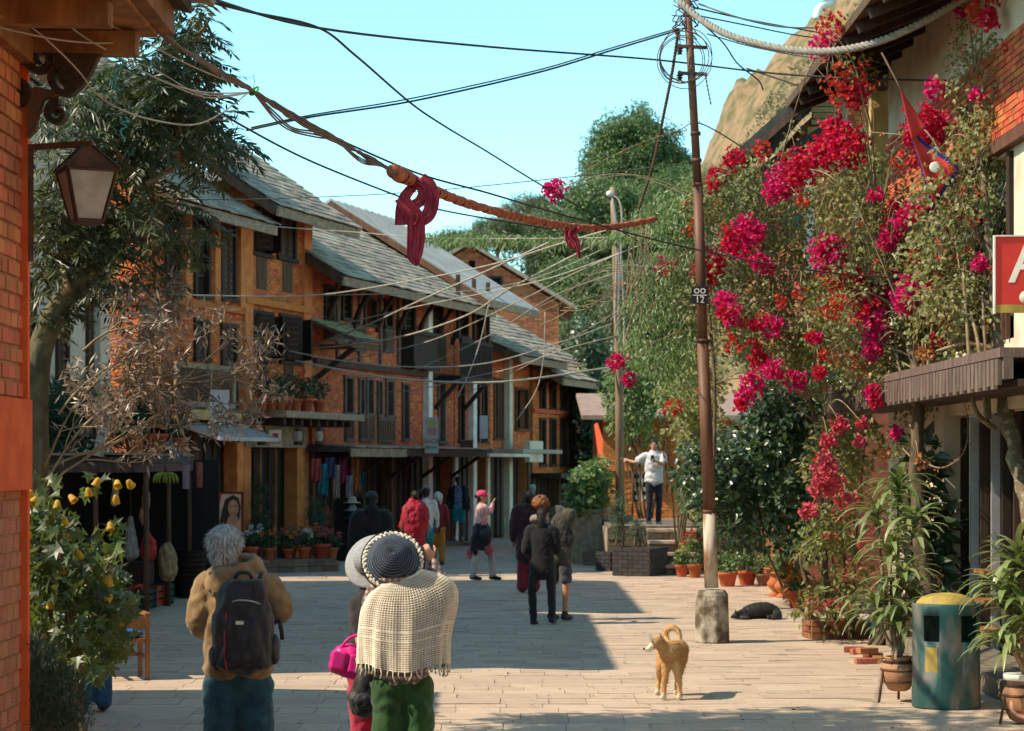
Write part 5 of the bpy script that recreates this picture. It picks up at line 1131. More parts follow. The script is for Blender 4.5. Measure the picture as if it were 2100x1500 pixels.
sb_ = thing('shoulder_bag', 'small black shoulder bag on the woman pointing', 'bag', Vector(bs)+q(997,1095,d-.2)); m = MB(); m.ball((0,0,0), (.12,.05,.10)); remeshed(m, 'bag_body', bk, sb_, .015, 3); MB().tube(catmull([(-.1,0,.05),(-.1,.08,.3),(-.05,.12,.5)], 5), .009, 6).build('strap', bk, sb_)
# couple standing close together
bs, d = zperson(1146, 1272); q = rel(bs)
cur, J, hd = person('curly ginger haired man in olive jacket and grey shorts', bs, 1.72, 150, cm('olive_jacket', (.085,.075,.055)), cm('grey_shorts', (.075,.075,.085)), shoes=(.05,.03,.022), hair=M['hair_ginger'], hairstyle='curly', voxel=.014, ptype='shorts', bulk=.02, hem=.84, head_turn=20,
    ov=dict(hd=q(1110,1040,d), nk=q(1112,1062,d), elR=q(1155,1110,d), wrR=q(1135,1130,d-.2)), topname='jacket')
k = MB()
for i in range(16):
    a_ = i/16*6.283; k.ball(hd+Vector((.115*math.cos(a_), .10*math.sin(a_), -.165+.02*math.sin(a_*2))), (.042,.042,.05), 8, 6)
remeshed(k, 'scarf', check_mat('scarf_stripe', (.52,.46,.36), (.10,.09,.08), (.2,.17,.14), 14), cur, .012, 1)
r2_ = thing('backpack', 'dark brown backpack on the curly haired man', 'backpack', Vector(bs)+q(1160,1095,d-.05)); m = MB(); m.ball((0,0,0), (.10,.12,.21), 16, 11); m.ball((.05,-.03,-.06), (.08,.09,.12)); remeshed(m, 'bag_body', cm('brown_nylon', (.035,.028,.026)), r2_, .014, 4, (.02,9,9)); MB().tube(catmull([(-.05,-.02,.17),(-.13,-.06,.2),(-.16,-.1,.05)], 5), [(.025,.008)]*11, 6).build('strap', bk, r2_)
bs, d = zperson(1112, 1281); q = rel(bs)
bw, J, hd = person('dark haired woman all in black beside the curly haired man', bs, 1.50, 165, cm('black_knit', (.010,.009,.010)), cm('black_leggings', (.022,.020,.022)), shoes=(.03,.02,.022), hair=M['hair_black'], hairstyle='long', voxel=.014, hem=.78, bulk=.02,
    ov=dict(anL=q(1094,1271,d), knL=q(1092,1205,d), hiL=q(1104,1150,d), anR=q(1132,1268,d), knR=q(1130,1200,d-.02), hiR=q(1126,1150,d), elR=q(1142,1130,d), wrR=q(1128,1105,d+.25), elL=q(1078,1130,d), wrL=q(1090,1110,d+.25)), topname='jumper')
bs, d = zperson(1084, 1216); q = rel(bs)
person('woman in maroon shawl half hidden behind the couple', bs, 1.62, 175, cm('maroon_wool', (.055,.014,.020)), cm('red_skirt', (.26,.018,.03)), hair=M['hair_black'], hairstyle='bun', voxel=.016, hem=.62, bulk=.05, wide=.05, topname='shawl')
bs, d = zperson(1092, d=47); q = rel(bs)
pb2, J, hd = person('person in brown coat standing before the end house', bs, 1.62, 180, cm('brown_coat', (.10,.065,.045)), cm('dark_trouser', (.03,.025,.025)), hair=M['hair_grey'], voxel=.018, topname='coat')
# man in black jacket, sari woman and companions near the shop
bs, d = zperson(762, d=28.2); q = rel(bs)
bj, J, hd = person('broad man in black hooded jacket carrying a white plastic bag', bs, 1.70, 178, cm('black_jacket', (.013,.011,.012)), cm('charcoal_jeans', (.03,.03,.035)), hair=M['hair_black'], voxel=.015, bulk=.035, hem=.80, topname='hooded_jacket', curl=1.0)
m = MB(); m.ball((0,-.07,1.46), (.12,.07,.10)); remeshed(m, 'hood', cm('black_jacket', (0,0,0)), bj, .015, 3)
cap('dark teal knitted cap on the broad man in black', hd, bs, (.01,.035,.045), 178, brim=False)
wb = thing('plastic_bag', 'white plastic bag in the hand of the broad man', 'bag', Vector(bs)+q(735,1128,d-.05)); m = MB(); chain(m, [(0,0,.10),(0,0,.02),(0,0,-.10)], [.03,.07,.085]); remeshed(m, 'bag_body', mat('thin_plastic', (.62,.68,.74), trans=.4, var=0, rough=.4), wb, .012, 2, (.025,16,12)); MB().tube(catmull([(-.03,0,.12),(-.02,0,.19),(.02,0,.19),(.03,0,.12)], 4), .006, 5).build('handle', M['white_paint'], wb)
bs, d = zperson(851, d=39.5); q = rel(bs)
sari = mat('red_sari', (.34,.008,.028), (.22,.005,.02), var=0, scale=9, rough=.7)
sw, J, hd = person('woman wrapped in a crimson sari walking away', bs, 1.58, 190, None, None, hair=M['hair_black'], hairstyle='bun', voxel=.017, skin='skin_dark')
m = MB(); chain(m, [(0,0,1.36),(0,0,1.25),(.0,0,1.05),(0,0,.86)], [(.17,.13),(.25,.18),(.27,.19),(.22,.18)], 18); chain(m, [(-.2,0,1.0),(-.26,.02,.9)], [.09,.06]); remeshed(m, 'shawl', sari, sw, .016, 3, (.035,8,6))
m = MB(); chain(m, [(0,0,.95),(0,0,.6),(0,.02,.3),(.0,.02,.10)], [(.19,.16),(.19,.17),(.18,.16),(.19,.17)], 18); remeshed(m, 'skirt', sari, sw, .016, 3, (.03,10,3))
bs, d = zperson(873, d=41.5); q = rel(bs)
gm, J, hd = person('man in grey cap and white shirt beside the sari woman', bs, 1.62, 200, cm('white_shirt', (.62,.62,.58)), cm('teal_trousers', (.02,.16,.20)), hair=M['hair_black'], voxel=.018, skin='skin_dark', topname='shirt')
cap('grey peaked cap on the man beside the sari woman', hd, bs, (.16,.16,.17), 230)
tb = thing('cloth_bag', 'turquoise cloth bag held by the man in grey cap', 'bag', Vector(bs)+q(880,1100,d-.15)); m = MB(); m.ball((0,0,0), (.10,.07,.13)); remeshed(m, 'bag_body', cm('turquoise', (.01,.24,.30)), tb, .016, 2, (.02,12,12)); MB().tube(catmull([(-.05,0,.1),(0,0,.24),(.05,0,.1)], 5), .009, 5).build('handle', cm('turquoise', (0,0,0)), tb)
bs, d = zperson(898, d=44); q = rel(bs)
ow, J, hd = person('short woman with white headscarf, maroon blouse and orange trousers', bs, 1.46, 170, cm('maroon_blouse', (.22,.02,.025)), cm('orange_trousers', (.55,.22,.02)), hair=None, voxel=.018, skin='skin_dark', topname='blouse', wide=.02)
m = MB(); m.ball(hd+Vector((0,.015,.03)), (.10,.12,.11)); m.ball(hd+Vector((.0,.10,-.06)), (.09,.05,.11)); remeshed(m, 'headscarf', cm('white_scarf', (.62,.58,.52)), ow, .014, 2, (.02,14,14))
bs, d = zperson(940, d=54.5); bs = (bs[0], bs[1], .10); q = rel(bs)
bl_, J, hd = person('woman in blue top, black cardigan and turquoise shorts at the doorway', bs, 1.66, 10, cm('blue_top', (.16,.26,.48)), cm('turquoise_shorts', (.01,.30,.33)), shoes=(.3,.28,.26), hair=M['hair_black'], voxel=.018, skin='skin_dark', ptype='shorts', hem=.90, topname='top',
    ov=None)
m = MB()
for sx in (-1, 1): chain(m, [(sx*.12,.02,1.38),(sx*.15,.02,1.1),(sx*.16,.02,.85)], [(.08,.12),(.085,.14),(.08,.13)], 12); limb(m, [J['sh'+('L' if sx > 0 else 'R')], J['el'+('L' if sx > 0 else 'R')], J['wr'+('L' if sx > 0 else 'R')]], [.08,.07,.055])
remeshed(m, 'cardigan', cm('black_cardigan', (.015,.013,.016)), bl_, .018, 2, (.02,9,9))
sg = thing('sunglasses', 'turquoise mirrored sunglasses on the head of the doorway woman', 'sunglasses', Vector(bs)+hd+Vector((0,-.08,.085)))
for sx in (-1, 1): MB().ball((sx*.036,-.012,0), (.034,.008,.024), 10, 6).build('lens', mat('mirror_lens%d' % sx, (.02,.55,.50), rough=.2, var=0), sg)
MB().beam((-.07,0,.01), (.07,0,.01), .008, .008).build('bridge', M['wood_black'], sg)
sp = thing('door_step', 'stone doorstep under the woman in turquoise shorts', 'step', (bs[0], bs[1], 0)); solid('slab', M['stone_wall'], sp, (-.7,.7,-.45,.6,0,.10), bevel=.012)
# man on the terrace
d = 43.0; bs = (P(1341, 0, d).x, d, .845); q = rel(bs)
wm, J, hd = person('man in white polo on the terrace looking at his phone', bs, 1.72, 12, cm('white_polo', (.72,.72,.74)), cm('navy_trousers', (.018,.022,.04)), hair=M['hair_black'], voxel=.015, hem=.90, bulk=.02, sleeve='short', topname='polo_shirt', head_turn=-20,
    ov=dict(shR=q(1321,937,d), elR=q(1304,948,d), wrR=q(1287,944,d+.1), shL=q(1358,934,d), elL=q(1362,952,d-.1), wrL=q(1344,946,d-.3)))
ph = thing('phone', 'dark phone held up by the man in white polo', 'phone', Vector(bs)+q(1338,941,d-.36)); solid('case', M['wood_black'], ph, (-.035,.035,-.006,.006,-.05,.07), bevel=.006); solid('screen', mat('screen_glass', (.02,.02,.025), rough=.1, var=0), ph, (-.03,.03,.0065,.008,-.04,.06))
MB().tube(catmull([q(1360,925,d-.12), q(1366,965,d-.12), q(1368,1010,d-.05)], 5), [(.02,.006)]*11, 6).build('bag_strap', M['wood_brown'], wm)
# jeans-clad person behind the yellow flowered shrub, and someone's hand at the right edge
bs, d = zperson(190, 1460); q = rel(bs)
person('person in blue jeans standing behind the yellow flowered shrub', bs, 1.46, 200, cm('beige_top', (.42,.29,.19)), cm('denim_flare', (.02,.085,.17)), hair=M['hair_black'], hairstyle='long', voxel=.016, wide=.035, topname='top', skin='skin')
d = 8.6; bs = (2.47, d, 0); q = rel(bs)
person('person at the edge of the street reaching a hand towards the plants', bs, 1.62, 100, cm('rose_top', (.40,.14,.12)), cm('grey_trousers', (.08,.08,.09)), hair=M['hair_black'], voxel=.014, topname='top', hands='fine',
    ov=dict(elR=q(2180,1480,d), wrR=q(2125,1478,d), handR=q(2090,1470,d)))
# ---- dogs
def spline_body(name, m, par, segs, voxel, balls=(), smooth=4, wr=None):
    mb = MB()
    for pts, rad in segs:
        if len(pts) == 2: chain(mb, pts, rad)
        else: limb(mb, pts, rad, 12, 4)
    for c_, r_ in balls: mb.ball(c_, r_, 14, 9)
    return remeshed(mb, name, m, par, voxel, smooth, wr)
gp_ = G(1374, 1431); dg_ = thing('dog', 'tan dog with curled tail standing in the sun', 'dog', gp_)
d = gp_.y; q = lambda px, py, dy=0: P(px, py, d+dy)-gp_
fur = mat('tan_fur', (.40,.20,.065), (.50,.30,.13), var=0, scale=5, rough=.85, bump=.5, bscale=90, stretch=(1,1,.6)); 
n = fur.node_tree.nodes; l = fur.node_tree.links   # white belly and paws: the coat's own pattern by height
b = next(x for x in n if x.type == 'BSDF_PRINCIPLED'); tc = next(x for x in n if x.type == 'TEX_COORD'); sx_ = n.new('ShaderNodeSeparateXYZ'); l.new(tc.outputs['Object'], sx_.inputs[0])
mr = n.new('ShaderNodeMapRange'); mr.inputs[1].default_value = .07; mr.inputs[2].default_value = .03; l.new(sx_.outputs['Z'], mr.inputs[0])
mr2 = n.new('ShaderNodeMapRange'); mr2.inputs[1].default_value = -.155; mr2.inputs[2].default_value = -.185; l.new(sx_.outputs['X'], mr2.inputs[0])
mxx = n.new('ShaderNodeMath'); mxx.operation = 'MAXIMUM'; l.new(mr.outputs[0], mxx.inputs[0]); l.new(mr2.outputs[0], mxx.inputs[1])
mx = n.new('ShaderNodeMix'); mx.data_type = 'RGBA'; mx.inputs[7].default_value = (.66,.56,.42,1); l.new(mxx.outputs[0], mx.inputs[0]); l.new(b.inputs['Base Color'].links[0].from_socket, mx.inputs[6]); l.new(mx.outputs[2], b.inputs['Base Color'])
segs = [([q(1393,1330,.30), q(1388,1336,.12), q(1377,1338,-.10), q(1368,1338,-.22)], [.085,.098,.105,.085]),          # trunk: rump behind, chest in front
        ([q(1370,1334,-.2), q(1358,1326,-.24), q(1346,1318,-.26)], [.074,.054,.044]),                                # neck
        ([q(1351,1313,-.26), q(1342,1316,-.28)], [.043,.042]), ([q(1342,1321,-.28), q(1332,1329,-.29), q(1325,1333,-.29)], [.034,.023,.017]),   # skull, muzzle
        ([q(1385,1360,-.18), q(1391,1390,-.20), q(1393,1410,-.19), q(1394,1427,-.19)], [.050,.030,.022,.023]), ([q(1394,1428,-.19), q(1392,1429,-.24)], [.024,.020]),
        ([q(1366,1356,-.16), q(1364,1388,-.18), q(1362,1408,-.17), q(1361,1427,-.18)], [.050,.030,.022,.023]), ([q(1361,1428,-.18), q(1358,1429,-.23)], [.024,.020]),
        ([q(1360,1345,.22), q(1355,1368,.16), q(1351,1392,.27), q(1348,1418,.22)], [.066,.044,.024,.020]), ([q(1348,1420,.22), q(1346,1421,.17)], [.023,.019]),
        ([q(1396,1345,.24), q(1394,1370,.16), q(1389,1393,.27), q(1387,1417,.22)], [.066,.044,.024,.020]), ([q(1387,1419,.22), q(1385,1420,.17)], [.023,.019]),
        ([q(1374,1322,.30), q(1365,1306,.36), q(1367,1294,.36), q(1378,1287,.34), q(1389,1292,.32), q(1394,1305,.30), q(1391,1316,.29)], [.024,.026,.027,.027,.025,.021,.013])]
spline_body('body', fur, dg_, segs, .0085, [(q(1392,1342,.12), (.08,.12,.10))], 4, (.006,30,30))
for px, py, dy in ((1331,1297,-.31), (1353,1297,-.23)):
    a_ = q(px, py, dy); MB().add([a_+Vector((0,0,.0)), a_+Vector((.008,-.015,-.09)), a_+Vector((.062,.0,-.085)), a_+Vector((.03,.03,-.085))], [(0,1,2),(0,2,3),(0,3,1),(1,3,2)]).build('ear', fur, dg_)
MB().ball(q(1321,1331,-.295), (.011,.012,.010)).build('nose', M['wood_black'], dg_); MB().ball(q(1338,1317,-.325), .006).build('eye', M['wood_black'], dg_)
gp_ = G(1548, 1270); bd = thing('dog', 'black dog asleep on the warm paving', 'dog', gp_); d = gp_.y; q = lambda px, py, dy=0: P(px, py, d+dy)-gp_
furb = mat('black_fur', (.028,.024,.022), (.016,.014,.013), var=0, scale=9, rough=.6, bump=.4, bscale=70)
spline_body('body', furb, bd, [([q(1588,1257,.1), q(1570,1252,.08), q(1545,1254,.04), q(1528,1258,0)], [.10,.115,.11,.085]), ([q(1530,1256,0), q(1519,1260,-.05), q(1510,1262,-.1)], [.075,.055,.05]), ([q(1510,1262,-.1), q(1501,1265,-.13)], [.036,.026]),
    ([q(1590,1259,.1), q(1594,1264,-.08), q(1575,1266,-.14)], [.085,.05,.03]), ([q(1532,1264,-.05), q(1520,1267,-.14), q(1535,1267,-.18)], [.05,.03,.025]), ([q(1596,1262,.1), q(1598,1267,-.1), q(1582,1268,-.2)], [.022,.02,.014])], .011, (), 4, (.008,20,20))
for dy in (-.06, -.14):
    a_ = q(1508,1251,dy); MB().add([a_, a_+Vector((-.02,-.02,-.045)), a_+Vector((.045,-.01,-.045)), a_+Vector((.01,.02,-.045))], [(0,1,2),(0,2,3),(0,3,1),(1,3,2)]).build('ear', furb, bd)


FURRED = [(dg_, fur, 9000, .020), (bd, furb, 5000, .022)]
# ------------------------------------------------------------------ wrapped rope, scarf
M['red_cloth'] = mat('red_cloth', (.46,.05,.08), (.30,.02,.04), var=0, scale=16, rough=.85, bump=.5, bscale=60, trans=.25, stretch=(1,1,.3))
M['faded_cloth'] = mat('faded_cloth', (.46,.14,.065), (.30,.075,.04), var=0, scale=14, rough=.9, bump=.5, bscale=50)
wpts = [(806,352,16),(850,372,16.6),(900,395,17.2),(960,418,18),(1040,440,19),(1120,457,20),(1190,467,21),(1260,465,22),(1345,450,23)]
path = catmull([P(*p) for p in wpts], 16); WR = thing('wrapped_rope', 'rope bound in faded red cloth hanging across the street', 'rope', path[0])
k = MB(); rads = []
for i, p in enumerate(path):
    px = i/(len(path)-1); r = (.040-.012*px)*(1+.05*math.sin(i*2.1)+random.uniform(-.07,.07))
    if px < .1: r *= 1.35
    rads.append(r)
k.tube([p-path[0]+Vector((0,0,.008*math.sin(i*1.3))) for i, p in enumerate(path)], rads, 12); k.build('cloth_binding', M['faded_cloth'], WR)
for i in range(5, len(path)-3, 2):
    a = path[i]; t_ = (path[i+1]-path[i-1]).normalized(); r = rads[i]*1.03; u_ = t_.cross(Vector((0,1,0))).normalized(); v_ = t_.cross(u_)
    MB().tube([a-path[0]+(u_*math.cos(j/10*6.283)+v_*math.sin(j/10*6.283))*r*random.uniform(.96,1.06)+t_*.03*(j/10-.5) for j in range(11)], [(.016+random.uniform(-.004,.006),.0035)]*11, 6, ref=tuple(t_)).build('wrap_turn', M['faded_cloth'], WR)
def ribbon(pts, w, folds=4, amp=.012, n=8, nw=13, side=(1,0,0), thick=.004):
    q = catmull(pts, n); m = MB(); sd_ = Vector(side); rows = []
    for i, p in enumerate(q):
        t = (q[min(i+1,len(q)-1)]-q[max(i-1,0)]).normalized(); s_ = (sd_-t*sd_.dot(t)); s_ = s_.normalized() if s_.length > .05 else Vector((0,1,0)); nn = t.cross(s_); f = i/(len(q)-1); ww = w(f) if callable(w) else w
        rows.append([p+s_*ww*(j/(nw-1)-.5)+nn*amp*math.sin(j/(nw-1)*folds*6.283+f*3)+nn*amp*.4*math.sin(f*11+j) for j in range(nw)])
    m.grid(lambda u, v: rows[round(v*(len(q)-1))][round(u*(nw-1))], nw, len(q)); return m
def cloth_part(name, mb, m, par, th=.005):
    o = link(name, mb.mesh(name, m, fix=False), par); s_ = o.modifiers.new('t', 'SOLIDIFY'); s_.thickness = th; return o
sc = P(850, 372, 16.55); SF = thing('scarf', 'crimson scarf knotted over the wrapped rope, its end hanging down', 'scarf', sc); q = lambda px, py, dy=0: P(px, py, 16.55+dy)-sc
MBx = MB().tube(catmull([q(808,350), q(825,360), q(848,372), q(866,384)], 5), [.03,.05,.055,.05,.062,.065,.06,.058,.055,.052,.052,.050,.05,.046,.044,.04], 12); MBx.build('knot_wrap', M['red_cloth'], SF)
cloth_part('front_loop', ribbon([q(862,366,-.05), q(880,382,-.07), q(886,410,-.07), q(878,440,-.07), q(858,452,-.06), q(840,446,-.05)], .105, 4.5, .008), M['red_cloth'], SF)
cloth_part('inner_loop', ribbon([q(856,368,-.04), q(868,392,-.06), q(862,412,-.05), q(846,424,-.05)], .085, 4, .007), M['red_cloth'], SF)
cloth_part('left_fold', ribbon([q(846,385,-.03), q(830,404,-.05), q(824,430,-.05), q(824,462,-.04)], lambda f: .07+.04*f, 3.5, .008), M['red_cloth'], SF)
cloth_part('cross_band', ribbon([q(822,405,-.06), q(835,425,-.07), q(850,445,-.07), q(853,470,-.06), q(852,500,-.05), q(850,528,-.05), q(856,545,-.05)], lambda f: .10+.035*math.sin(f*3.1)-.09*max(0, f-.8)*4, 4.5, .010), M['red_cloth'], SF)
r2 = P(1180, 466, 20.8); S2 = thing('cloth_rag', 'small red rag dangling from the wrapped rope near the vine', 'rag', r2); q = lambda px, py, dy=0: P(px, py, 20.8+dy)-r2
cloth_part('rag_fold', ribbon([q(1176,462,-.04), q(1170,482,-.05), q(1182,500,-.05), q(1188,528,-.05)], lambda f: .16-.13*f, 2.5, .018), M['red_cloth'], S2); cloth_part('rag_end', ribbon([q(1168,470,-.03), q(1164,490,-.04), q(1172,512,-.04)], lambda f: .08-.05*f, 2, .015), M['red_cloth'], S2)
# ------------------------------------------------------------------ pots
def pot_mesh(r, h, m='terracotta', style='plain'):
    if style == 'plain': pr = [(r*.66,0),(r*.70,.01),(r*.92,h*.78),(r*1.04,h*.79),(r*1.08,h*.97),(r*1.06,h),(r*.95,h),(r*.88,h*.88),(0.0,h*.86)]
    elif style == 'urn': pr = [(r*.62,0),(r*.66,h*.06),(r*.35,h*.13),(r*.34,h*.2),(r*.72,h*.34),(r*.80,h*.46),(r*.55,h*.60),(r*.46,h*.66),(r*.70,h*.80),(r*.98,h*.93),(r*1.1,h*.96),(r*1.08,h),(r*.9,h),(r*.8,h*.93),(0,h*.9)]
    else: pr = [(r*.45,0),(r*.62,h*.05),(r*.95,h*.35),(r*1.02,h*.55),(r*.92,h*.75),(r*.74,h*.87),(r*.72,h*.92),(r*.86,h*.97),(r*.84,h),(r*.70,h),(r*.65,h*.9),(0,h*.86)]
    return MB().lathe(pr, 20, close=False).mesh('pot', M[m])
POTS = {}
def pot(label, loc_, r, h, m='terracotta', style='plain', group=None, cat='flower pot'):
    k_ = (round(r, 2), round(h, 2), m, style)
    if k_ not in POTS: POTS[k_] = pot_mesh(r, h, m, style)
    t = thing('flower_pot', label, cat, loc_, random.uniform(0, 6), group); link('pot', POTS[k_], t); link('soil', SOIL, t).scale = (r*.86, r*.86, 1); t.children[-1].location = (0,0,h*.87); return t
SOIL = MB().lathe([(0,.0),(.5,.02),(1,.0),(1,-.02),(0,-.02)], 12, close=False).mesh('soil', M['soil'])
# ------------------------------------------------------------------ left shop: awning, posts, goods
SH = thing('shop_awning', 'low weathered shop awning carrying flower pots beside the tree', 'awning', (0,0,0))
az = 2.10
solid('awning_roof', M['slate_base'], SH, (-6.68, -4.98, 29.4, 33.4, az, az+.09))
rr = [boxM((-6.5+i*.34, 29.4+j*.36+.1, az+.11+random.uniform(0,.015)), (.33, .42, .03), Euler((R(-3), random.gauss(0,.03), random.gauss(0,.03))).to_matrix()) for i in range(5) for j in range(11)]
pieces(SH.children[0], 'slate', rr, M['slate'], 300)
solid('awning_beam', M['wood_grey'], SH, (-6.66, -5.0, 29.36, 29.46, az-.13, az-.002), (-5.09, -4.99, 29.47, 33.4, az-.12, az-.003))
for x, y in ((-6.35,29.42),(-5.75,29.42),(-5.05,29.42),(-5.05,31.3),(-5.05,33.3)): MB().tube([(x,y,0),(x+.01,y,1.0),(x,y,az-.12)], [.045,.04,.04], 8).build('awning_post', M['wood_brown'], SH)
solid('dark_backdrop', M['wood_black'], SH, (-6.6,-4.6,33.5,33.56,0,2.15)); solid('back_panel', M['wood_black'], SH, (-6.66,-6.6,29.3,33.5,0,2.05)); solid('counter', M['wood_dark'], SH, (-6.5,-5.4,31.6,32.2,0,.62))  # black end panel added to read as dark shop and hide the sunlit wall
solid('white_pilaster', M['cream'], HA, (6.0, 6.18, -.1, .0, 2.2, 5.2))
for i, (px, pr_, ph_, d) in enumerate(((276,.15,.24,29.7),(316,.19,.27,29.9),(366,.13,.22,30.6))):
    q = P(px, 0, d); pot(('terracotta pot at the tree end of the shop awning', 'large terracotta pot in the middle of the shop awning', 'small terracotta pot at the street end of the shop awning')[i], (q.x, d, az+.14), pr_, ph_)
bd_ = thing('leaning_board', 'narrow cream board with faded lettering leaning on the shop awning', 'sign', P(201, 936, 29.3)); bd_.rotation_euler = (R(-8), R(10), 0)
solid('board', mat('board_cream', (.55,.50,.40), (.40,.35,.27), var=0, scale=8), bd_, (-.07,.07,-.012,.012,0,.62))
for i, (s_, z_) in enumerate((('B', .5), ('M', .3), ('o o', .18), ('8 8', .1))): text(bd_, s_, .1-.015*i, (0,-.014,z_), M['wood_dark'])
stp = thing('striped_cloth', 'black and white striped cloth slung over the awning edge', 'cloth', P(366, 905, 29.6)); q = lambda px, py: P(px, py, 29.6)-P(366, 905, 29.6)
cloth_part('cloth', ribbon([q(344,905), q(358,925), q(372,940), q(388,950)], .10, 1, .006), check_mat('stripe_bw', (.40,.40,.44), (.02,.02,.025), (.06,.06,.08), 18), stp)
def crate(label, a, b, h, c, fill=None):
    A_, B_ = G(*a), G(*b); w_ = (B_-A_).length; t = thing('crate', label, 'crate', (A_.x, A_.y, 0), math.atan2(B_.y-A_.y, B_.x-A_.x)); m = mat('crate_'+label[:6]+str(a[0]), c, var=.05, rough=.6); dp = .36
    for i in range(3):
        z_ = .03+i*h/3; solid('slat', m, t, (0, w_, 0, .02, z_, z_+h/3-.03)); solid('slat', m, t, (0, w_, dp-.02, dp, z_, z_+h/3-.03)); solid('slat', m, t, (0, .02, .021, dp-.021, z_, z_+h/3-.03)); solid('slat', m, t, (w_-.02, w_, .021, dp-.021, z_, z_+h/3-.03))
    for x in (0, w_-.035):
        for y in (-.006, dp-.03): solid('corner_post', m, t, (x, x+.035, y, y+.036, 0, h))
    solid('bottom', m, t, (.02, w_-.02, .02, dp-.02, .02, .04))
    return t, w_, dp
c1, cw, cd = crate('dark green slatted crate heaped with tomatoes', (252,1252), (305,1252), .30, (.012,.07,.045))
tm = mat('tomato', (.50,.035,.015), (.58,.07,.02), var=.15, rough=.3, spec=.5, scale=3)
tme = MB().lathe([(0,-.028),(.02,-.027),(.034,-.012),(.036,.004),(.028,.022),(.012,.027),(0,.024)], 10, close=False).mesh('tomato', tm); stm = MB().add([(0,0,.024),(.014,.004,.03),(-.004,.013,.029),(-.013,-.006,.03),(.005,-.013,.03)], [(0,1,2),(0,2,3),(0,3,4),(0,4,1)]).mesh('stalk', mat('stalk', (.05,.12,.03), var=0))
Mw = Matrix.Translation(c1.location) @ Matrix.Rotation(c1.rotation_euler[2], 4, 'Z')
for i in range(60):
    x = random.uniform(.05, cw-.05); y = random.uniform(.05, cd-.05); z_ = .26+.09*(1-abs(x/cw-.5)*2)*(1-abs(y/cd-.5)*1.5)+random.uniform(-.02,.02)
    t = thing('tomato', 'ripe red tomato heaped in the dark green slatted crate', 'tomato', Mw@Vector((x,y,z_)), random.uniform(0,6), 'tomatoes in the crate'); link('fruit', tme, t); link('stalk', stm, t)
crate('deep blue plastic crate next to the tomato crate', (308,1247), (322,1246), .28, (.02,.05,.10)); crate('orange plastic crate next to the blue crate', (322,1245), (339,1243), .30, (.55,.10,.03)); crate('teal plastic crate at the street end of the crates', (340,1240), (356,1238), .30, (.02,.10,.10))
bk_ = thing('wicker_basket', 'tall dark wicker basket standing by the shop', 'basket', G(392, 1226)); m = MB(); h_ = .72
m.lathe([(.17,0),(.19,.02),(.24,h_),(.25,h_+.02),(.23,h_+.02),(.17,.04)], 22, close=False); m.build('basket_body', M['wood_black'], bk_)
for i in range(9): MB().tube([((.18+.06*i/9)*1.03*math.cos(j/22*6.283), (.18+.06*i/9)*1.03*math.sin(j/22*6.283), .05+i*.078) for j in range(23)], .012, 5).build('weave', M['wood_dark'], bk_)
def hanging(name, label, cat, px, py, d, shape, m, group=None, top=None):
    c = P(px, py, d); t = thing(name, label, cat, c, 0, group); mb = MB()
    for pts, rad in shape: limb(mb, pts, [r_[0] if hasattr(r_, '__len__') else r_ for r_ in rad], 14, 4) if not hasattr(rad[0], '__len__') and len(pts) > 2 else chain(mb, pts, rad)
    remeshed(mb, 'body', m, t, .014, 2, (.03, 13, 6)) if not hasattr(shape[0][1][0], '__len__') else mb.build('body', m, t)
    if top: MB().tube([(0,0,shape[0][0][0][2]), (0,.0,(py-top)/F*d)], .004, 5).build('string', M['cable_brown'], t)
    return t
cl_ = lambda n_, c_, tr=0: mat(n_, c_, [x*.6 for x in c_], var=0, scale=14, rough=.7, trans=tr)
hanging('bag', 'clear plastic sack of goods hung at the shop front', 'bag', 268, 1100, 29.4, [([(0,0,.25),(0,0,.05),(0,0,-.25)], [.03,.07,.12])], cl_('sack_clear', (.42,.36,.32), .3), top=975)
hanging('bag', 'red cloth bag hung at the shop front', 'bag', 304, 1118, 29.6, [([(0,0,.14),(0,0,.05),(0,0,-.13)], [.04,.10,.12])], cl_('bag_red', (.55,.03,.025)), top=975)
hanging('bundle', 'pale orange knotted cloth bundle hung above the red bag', 'bundle', 296, 1040, 29.6, [([(0,0,.3),(.03,0,.1),(-.02,0,-.1),(.02,0,-.22)], [.025,.06,.05,.06])], cl_('bundle_peach', (.52,.28,.14)), top=975)
hanging('sack', 'tan sack leaning behind the produce crates', 'sack', 343, 1150, 30.6, [([(.0,0,.22),(0,0,.1),(.02,0,-.2)], [.06,.14,.13])], cl_('sack_tan', (.38,.26,.12)))
hanging('rope_coil', 'loop of pale rope hung from the shop awning', 'rope', 232, 1012, 29.4, [([(0,0,.2),(.03,0,0),(0,0,-.15)], [.02,.05,.04])], cl_('rope_pale', (.48,.36,.22)), top=975)
hanging('packet_strip', 'strip of patterned sachets hung from the awning corner', 'packets', 381, 978, 29.8, [([(0,0,.17),(0,0,-.17)], [(.05,.008),(.05,.008)])], check_mat('sachet', (.45,.47,.5), (.05,.10,.20), (.4,.08,.06), 12)); hanging('packet_strip', 'strip of red sachets hung next to the patterned ones', 'packets', 409, 975, 30.6, [([(0,0,.18),(0,0,-.17)], [(.045,.008),(.045,.008)])], cl_('sachet_red', (.42,.10,.07)))
bn = mat('banana', (.42,.36,.04), (.20,.22,.03), var=.1, rough=.5); bt = thing('banana_bunch', 'bunch of bananas hung under the shop awning', 'bananas', P(340, 978, 29.9))
for i in range(8):
    x = (i-3.5)*.042+random.uniform(-.01,.01); MB().tube(catmull([(x*.4,0,.06), (x*.9,-.05,.02), (x*1.1,-.07,-.04), (x*1.1,-.05,-.09)], 3), [.010,.016,.019,.02,.02,.019,.018,.016,.012,.006], 7).build('banana', bn, bt)
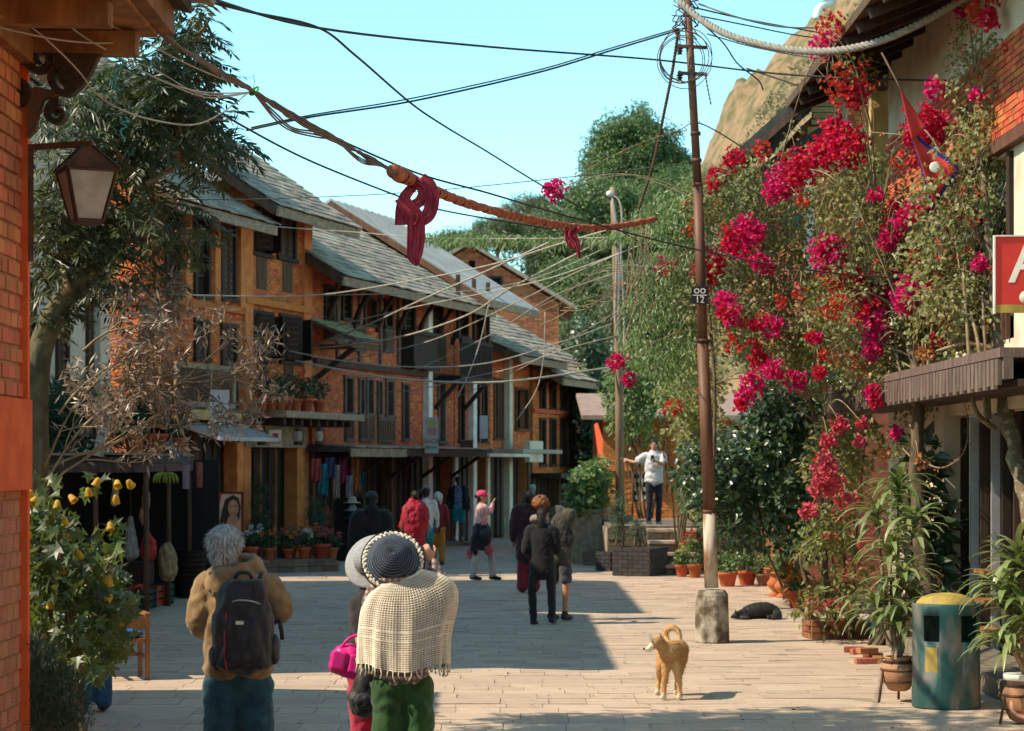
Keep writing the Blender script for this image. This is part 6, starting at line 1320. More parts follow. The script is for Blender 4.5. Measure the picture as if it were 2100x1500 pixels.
MB().tube([(0,0,.05),(0,0,.16)], .02, 6).build('stalk', M['wood_brown'], bt)
# advertising board
AB = thing('poster_board', 'red advertising board showing a dark haired woman', 'sign', G(452, 1180)); d = AB.location.y; q = lambda px, py: P(px, py, d)-AB.location; AB.rotation_euler = (0,0,0)
a, b = q(405,1152), q(496,1012); red_p = mat('poster_red', (.40,.035,.02), (.30,.025,.02), var=0, rough=.5)
brd = solid('board', red_p, AB, (a.x, b.x, -.02, .02, a.z, b.z)); solid('frame', M['wood_dark'], AB, (a.x-.03, a.x, -.03, .03, 0, b.z+.03), (b.x, b.x+.03, -.03, .03, 0, b.z+.03), (a.x, b.x, -.03, .03, b.z, b.z+.03))
def flat(par, pts, m, y, name): return MB().prism([(p.x, p.z) for p in (q(*p_) for p_ in pts)], y-.003, y).build(name, m, par)
ell = lambda cx, cy_, rx, ry, n_=22: [(cx+rx*math.cos(i/n_*6.283), cy_+ry*math.sin(i/n_*6.283)) for i in range(n_)]
pm_ = {n_: mat('print_'+n_, c_, var=0, rough=.5) for n_, c_ in dict(pale=(.42,.36,.27), hair=(.02,.014,.012), skin=(.40,.24,.16), brown=(.10,.05,.03), white=(.6,.55,.48), blue=(.04,.05,.12), shade=(.28,.15,.10)).items()}
flat(brd, [(455,1014),(494,1014),(494,1110),(442,1085),(448,1050)], pm_['pale'], -.022, 'print'); flat(brd, [(478,1015),(490,1022),(494,1040),(490,1075),(472,1062),(458,1085),(449,1078),(455,1050),(462,1025)], pm_['hair'], -.026, 'print')
flat(brd, ell(479,1042,11,17), pm_['skin'], -.030, 'print'); flat(brd, [(470,1058),(486,1058),(494,1075),(494,1100),(462,1085)], pm_['skin'], -.0285, 'print')
for x in (475, 484): flat(brd, ell(x,1038,2.4,1.2,10), pm_['hair'], -.034, 'print')
flat(brd, ell(479.5,1051,3.6,1.5,10), pm_['shade'], -.034, 'print'); flat(brd, ell(428,1058,12,6), pm_['blue'], -.024, 'print'); flat(brd, ell(424,1032,14,7), pm_['shade'], -.024, 'print'); flat(brd, ell(415,1085,8,16), pm_['brown'], -.024, 'print'); flat(brd, ell(438,1082,10,12), pm_['brown'], -.0255, 'print')
text(brd, 'Vahdad', .13, (q(422,0).x, -.024, q(0,1018).z), pm_['white']); text(brd, 'BAR', .17, (q(416,0).x, -.024, q(0,1106).z), pm_['white'])
# signs on the houses
def sign(label, px0, px1, py0, py1, d, m, name='sign_panel', th=.03, rot=0):
    c = P((px0+px1)/2, (py0+py1)/2, d); t = thing(name, label, 'sign', c, rot); hw = (px1-px0)/2/F*d; hh = (py1-py0)/2/F*d; solid('panel', m, t, (-hw, hw, -th/2, th/2, -hh, hh)); return t, hw, hh
wp = mat('sign_white', (.62,.60,.60), (.5,.48,.47), var=0, scale=3, rough=.6)
t, hw, hh = sign('plain white panel fixed below the slatted balcony', 430, 470, 800, 866, 39.3, wp); solid('marks', M['wood_grey'], t, (hw*.2, hw*.28, -.018, -.0155, -hh*.5, hh*.3)); 
t, hw, hh = sign('small cream sign with red marks above the dark doorway', 553, 577, 882, 916, 42.2, M['cream']); text(t, 'Hotel', .10, (0,-.017,-hh*.5), red_p); solid('emblem', red_p, t, (-hw*.5, hw*.5, -.018, -.0155, 0, hh*.6))
t, hw, hh = sign('tall faded poster panel hung on the white column', 871, 899, 856, 930, 50.3, mat('poster_faded', (.40,.42,.38), (.46,.32,.30), var=0, scale=3)); solid('print', mat('pr_pink', (.5,.25,.22), var=0), t, (-hw*.6, hw*.7, -.018, -.0155, 0, hh*.4)); solid('print', mat('pr_yel', (.5,.40,.08), var=0), t, (-hw*.4, hw*.5, -.018, -.0155, hh*.5, hh*.85)); solid('print', mat('pr_grn', (.2,.34,.24), var=0), t, (-hw*.9, hw*.9, -.018, -.0155, -hh*.75, -hh*.6)); text(t, 'SHOP', .16, (0,-.017,-hh*.35), M['wood_grey'])
t, hw, hh = sign('blank white panel on the narrow balcony house', 984, 1001, 853, 900, 55.5, wp); solid('frame', M['wood_grey'], t, (-hw-.02, -hw, -.02, .02, -hh, hh), (hw, hw+.02, -.02, .02, -hh, hh))
t, hw, hh = sign('brown carton resting on the cream awning', 944, 970, 905, 932, 54.2, M['wood_brown'], 'carton', .4); solid('lid', M['wood_grey'], t, (-hw-.01, hw+.01, -.21, .21, hh, hh+.03))
d = 18.6; t, hw, hh = sign('red sign with white letter and gold base on the right house', 2040, 2190, 486, 642, d, mat('sign_red', (.55,.035,.025), (.48,.03,.025), var=0, rough=.45)); solid('gold_band', mat('gold', (.42,.30,.06), var=0, rough=.5), t, (-hw, hw, -.019, -.0155, -hh, -hh+.07)); solid('rim', M['white_paint'], t, (-hw-.012, -hw, -.03, .02, -hh-.01, hh+.012), (-hw, hw, -.03, .02, hh, hh+.012))
text(t, 'A', .56, (-hw+.30,-.018,.10), M['white_paint']); o = MB().lathe([(.0,0),(.06,0),(.06,.004),(.0,.004)], 24).build('emblem', M['cream'], t); o.rotation_euler = (R(90),0,0); o.location = (-hw+.27,-.016,-.20)
# hanging lanterns by the shops, flag
for px, py in ((655, 893), (612, 893), (537, 893)):
    t = thing('oil_lantern', ('black oil lantern hung at the corner of the strut house', 'black oil lantern hung at the right of the cream sign', 'black oil lantern hung at the left of the cream sign')[(655,612,537).index(px)], 'lantern', P(px, py, 43.2))
    MB().lathe([(.09,-.2),(.1,-.18),(.09,-.13),(.05,-.12)], 12).build('tank', M['iron'], t); MB().lathe([(.05,-.12),(.075,-.03),(.05,.08)], 12, close=False).build('glass', M['frost'], t); MB().lathe([(.06,.08),(.07,.1),(.03,.16),(.02,.18)], 12).build('hood', M['iron'], t)
    MB().tube(catmull([(-.09,0,-.15),(-.11,0,.02),(-.06,0,.16),(0,0,.25),(.06,0,.16),(.11,0,.02),(.09,0,-.15)], 4), .009, 5).build('bail', M['iron'], t)
fl = P(1842, 175, 21.2); FG = thing('flag', 'red pennant flag with blue border and white emblem among the flowers', 'flag', fl); q = lambda px, py, dy=0: P(px, py, 21.2+dy)-fl
MB().tube([q(1808,108), q(1846,180), q(1925,420)], .010, 6).build('staff', M['cable_brown'], FG)
def tri(pts, m, y, name, th=.004):
    cols = 10; A_, B_, C_ = [Vector(q(*p_)) for p_ in pts]
    mb = MB().grid(lambda u, v: (lambda p_: p_+Vector((0, y+.03*math.sin(p_.x*16+p_.z*5), 0)))(A_.lerp(B_, v).lerp(A_.lerp(C_, v), u)), cols, 16); return cloth_part(name, mb, m, FG, th)
tri([(1862,262),(1912,432),(1968,346)], mat('flag_blue', (.02,.03,.22), var=0, rough=.8), .0, 'border'); tri([(1867,276),(1913,418),(1958,347)], mat('flag_red', (.60,.05,.045), var=0, rough=.8), -.016, 'field')
tri([(1845,182),(1868,290),(1900,262)], bpy.data.materials['flag_red'], -.02, 'upper_field'); 
em = MB(); qq = q(1915, 345); em.ball((qq.x, -.06, qq.z), (.055,.006,.055)); em.build('emblem', M['white_paint'], FG)
# ------------------------------------------------------------------ chair, bin, pots on the right, bricks
ch0 = G(255, 1392); CHR = thing('armchair', 'plain wooden armchair with a blue cushion by the yellow flowered shrub', 'chair', ch0, R(200)); wd_ = mat('chair_wood', (.30,.125,.045), (.22,.085,.03), scale=12, stretch=(1,1,.2), var=.08, rough=.5)
for x, y in ((-.19,-.2),(.19,-.2),(-.19,.2),(.19,.2)): solid('leg', wd_, CHR, (x-.02,x+.02,y-.02,y+.02,0,.62 if y < 0 else .62), bevel=.004)
solid('seat', wd_, CHR, (-.23,.23,-.23,.2,.36,.40), bevel=.006)
for x in (-.19, .19): solid('armrest', wd_, CHR, (x-.03,x+.03,-.25,.22,.621,.65), bevel=.006); solid('stretcher', wd_, CHR, (x-.012,x+.012,-.18,.18,.2,.235))
solid('stretcher', wd_, CHR, (-.17,.17,-.21,-.185,.2,.235)); solid('backrest', wd_, CHR, (-.17,.17,.185,.21,.5,.61))
cu = thing('cushion', 'bright blue cushion on the wooden armchair', 'cushion', ch0+Vector((0,0,.405)), R(200)); m = MB(); m.ball((0,0,.035), (.19,.19,.045)); m.build('pad', mat('cushion_blue', (.01,.13,.42), var=0, rough=.4), cu)
bn0 = G(1940, 1450); BIN = thing('litter_bin', 'battered teal litter bin with yellow lid and square openings', 'bin', bn0); r_, h_ = .285, .90
teal = mat('teal_paint', (.022,.075,.072), (.17,.15,.125), var=0, scale=6, detail=10, rough=.5, contrast=(.46,.66), stretch=(1,1,.45), bump=.15)
m = MB(); n_ = 48; lv = [0, .02, .58, .80, .885, .90]; holes = lambda a: (R(214) < a % 6.2832 < R(246)) or (R(282) < a % 6.2832 < R(322))
vs_ = [(r_*(1.03 if z_ in (.02, .885) else 1)*math.cos(i/n_*6.2832), r_*(1.03 if z_ in (.02,.885) else 1)*math.sin(i/n_*6.2832), z_) for z_ in lv for i in range(n_)]
fs = [(j*n_+i, j*n_+(i+1)%n_, (j+1)*n_+(i+1)%n_, (j+1)*n_+i) for j in range(5) for i in range(n_) if not (j == 2 and holes((i+.5)/n_*6.2832))]
m.add(vs_, fs, True); o = m.build('drum', teal, BIN); s_ = o.modifiers.new('t', 'SOLIDIFY'); s_.thickness = .012; s_.offset = -1
MB().lathe([(.05,.03),(r_*.8,.03),(r_*.8,.05),(.05,.05)], 24).build('drum_floor', M['iron'], BIN)
yl = mat('bin_yellow', (.46,.31,.05), (.28,.20,.06), var=0, scale=8, rough=.6)
MB().lathe([(r_*.9,.885),(r_*.88,.905),(r_*.72,.945),(r_*.45,.972),(r_*.2,.982),(0,.984)], 28, close=False).build('lid', yl, BIN)
MB().grid(lambda u, v: ((r_+.004)*math.cos(R(222+22*u)), (r_+.004)*math.sin(R(222+22*u)), .32+.21*v), 8, 4).build('yellow_patch', yl, BIN)
POT_SPOTS = {}
def spot(key, px, py, r, h, label, **kw):
    g_ = G(px, py); POT_SPOTS[key] = (g_, r, h); return pot(label, g_, r, h, **kw)
spot('p1', 1492, 1203, .17, .24, 'orange terracotta pot next to the steel pole'); spot('p2', 1532, 1200, .17, .24, 'orange terracotta pot second from the steel pole'); spot('p3', 1565, 1201, .13, .20, 'dull mauve pot right of the orange pots', m='terracotta_pale')
spot('p4', 1398, 1183, .12, .22, 'terracotta pot of mixed flowers by the terrace steps'); spot('p5', 1425, 1185, .13, .24, 'terracotta pot of red flowers left of the steel pole')
spot('u1', 1590, 1223, .17, .45, 'tall footed terracotta urn nearest the round pots', style='urn'); spot('u2', 1604, 1226, .16, .40, 'footed terracotta urn in the middle of the urn row', style='urn'); spot('u3', 1622, 1236, .15, .36, 'footed terracotta urn with marigolds', style='urn'); spot('u4', 1634, 1248, .14, .26, 'squat terracotta pot with marigolds at the end of the row')
stone_box('brick_planter', 'low old brick planter at the foot of the bougainvillea', (1664,1312), (1778,1311), .20, 'brick_brown', gy=.5)
for i, (px, py, a, z_) in enumerate(((1765,1342,10,0),(1790,1350,-8,0),(1775,1362,4,0),(1800,1358,80,0),(1778,1352,20,.062),(1752,1338,-15,.0))):
    o = solid('loose_brick', M['brick_brown'], None, (-.11,.11,-.055,.055,0,.06), bevel=.006); g_ = G(px, py); o.location = (g_.x, g_.y, z_); o.rotation_euler = (0,0,R(a)); tag(o, 'loose old brick lying beside the potted dracaena', 'brick', 'loose bricks by the dracaena')
# dracaena pots on iron stands
def stand_pot(label, g_, r, h, zc):
    t = pot(label, (g_.x, g_.y, zc), r, h, 'terracotta_pale', 'belly'); st_ = thing('pot_stand', 'three legged iron stand under the '+label.split(' in ')[0].replace('round ', ''), 'stand', g_)
    MB().tube([(r*.98*math.cos(i/24*6.283), r*.98*math.sin(i/24*6.283), zc+h*.62) for i in range(25)], .012, 6).build('ring', M['rust'], st_)
    for a_ in (200, 320, 80): c_, s_ = math.cos(R(a_)), math.sin(R(a_)); MB().tube([(r*1.0*c_, r*1.0*s_, zc+h*.63), (r*1.28*c_, r*1.28*s_, 0)], .012, 6).build('leg', M['rust'], st_)
    MB().tube([(r*.9*math.cos(i/20*6.283), r*.9*math.sin(i/20*6.283), zc+h*.28) for i in range(21)], .009, 6).build('lower_ring', M['rust'], st_); return t
DR1 = G(1843, 1440); stand_pot('round clay pot in an iron stand beside the teal bin', DR1, .155, .30, .10)
DR2 = P(2096, 0, 17.2); DR2.z = 0; stand_pot('round clay pot with a white rim at the right edge', DR2, .16, .34, .02)
MB_ = MB().lathe([(.13,.35),(.15,.355),(.15,.40),(.125,.40)], 20).build('white_rim', M['white_paint']); MB_.location = DR2; tag(MB_, 'white painted ring sitting on the right edge clay pot', 'ring')
# planter ledge with flower pots before the balcony house
lo = thing('stone_ledge', 'long low stone ledge in front of the dark doorway', 'ledge', (0,0,0)); a, b = G(508,1177), G(700,1172); lo.location = a; lo.rotation_euler = (0,0,math.atan2(b.y-a.y,b.x-a.x)); L_ = (b-a).length
cr_ = solid('core', M['dirt'], lo, (.02, L_-.02, .03, .85, 0, .20)); pieces(cr_, 'stone', [boxM((i*.31+.15, .02, r_i*.115+.055), (.30, .08, .105)) for i in range(int(L_/.31)) for r_i in range(2)]+[boxM((i*.45+.22, .42, .225), (.44, .9, .05)) for i in range(int(L_/.45))], M['stone_wall'], 300)
LEDGE = []
for i, (px, r, h) in enumerate(((522,.15,.25),(560,.12,.22),(598,.11,.20),(632,.13,.22),(668,.17,.28),(690,.12,.2),(545,.14,.22),(618,.14,.24),(655,.13,.22))):
    u_ = (px-508)/(700-508)*L_; yy = .22 if i < 6 else .6; p_ = a+Vector((math.cos(lo.rotation_euler[2])*u_-math.sin(lo.rotation_euler[2])*yy, math.sin(lo.rotation_euler[2])*u_+math.cos(lo.rotation_euler[2])*yy, .252)); LEDGE.append((p_, r, h)); pot('terracotta pot of bedding flowers on the long stone ledge', p_, r, h, group='pots on the stone ledge')
BALC = []
for i, px in enumerate((536,555,573,588,606,628,655)):
    u_ = row_uv(px, 0, .72)[0]; r, h = (.13,.26) if i not in (2,5) else (.15,.28); p_ = Vector(row_pt(u_))+Vector((UY*.72, -UX*.72, bz+.145)); BALC.append((p_, r, h)); pot('terracotta pot standing in the row on the balcony slab', p_, r, h, group='pots on the balcony slab')
# goods hung outside the strut house shop: cloths, bags, hats
gc = [((.42,.06,.05),'red'),((.02,.20,.26),'teal'),((.06,.06,.14),'navy'),((.40,.30,.22),'beige'),((.30,.03,.10),'wine'),((.35,.34,.38),'grey'),((.45,.15,.04),'rust'),((.02,.10,.16),'blue')]
gl = [(648,965,40),(662,985,55),(676,960,35),(690,990,60),(703,965,45),(716,1000,40),(730,975,60),(742,985,30),(668,1060,30),(655,1080,40)]
for i, (px, py, l_) in enumerate(gl):
    c_, nm = gc[i % 8]; d = 44.2+(px-640)*.035; c = P(px, py, d); t = thing('hung_cloth', '%s woven cloth hung outside the strut house shop' % nm if i < 8 else '%s cloth folded low outside the strut house shop' % nm, 'cloth', c)
    w_ = random.uniform(.12,.22); l_m = l_/F*d; cloth_part('cloth', ribbon([(0,0,l_m*.6),(.01,-.03,.0),(0,0,-l_m*.6)], w_, 2, .02, 5, 11), cl_('woven_%d' % i, c_), t)
for i, (px, py) in enumerate(((722,1030),(722,1046),(722,1062))):
    t = thing('straw_hat', ('pale straw hat topmost on the shop stand', 'grey felt hat in the middle of the shop stand', 'navy hat lowest on the shop stand')[i], 'hat', P(px, py, 45.5)); MB().lathe([(0,.12),(.07,.11),(.09,.06),(.1,.01),(.19,-.01),(.19,-.02),(.0,-.02)], 20, close=False).build('hat_body', cl_('hat_%d' % i, ((.45,.40,.30),(.3,.3,.3),(.03,.05,.10))[i]), t)
sd0 = P(716, 0, 46.0); SR = thing('display_rack', 'wooden display rack with shelves outside the strut house shop', 'rack', (sd0.x, sd0.y, 0), RROT)
for x in (-.35, .35): solid('upright', M['wood_black'], SR, (x-.03,x+.03,-.2,.15,0,1.35))
for i in range(4): solid('shelf', M['wood_warm'], SR, (-.32,.32,-.2,.15,.12+i*.32,.15+i*.32)); 
for i in range(3):
    for j in range(5): solid('folded_cloth', cl_('fold_%d%d' % (i, j), gc[(i*3+j*2) % 8][0]), SR, (-.29+j*.12,-.19+j*.12,-.17,.1,.155+i*.32,.23+i*.32+.03*(j%2)))

bpy.data.scenes.remove(TMP)
# ------------------------------------------------------------------ leaves
def unit(v): return v/np.maximum(np.linalg.norm(v, axis=-1, keepdims=True), 1e-6)
T2 = (np.array([(0,0,0),(-.5,.45,.10),(.5,.45,.10),(0,1,-.04)]), np.array([(0,3,1),(0,2,3)]))                                   # folded blade
T6 = (np.array([(0,0,0),(-.40,.22,.07),(.40,.22,.07),(-.48,.52,.10),(.48,.52,.10),(0,.5,0),(0,1.0,-.14)]), np.array([(0,5,1),(0,2,5),(1,5,3),(2,4,5),(3,5,6),(5,4,6)]))
TM = (np.array([(0,0,0),(-.55,.02,.05),(-.22,.25,0),(-.60,.55,.08),(-.20,.52,.02),(0,1.0,-.06),(.20,.52,.02),(.60,.55,.08),(.22,.25,0),(.55,.02,.05),(0,.4,-.02)]), np.array([(0,10,1),(1,10,2),(2,10,3),(3,10,4),(4,10,5),(5,10,6),(6,10,7),(7,10,8),(8,10,9),(9,10,0)]))
TC = (np.array([(0,0,0),(-.5,.30,.22),(.5,.30,.22),(-.45,.72,.26),(.45,.72,.26),(0,.5,.02),(0,1.0,.10)]), np.array([(0,5,1),(0,2,5),(1,5,3),(2,4,5),(3,5,6),(5,4,6)]))   # cupped bract
def blades(pos, dr, nr, L, W, T=T2):
    pos = np.asarray(pos, float); n = len(pos); dr = unit(np.asarray(dr, float)); nr = np.asarray(nr, float); nr = unit(nr-dr*(nr*dr).sum(-1, keepdims=True)); sd_ = np.cross(dr, nr)
    L = np.broadcast_to(L, (n,))[:, None, None]; W = np.broadcast_to(W, (n,))[:, None, None]; t = T[0][None]
    V = pos[:, None]+sd_[:, None]*t[..., :1]*W+dr[:, None]*t[..., 1:2]*L+nr[:, None]*t[..., 2:]*W
    Fq = T[1][None]+len(T[0])*np.arange(n)[:, None, None]; return V.reshape(-1, 3), Fq.reshape(-1, 3)
def leaf_obj(name, V, Fq, m, parent, smooth=False):
    o = link(name, np_mesh(name, V, Fq, m, smooth), parent); o['kind'] = 'stuff'; return o
def rnd(n): return unit(RNG.normal(size=(n, 3)))
GL = {}
GL['boug'] = leafmat('leaf_bougainvillea', (.135,.165,.042), (.24,.225,.09), .38, (.42,.42,.07), rough=.5)
GL['vine'] = leafmat('leaf_vine', (.10,.17,.045), (.16,.22,.08), .35, (.22,.34,.05))
GL['dark'] = leafmat('leaf_dark', (.030,.062,.022), (.07,.10,.045), .2, (.10,.18,.03), rough=.3)
GL['oak'] = leafmat('leaf_silky_oak', (.030,.046,.016), (.075,.08,.035), .22, (.16,.19,.04), rough=.42)
GL['silver'] = leafmat('leaf_silver', (.33,.26,.20), (.20,.13,.085), .2, rough=.4)
GL['maple'] = leafmat('leaf_abutilon', (.045,.075,.018), (.12,.15,.04), .30, (.26,.32,.05), var=.5)
GL['juniper'] = leafmat('leaf_juniper', (.035,.055,.022), (.06,.08,.03), .15)
GL['strap'] = leafmat('leaf_dracaena', (.13,.19,.055), (.30,.30,.13), .25, (.28,.36,.08), rough=.35)
GL['far'] = leafmat('leaf_far_tree', (.050,.098,.026), (.11,.16,.045), .3, (.16,.26,.04), var=.4)
GL['far2'] = leafmat('leaf_far_bank', (.055,.085,.028), (.10,.125,.045), .3, (.16,.22,.04), var=.4)
GL['pot'] = leafmat('leaf_pot', (.06,.13,.03), (.11,.19,.05), .3, (.2,.32,.05)); GL['potd'] = leafmat('leaf_pot_dark', (.028,.07,.024), (.05,.10,.035), .25)  # two pot leaf greens, the second one darker
GL['stem'] = mat('stem', (.30,.22,.13), (.18,.12,.07), var=.15, scale=12, rough=.8); GL['bark'] = mat('bark', (.17,.12,.075), (.07,.05,.03), var=0, scale=14, rough=.9, bump=.7, bscale=30, stretch=(1,1,.35)); GL['bark_lichen'] = mat('bark_lichen', (.15,.11,.07), (.30,.28,.16), var=0, scale=13, detail=8, rough=.9, bump=.7, bscale=30, contrast=(.5,.65))
GL['crimson'] = leafmat('bract_crimson', (.52,.004,.035), (.62,.010,.075), .42, (.80,.01,.06), rough=.6, var=.25); GL['magenta'] = leafmat('bract_magenta', (.60,.008,.12), (.66,.015,.18), .42, (.85,.02,.16), rough=.6, var=.22)
GL['scarlet'] = leafmat('bract_scarlet', (.55,.028,.018), (.50,.07,.03), .4, (.75,.06,.03), rough=.6, var=.3); GL['rose'] = leafmat('petal_rose', (.60,.06,.10), (.66,.14,.16), .35, rough=.6, var=.2)
GL['orange'] = leafmat('petal_orange', (.66,.17,.01), (.70,.28,.02), .3, rough=.6, var=.15); GL['yellow'] = leafmat('petal_yellow', (.68,.42,.03), (.70,.50,.06), .35, rough=.6, var=.12); GL['white'] = leafmat('petal_white', (.74,.72,.66), None, .3, rough=.6, var=.08); GL['ochre'] = leafmat('bract_dry', (.48,.19,.06), (.36,.16,.07), .3, rough=.8, var=.3)
def clump_leaves(C, per, rad, L, W, T=T2, droop=.35, sun=(-.4,-.5,.75)):
    """leaves round clump centres C (n,3); they spread outwards and lie towards the light"""
    C = np.repeat(np.asarray(C, float), per, axis=0); n = len(C); off = rnd(n)*(RNG.random((n, 1))**.5)*np.asarray(rad)
    dr = unit(off)*.7+rnd(n)*.6+np.array((0,0,-droop)); nr = unit(np.asarray(sun)+rnd(n)*.75)
    return blades(C+off, dr, nr, L*RNG.uniform(.65, 1.25, n), W*RNG.uniform(.7, 1.2, n), T)
def crown_points(c, r, n, thr=.05, fq=.6, shell=.45, seed=0):
    out = []; c = Vector(c); r = Vector(r)
    while len(out) < n:
        d_ = Vector(rnd(1)[0]); k_ = random.random()**(shell)
        lump = 1+.28*noise.noise(d_*2.1+Vector((seed,0,0)))+.16*noise.noise(d_*4.7+Vector((0,seed,0)))
        p = Vector((d_.x*r.x, d_.y*r.y, d_.z*r.z))*k_*lump
        if noise.noise((p+c)*fq+Vector((seed*3,0,0))) > thr-.35: out.append(tuple(p+c))
    return np.array(out)
def px_points(blobs, n, d0, d1):
    """points inside photo ellipses (px, py, rx, ry[, weight]) at a depth between d0 and d1"""
    w_ = np.array([b[2]*b[3]*(b[4] if len(b) > 4 else 1) for b in blobs], float); w_ /= w_.sum(); out = []
    for i in RNG.choice(len(blobs), n, p=w_):
        b = blobs[i]; a = RNG.uniform(0, 6.283); r = RNG.random()**.5; out.append(tuple(P(b[0]+b[2]*r*math.cos(a), b[1]+b[3]*r*math.sin(a), RNG.uniform(d0, d1))))
    return np.array(out)
# ------------------------------------------------------------------ bougainvillea over the right side
FLO = [(1740,175,38,'s'),(1755,195,26,'c'),(1702,55,25,'s'),(1688,92,24,'m'),(1712,270,30,'c'),(1735,300,42,'c'),(1690,315,34,'c'),(1640,345,36,'c'),(1606,372,34,'m'),(1585,395,22,'m'),(1565,305,17,'s'),(1505,325,20,'c'),(1470,365,20,'c'),(1462,385,14,'c'),
 (1895,252,40,'c'),(1932,262,28,'m'),(1880,285,24,'c'),(1905,330,28,'s'),(1855,335,17,'s'),(1917,180,19,'m'),(1945,195,12,'s'),(2000,195,11,'m'),(2088,98,24,'s'),(2010,15,32,'s'),(2028,38,18,'c'),(1975,20,14,'m'),(1530,470,27,'m'),(1550,478,24,'m'),(1500,492,22,'c'),(1520,505,28,'m'),(1700,520,36,'m'),(1700,508,22,'c'),
 (1468,528,20,'m'),(1450,560,26,'c'),(1475,545,16,'c'),(1558,537,17,'m'),(1576,550,10,'m'),(1362,550,18,'m'),(1486,618,20,'m'),(1498,650,22,'m'),(1485,640,14,'c'),(1582,672,21,'m'),(1545,668,10,'c'),(1675,692,11,'m'),(1558,738,21,'c'),(1585,760,21,'m'),(1628,780,20,'m'),(1545,785,21,'m'),(1528,812,22,'m'),(1518,832,11,'c'),
 (1760,590,34,'c'),(1795,600,42,'m'),(1830,590,34,'m'),(1862,590,24,'m'),(1855,615,24,'m'),(1780,640,30,'c'),(1798,662,26,'m'),(1795,690,20,'m'),(1790,715,23,'m'),(1735,575,20,'s'),(1705,570,18,'s'),(1868,435,20,'m'),(1852,452,18,'m'),(1905,410,17,'m'),(1832,478,26,'c'),(1820,495,18,'m'),(1795,398,13,'m'),(1835,430,16,'c'),
 (2010,542,18,'m'),(1925,578,18,'c'),(1885,540,14,'s'),(1880,525,12,'c'),(1972,798,14,'m'),(1790,805,16,'m'),(1795,825,12,'c'),(1680,765,12,'c'),(1660,690,8,'c'),(1440,800,6,'s'),(1265,742,17,'m'),(1290,778,13,'m'),(1380,838,14,'s'),(1138,392,20,'m'),(1125,388,10,'m'),
 (1690,960,26,'r'),(1700,985,28,'r'),(1680,1000,22,'r'),(1735,1028,20,'r'),(1660,1048,16,'r'),(1725,870,16,'r'),(1770,868,10,'r'),(1700,905,16,'r'),(1760,905,9,'r'),(1840,890,12,'m'),(1415,425,10,'s'),(1425,470,16,'s'),(1440,515,10,'s'),(1645,410,12,'s'),(1600,620,12,'s'),(1945,655,16,'s'),(1920,650,14,'s'),(1960,640,10,'s'),(1915,700,9,'s'),(1740,735,16,'o'),(1760,760,16,'o'),(1898,725,15,'o'),(1690,730,10,'s'),(1700,640,12,'s'),(1560,660,10,'s'),(1520,660,9,'s'),(1500,705,14,'s'),(1545,710,12,'s'),(1640,600,10,'s'),(1815,930,10,'o'),(1885,950,11,'o'),(1945,460,10,'s'),(1970,440,8,'s'),(1720,620,14,'s'),(1905,600,10,'s')]
CM_ = dict(c='crimson', m='magenta', s='scarlet', r='rose', o='ochre')
plants = {}
def bplant(key, label, root, cat='bougainvillea'): plants[key] = thing('bougainvillea', label, cat, root); return plants[key]
rA, rB, rC = G(1720, 1306), G(1905, 1255), Vector((4.62, 19.6, 0))
bplant('A', 'crimson bougainvillea growing from the low brick planter', rA); bplant('B', 'tall crimson bougainvillea with a leaning dark trunk by the black doors', rB); bplant('C', 'bougainvillea with a pale lichened trunk behind the dracaena at the right edge', rC)
def fdepth(px, py): 
    return (26.5 if px < 1480 else 25.2 if px < 1640 else 24.2 if px < 1850 else 22.6 if px < 1980 else 21.6)+random.uniform(-.35, .35)
def pkey(px, py): return 'A' if px < 1690 or (py > 830 and px < 1800) else ('B' if px < 1900 else 'C')
trunks = {'A': [P(1712,1290,25.6), P(1690,1150,25.6), P(1700,1000,25.7), P(1660,820,25.8), P(1600,640,25.8), P(1560,480,25.8)],
          'B': [P(1908,1235,23), P(1885,1080,23), P(1880,950,23), P(1885,840,23), P(1880,760,23.1), P(1850,640,23.4), P(1800,470,23.6)],
          'C': [P(2128,1120,20), P(2098,1000,20.4), P(2078,900,20.6), P(2058,800,20.8), P(2050,700,20.9), P(2040,560,21), P(2020,400,21.2), P(2000,200,21.5)]}
trad = {'A': [.05,.045,.035,.028,.02,.014], 'B': [.10,.075,.07,.065,.055,.035,.02], 'C': [.09,.085,.08,.085,.075,.05,.035,.02]}
for k_, pts in trunks.items():
    t = plants[k_]; pp_ = catmull(pts, 5); rr = np.interp(np.linspace(0, 1, len(pp_)), np.linspace(0, 1, len(pts)), trad[k_]); g_ = t.location
    MB().tube([p+Vector((random.gauss(0,.01),0,0))-g_ for p in pp_], [r*random.uniform(.92,1.08) for r in rr], 10).build('trunk', GL['bark_lichen'] if k_ == 'C' else GL['bark'], t)
limbs = {'B': [[(1885,850,23),(1862,800,23),(1845,760,23.2),(1835,690,23.3)], [(1888,840,23),(1900,790,22.9),(1905,730,22.9),(1915,640,22.8)], [(1883,830,23),(1895,780,23),(1892,700,23)]],
         'C': [[(2040,880,20.7),(2005,850,20.6),(1992,800,20.6),(1985,700,20.7),(1975,560,20.9)], [(2025,862,20.7),(2018,800,20.7),(2005,700,20.7),(1990,640,20.8)], [(2028,860,20.7),(2024,790,20.7),(2020,720,20.7),(2015,600,20.9)], [(2072,840,20.7),(2085,760,20.6),(2095,690,20.6)], [(2052,760,20.8),(1990,770,20.8),(1925,775,20.9)], [(2048,720,20.9),(1985,705,20.9),(1920,720,21)]],
         'A': [[(1690,1240,25.5),(1652,1180,25.5),(1660,1110,25.5),(1690,1075,25.5)], [(1712,1280,25.5),(1735,1180,25.5),(1720,1080,25.5)], [(1655,1200,25.4),(1642,1140,25.4),(1665,1095,25.4)], [(1700,1290,25.4),(1640,1240,25.3),(1700,1220,25.3),(1655,1180,25.4)]]}
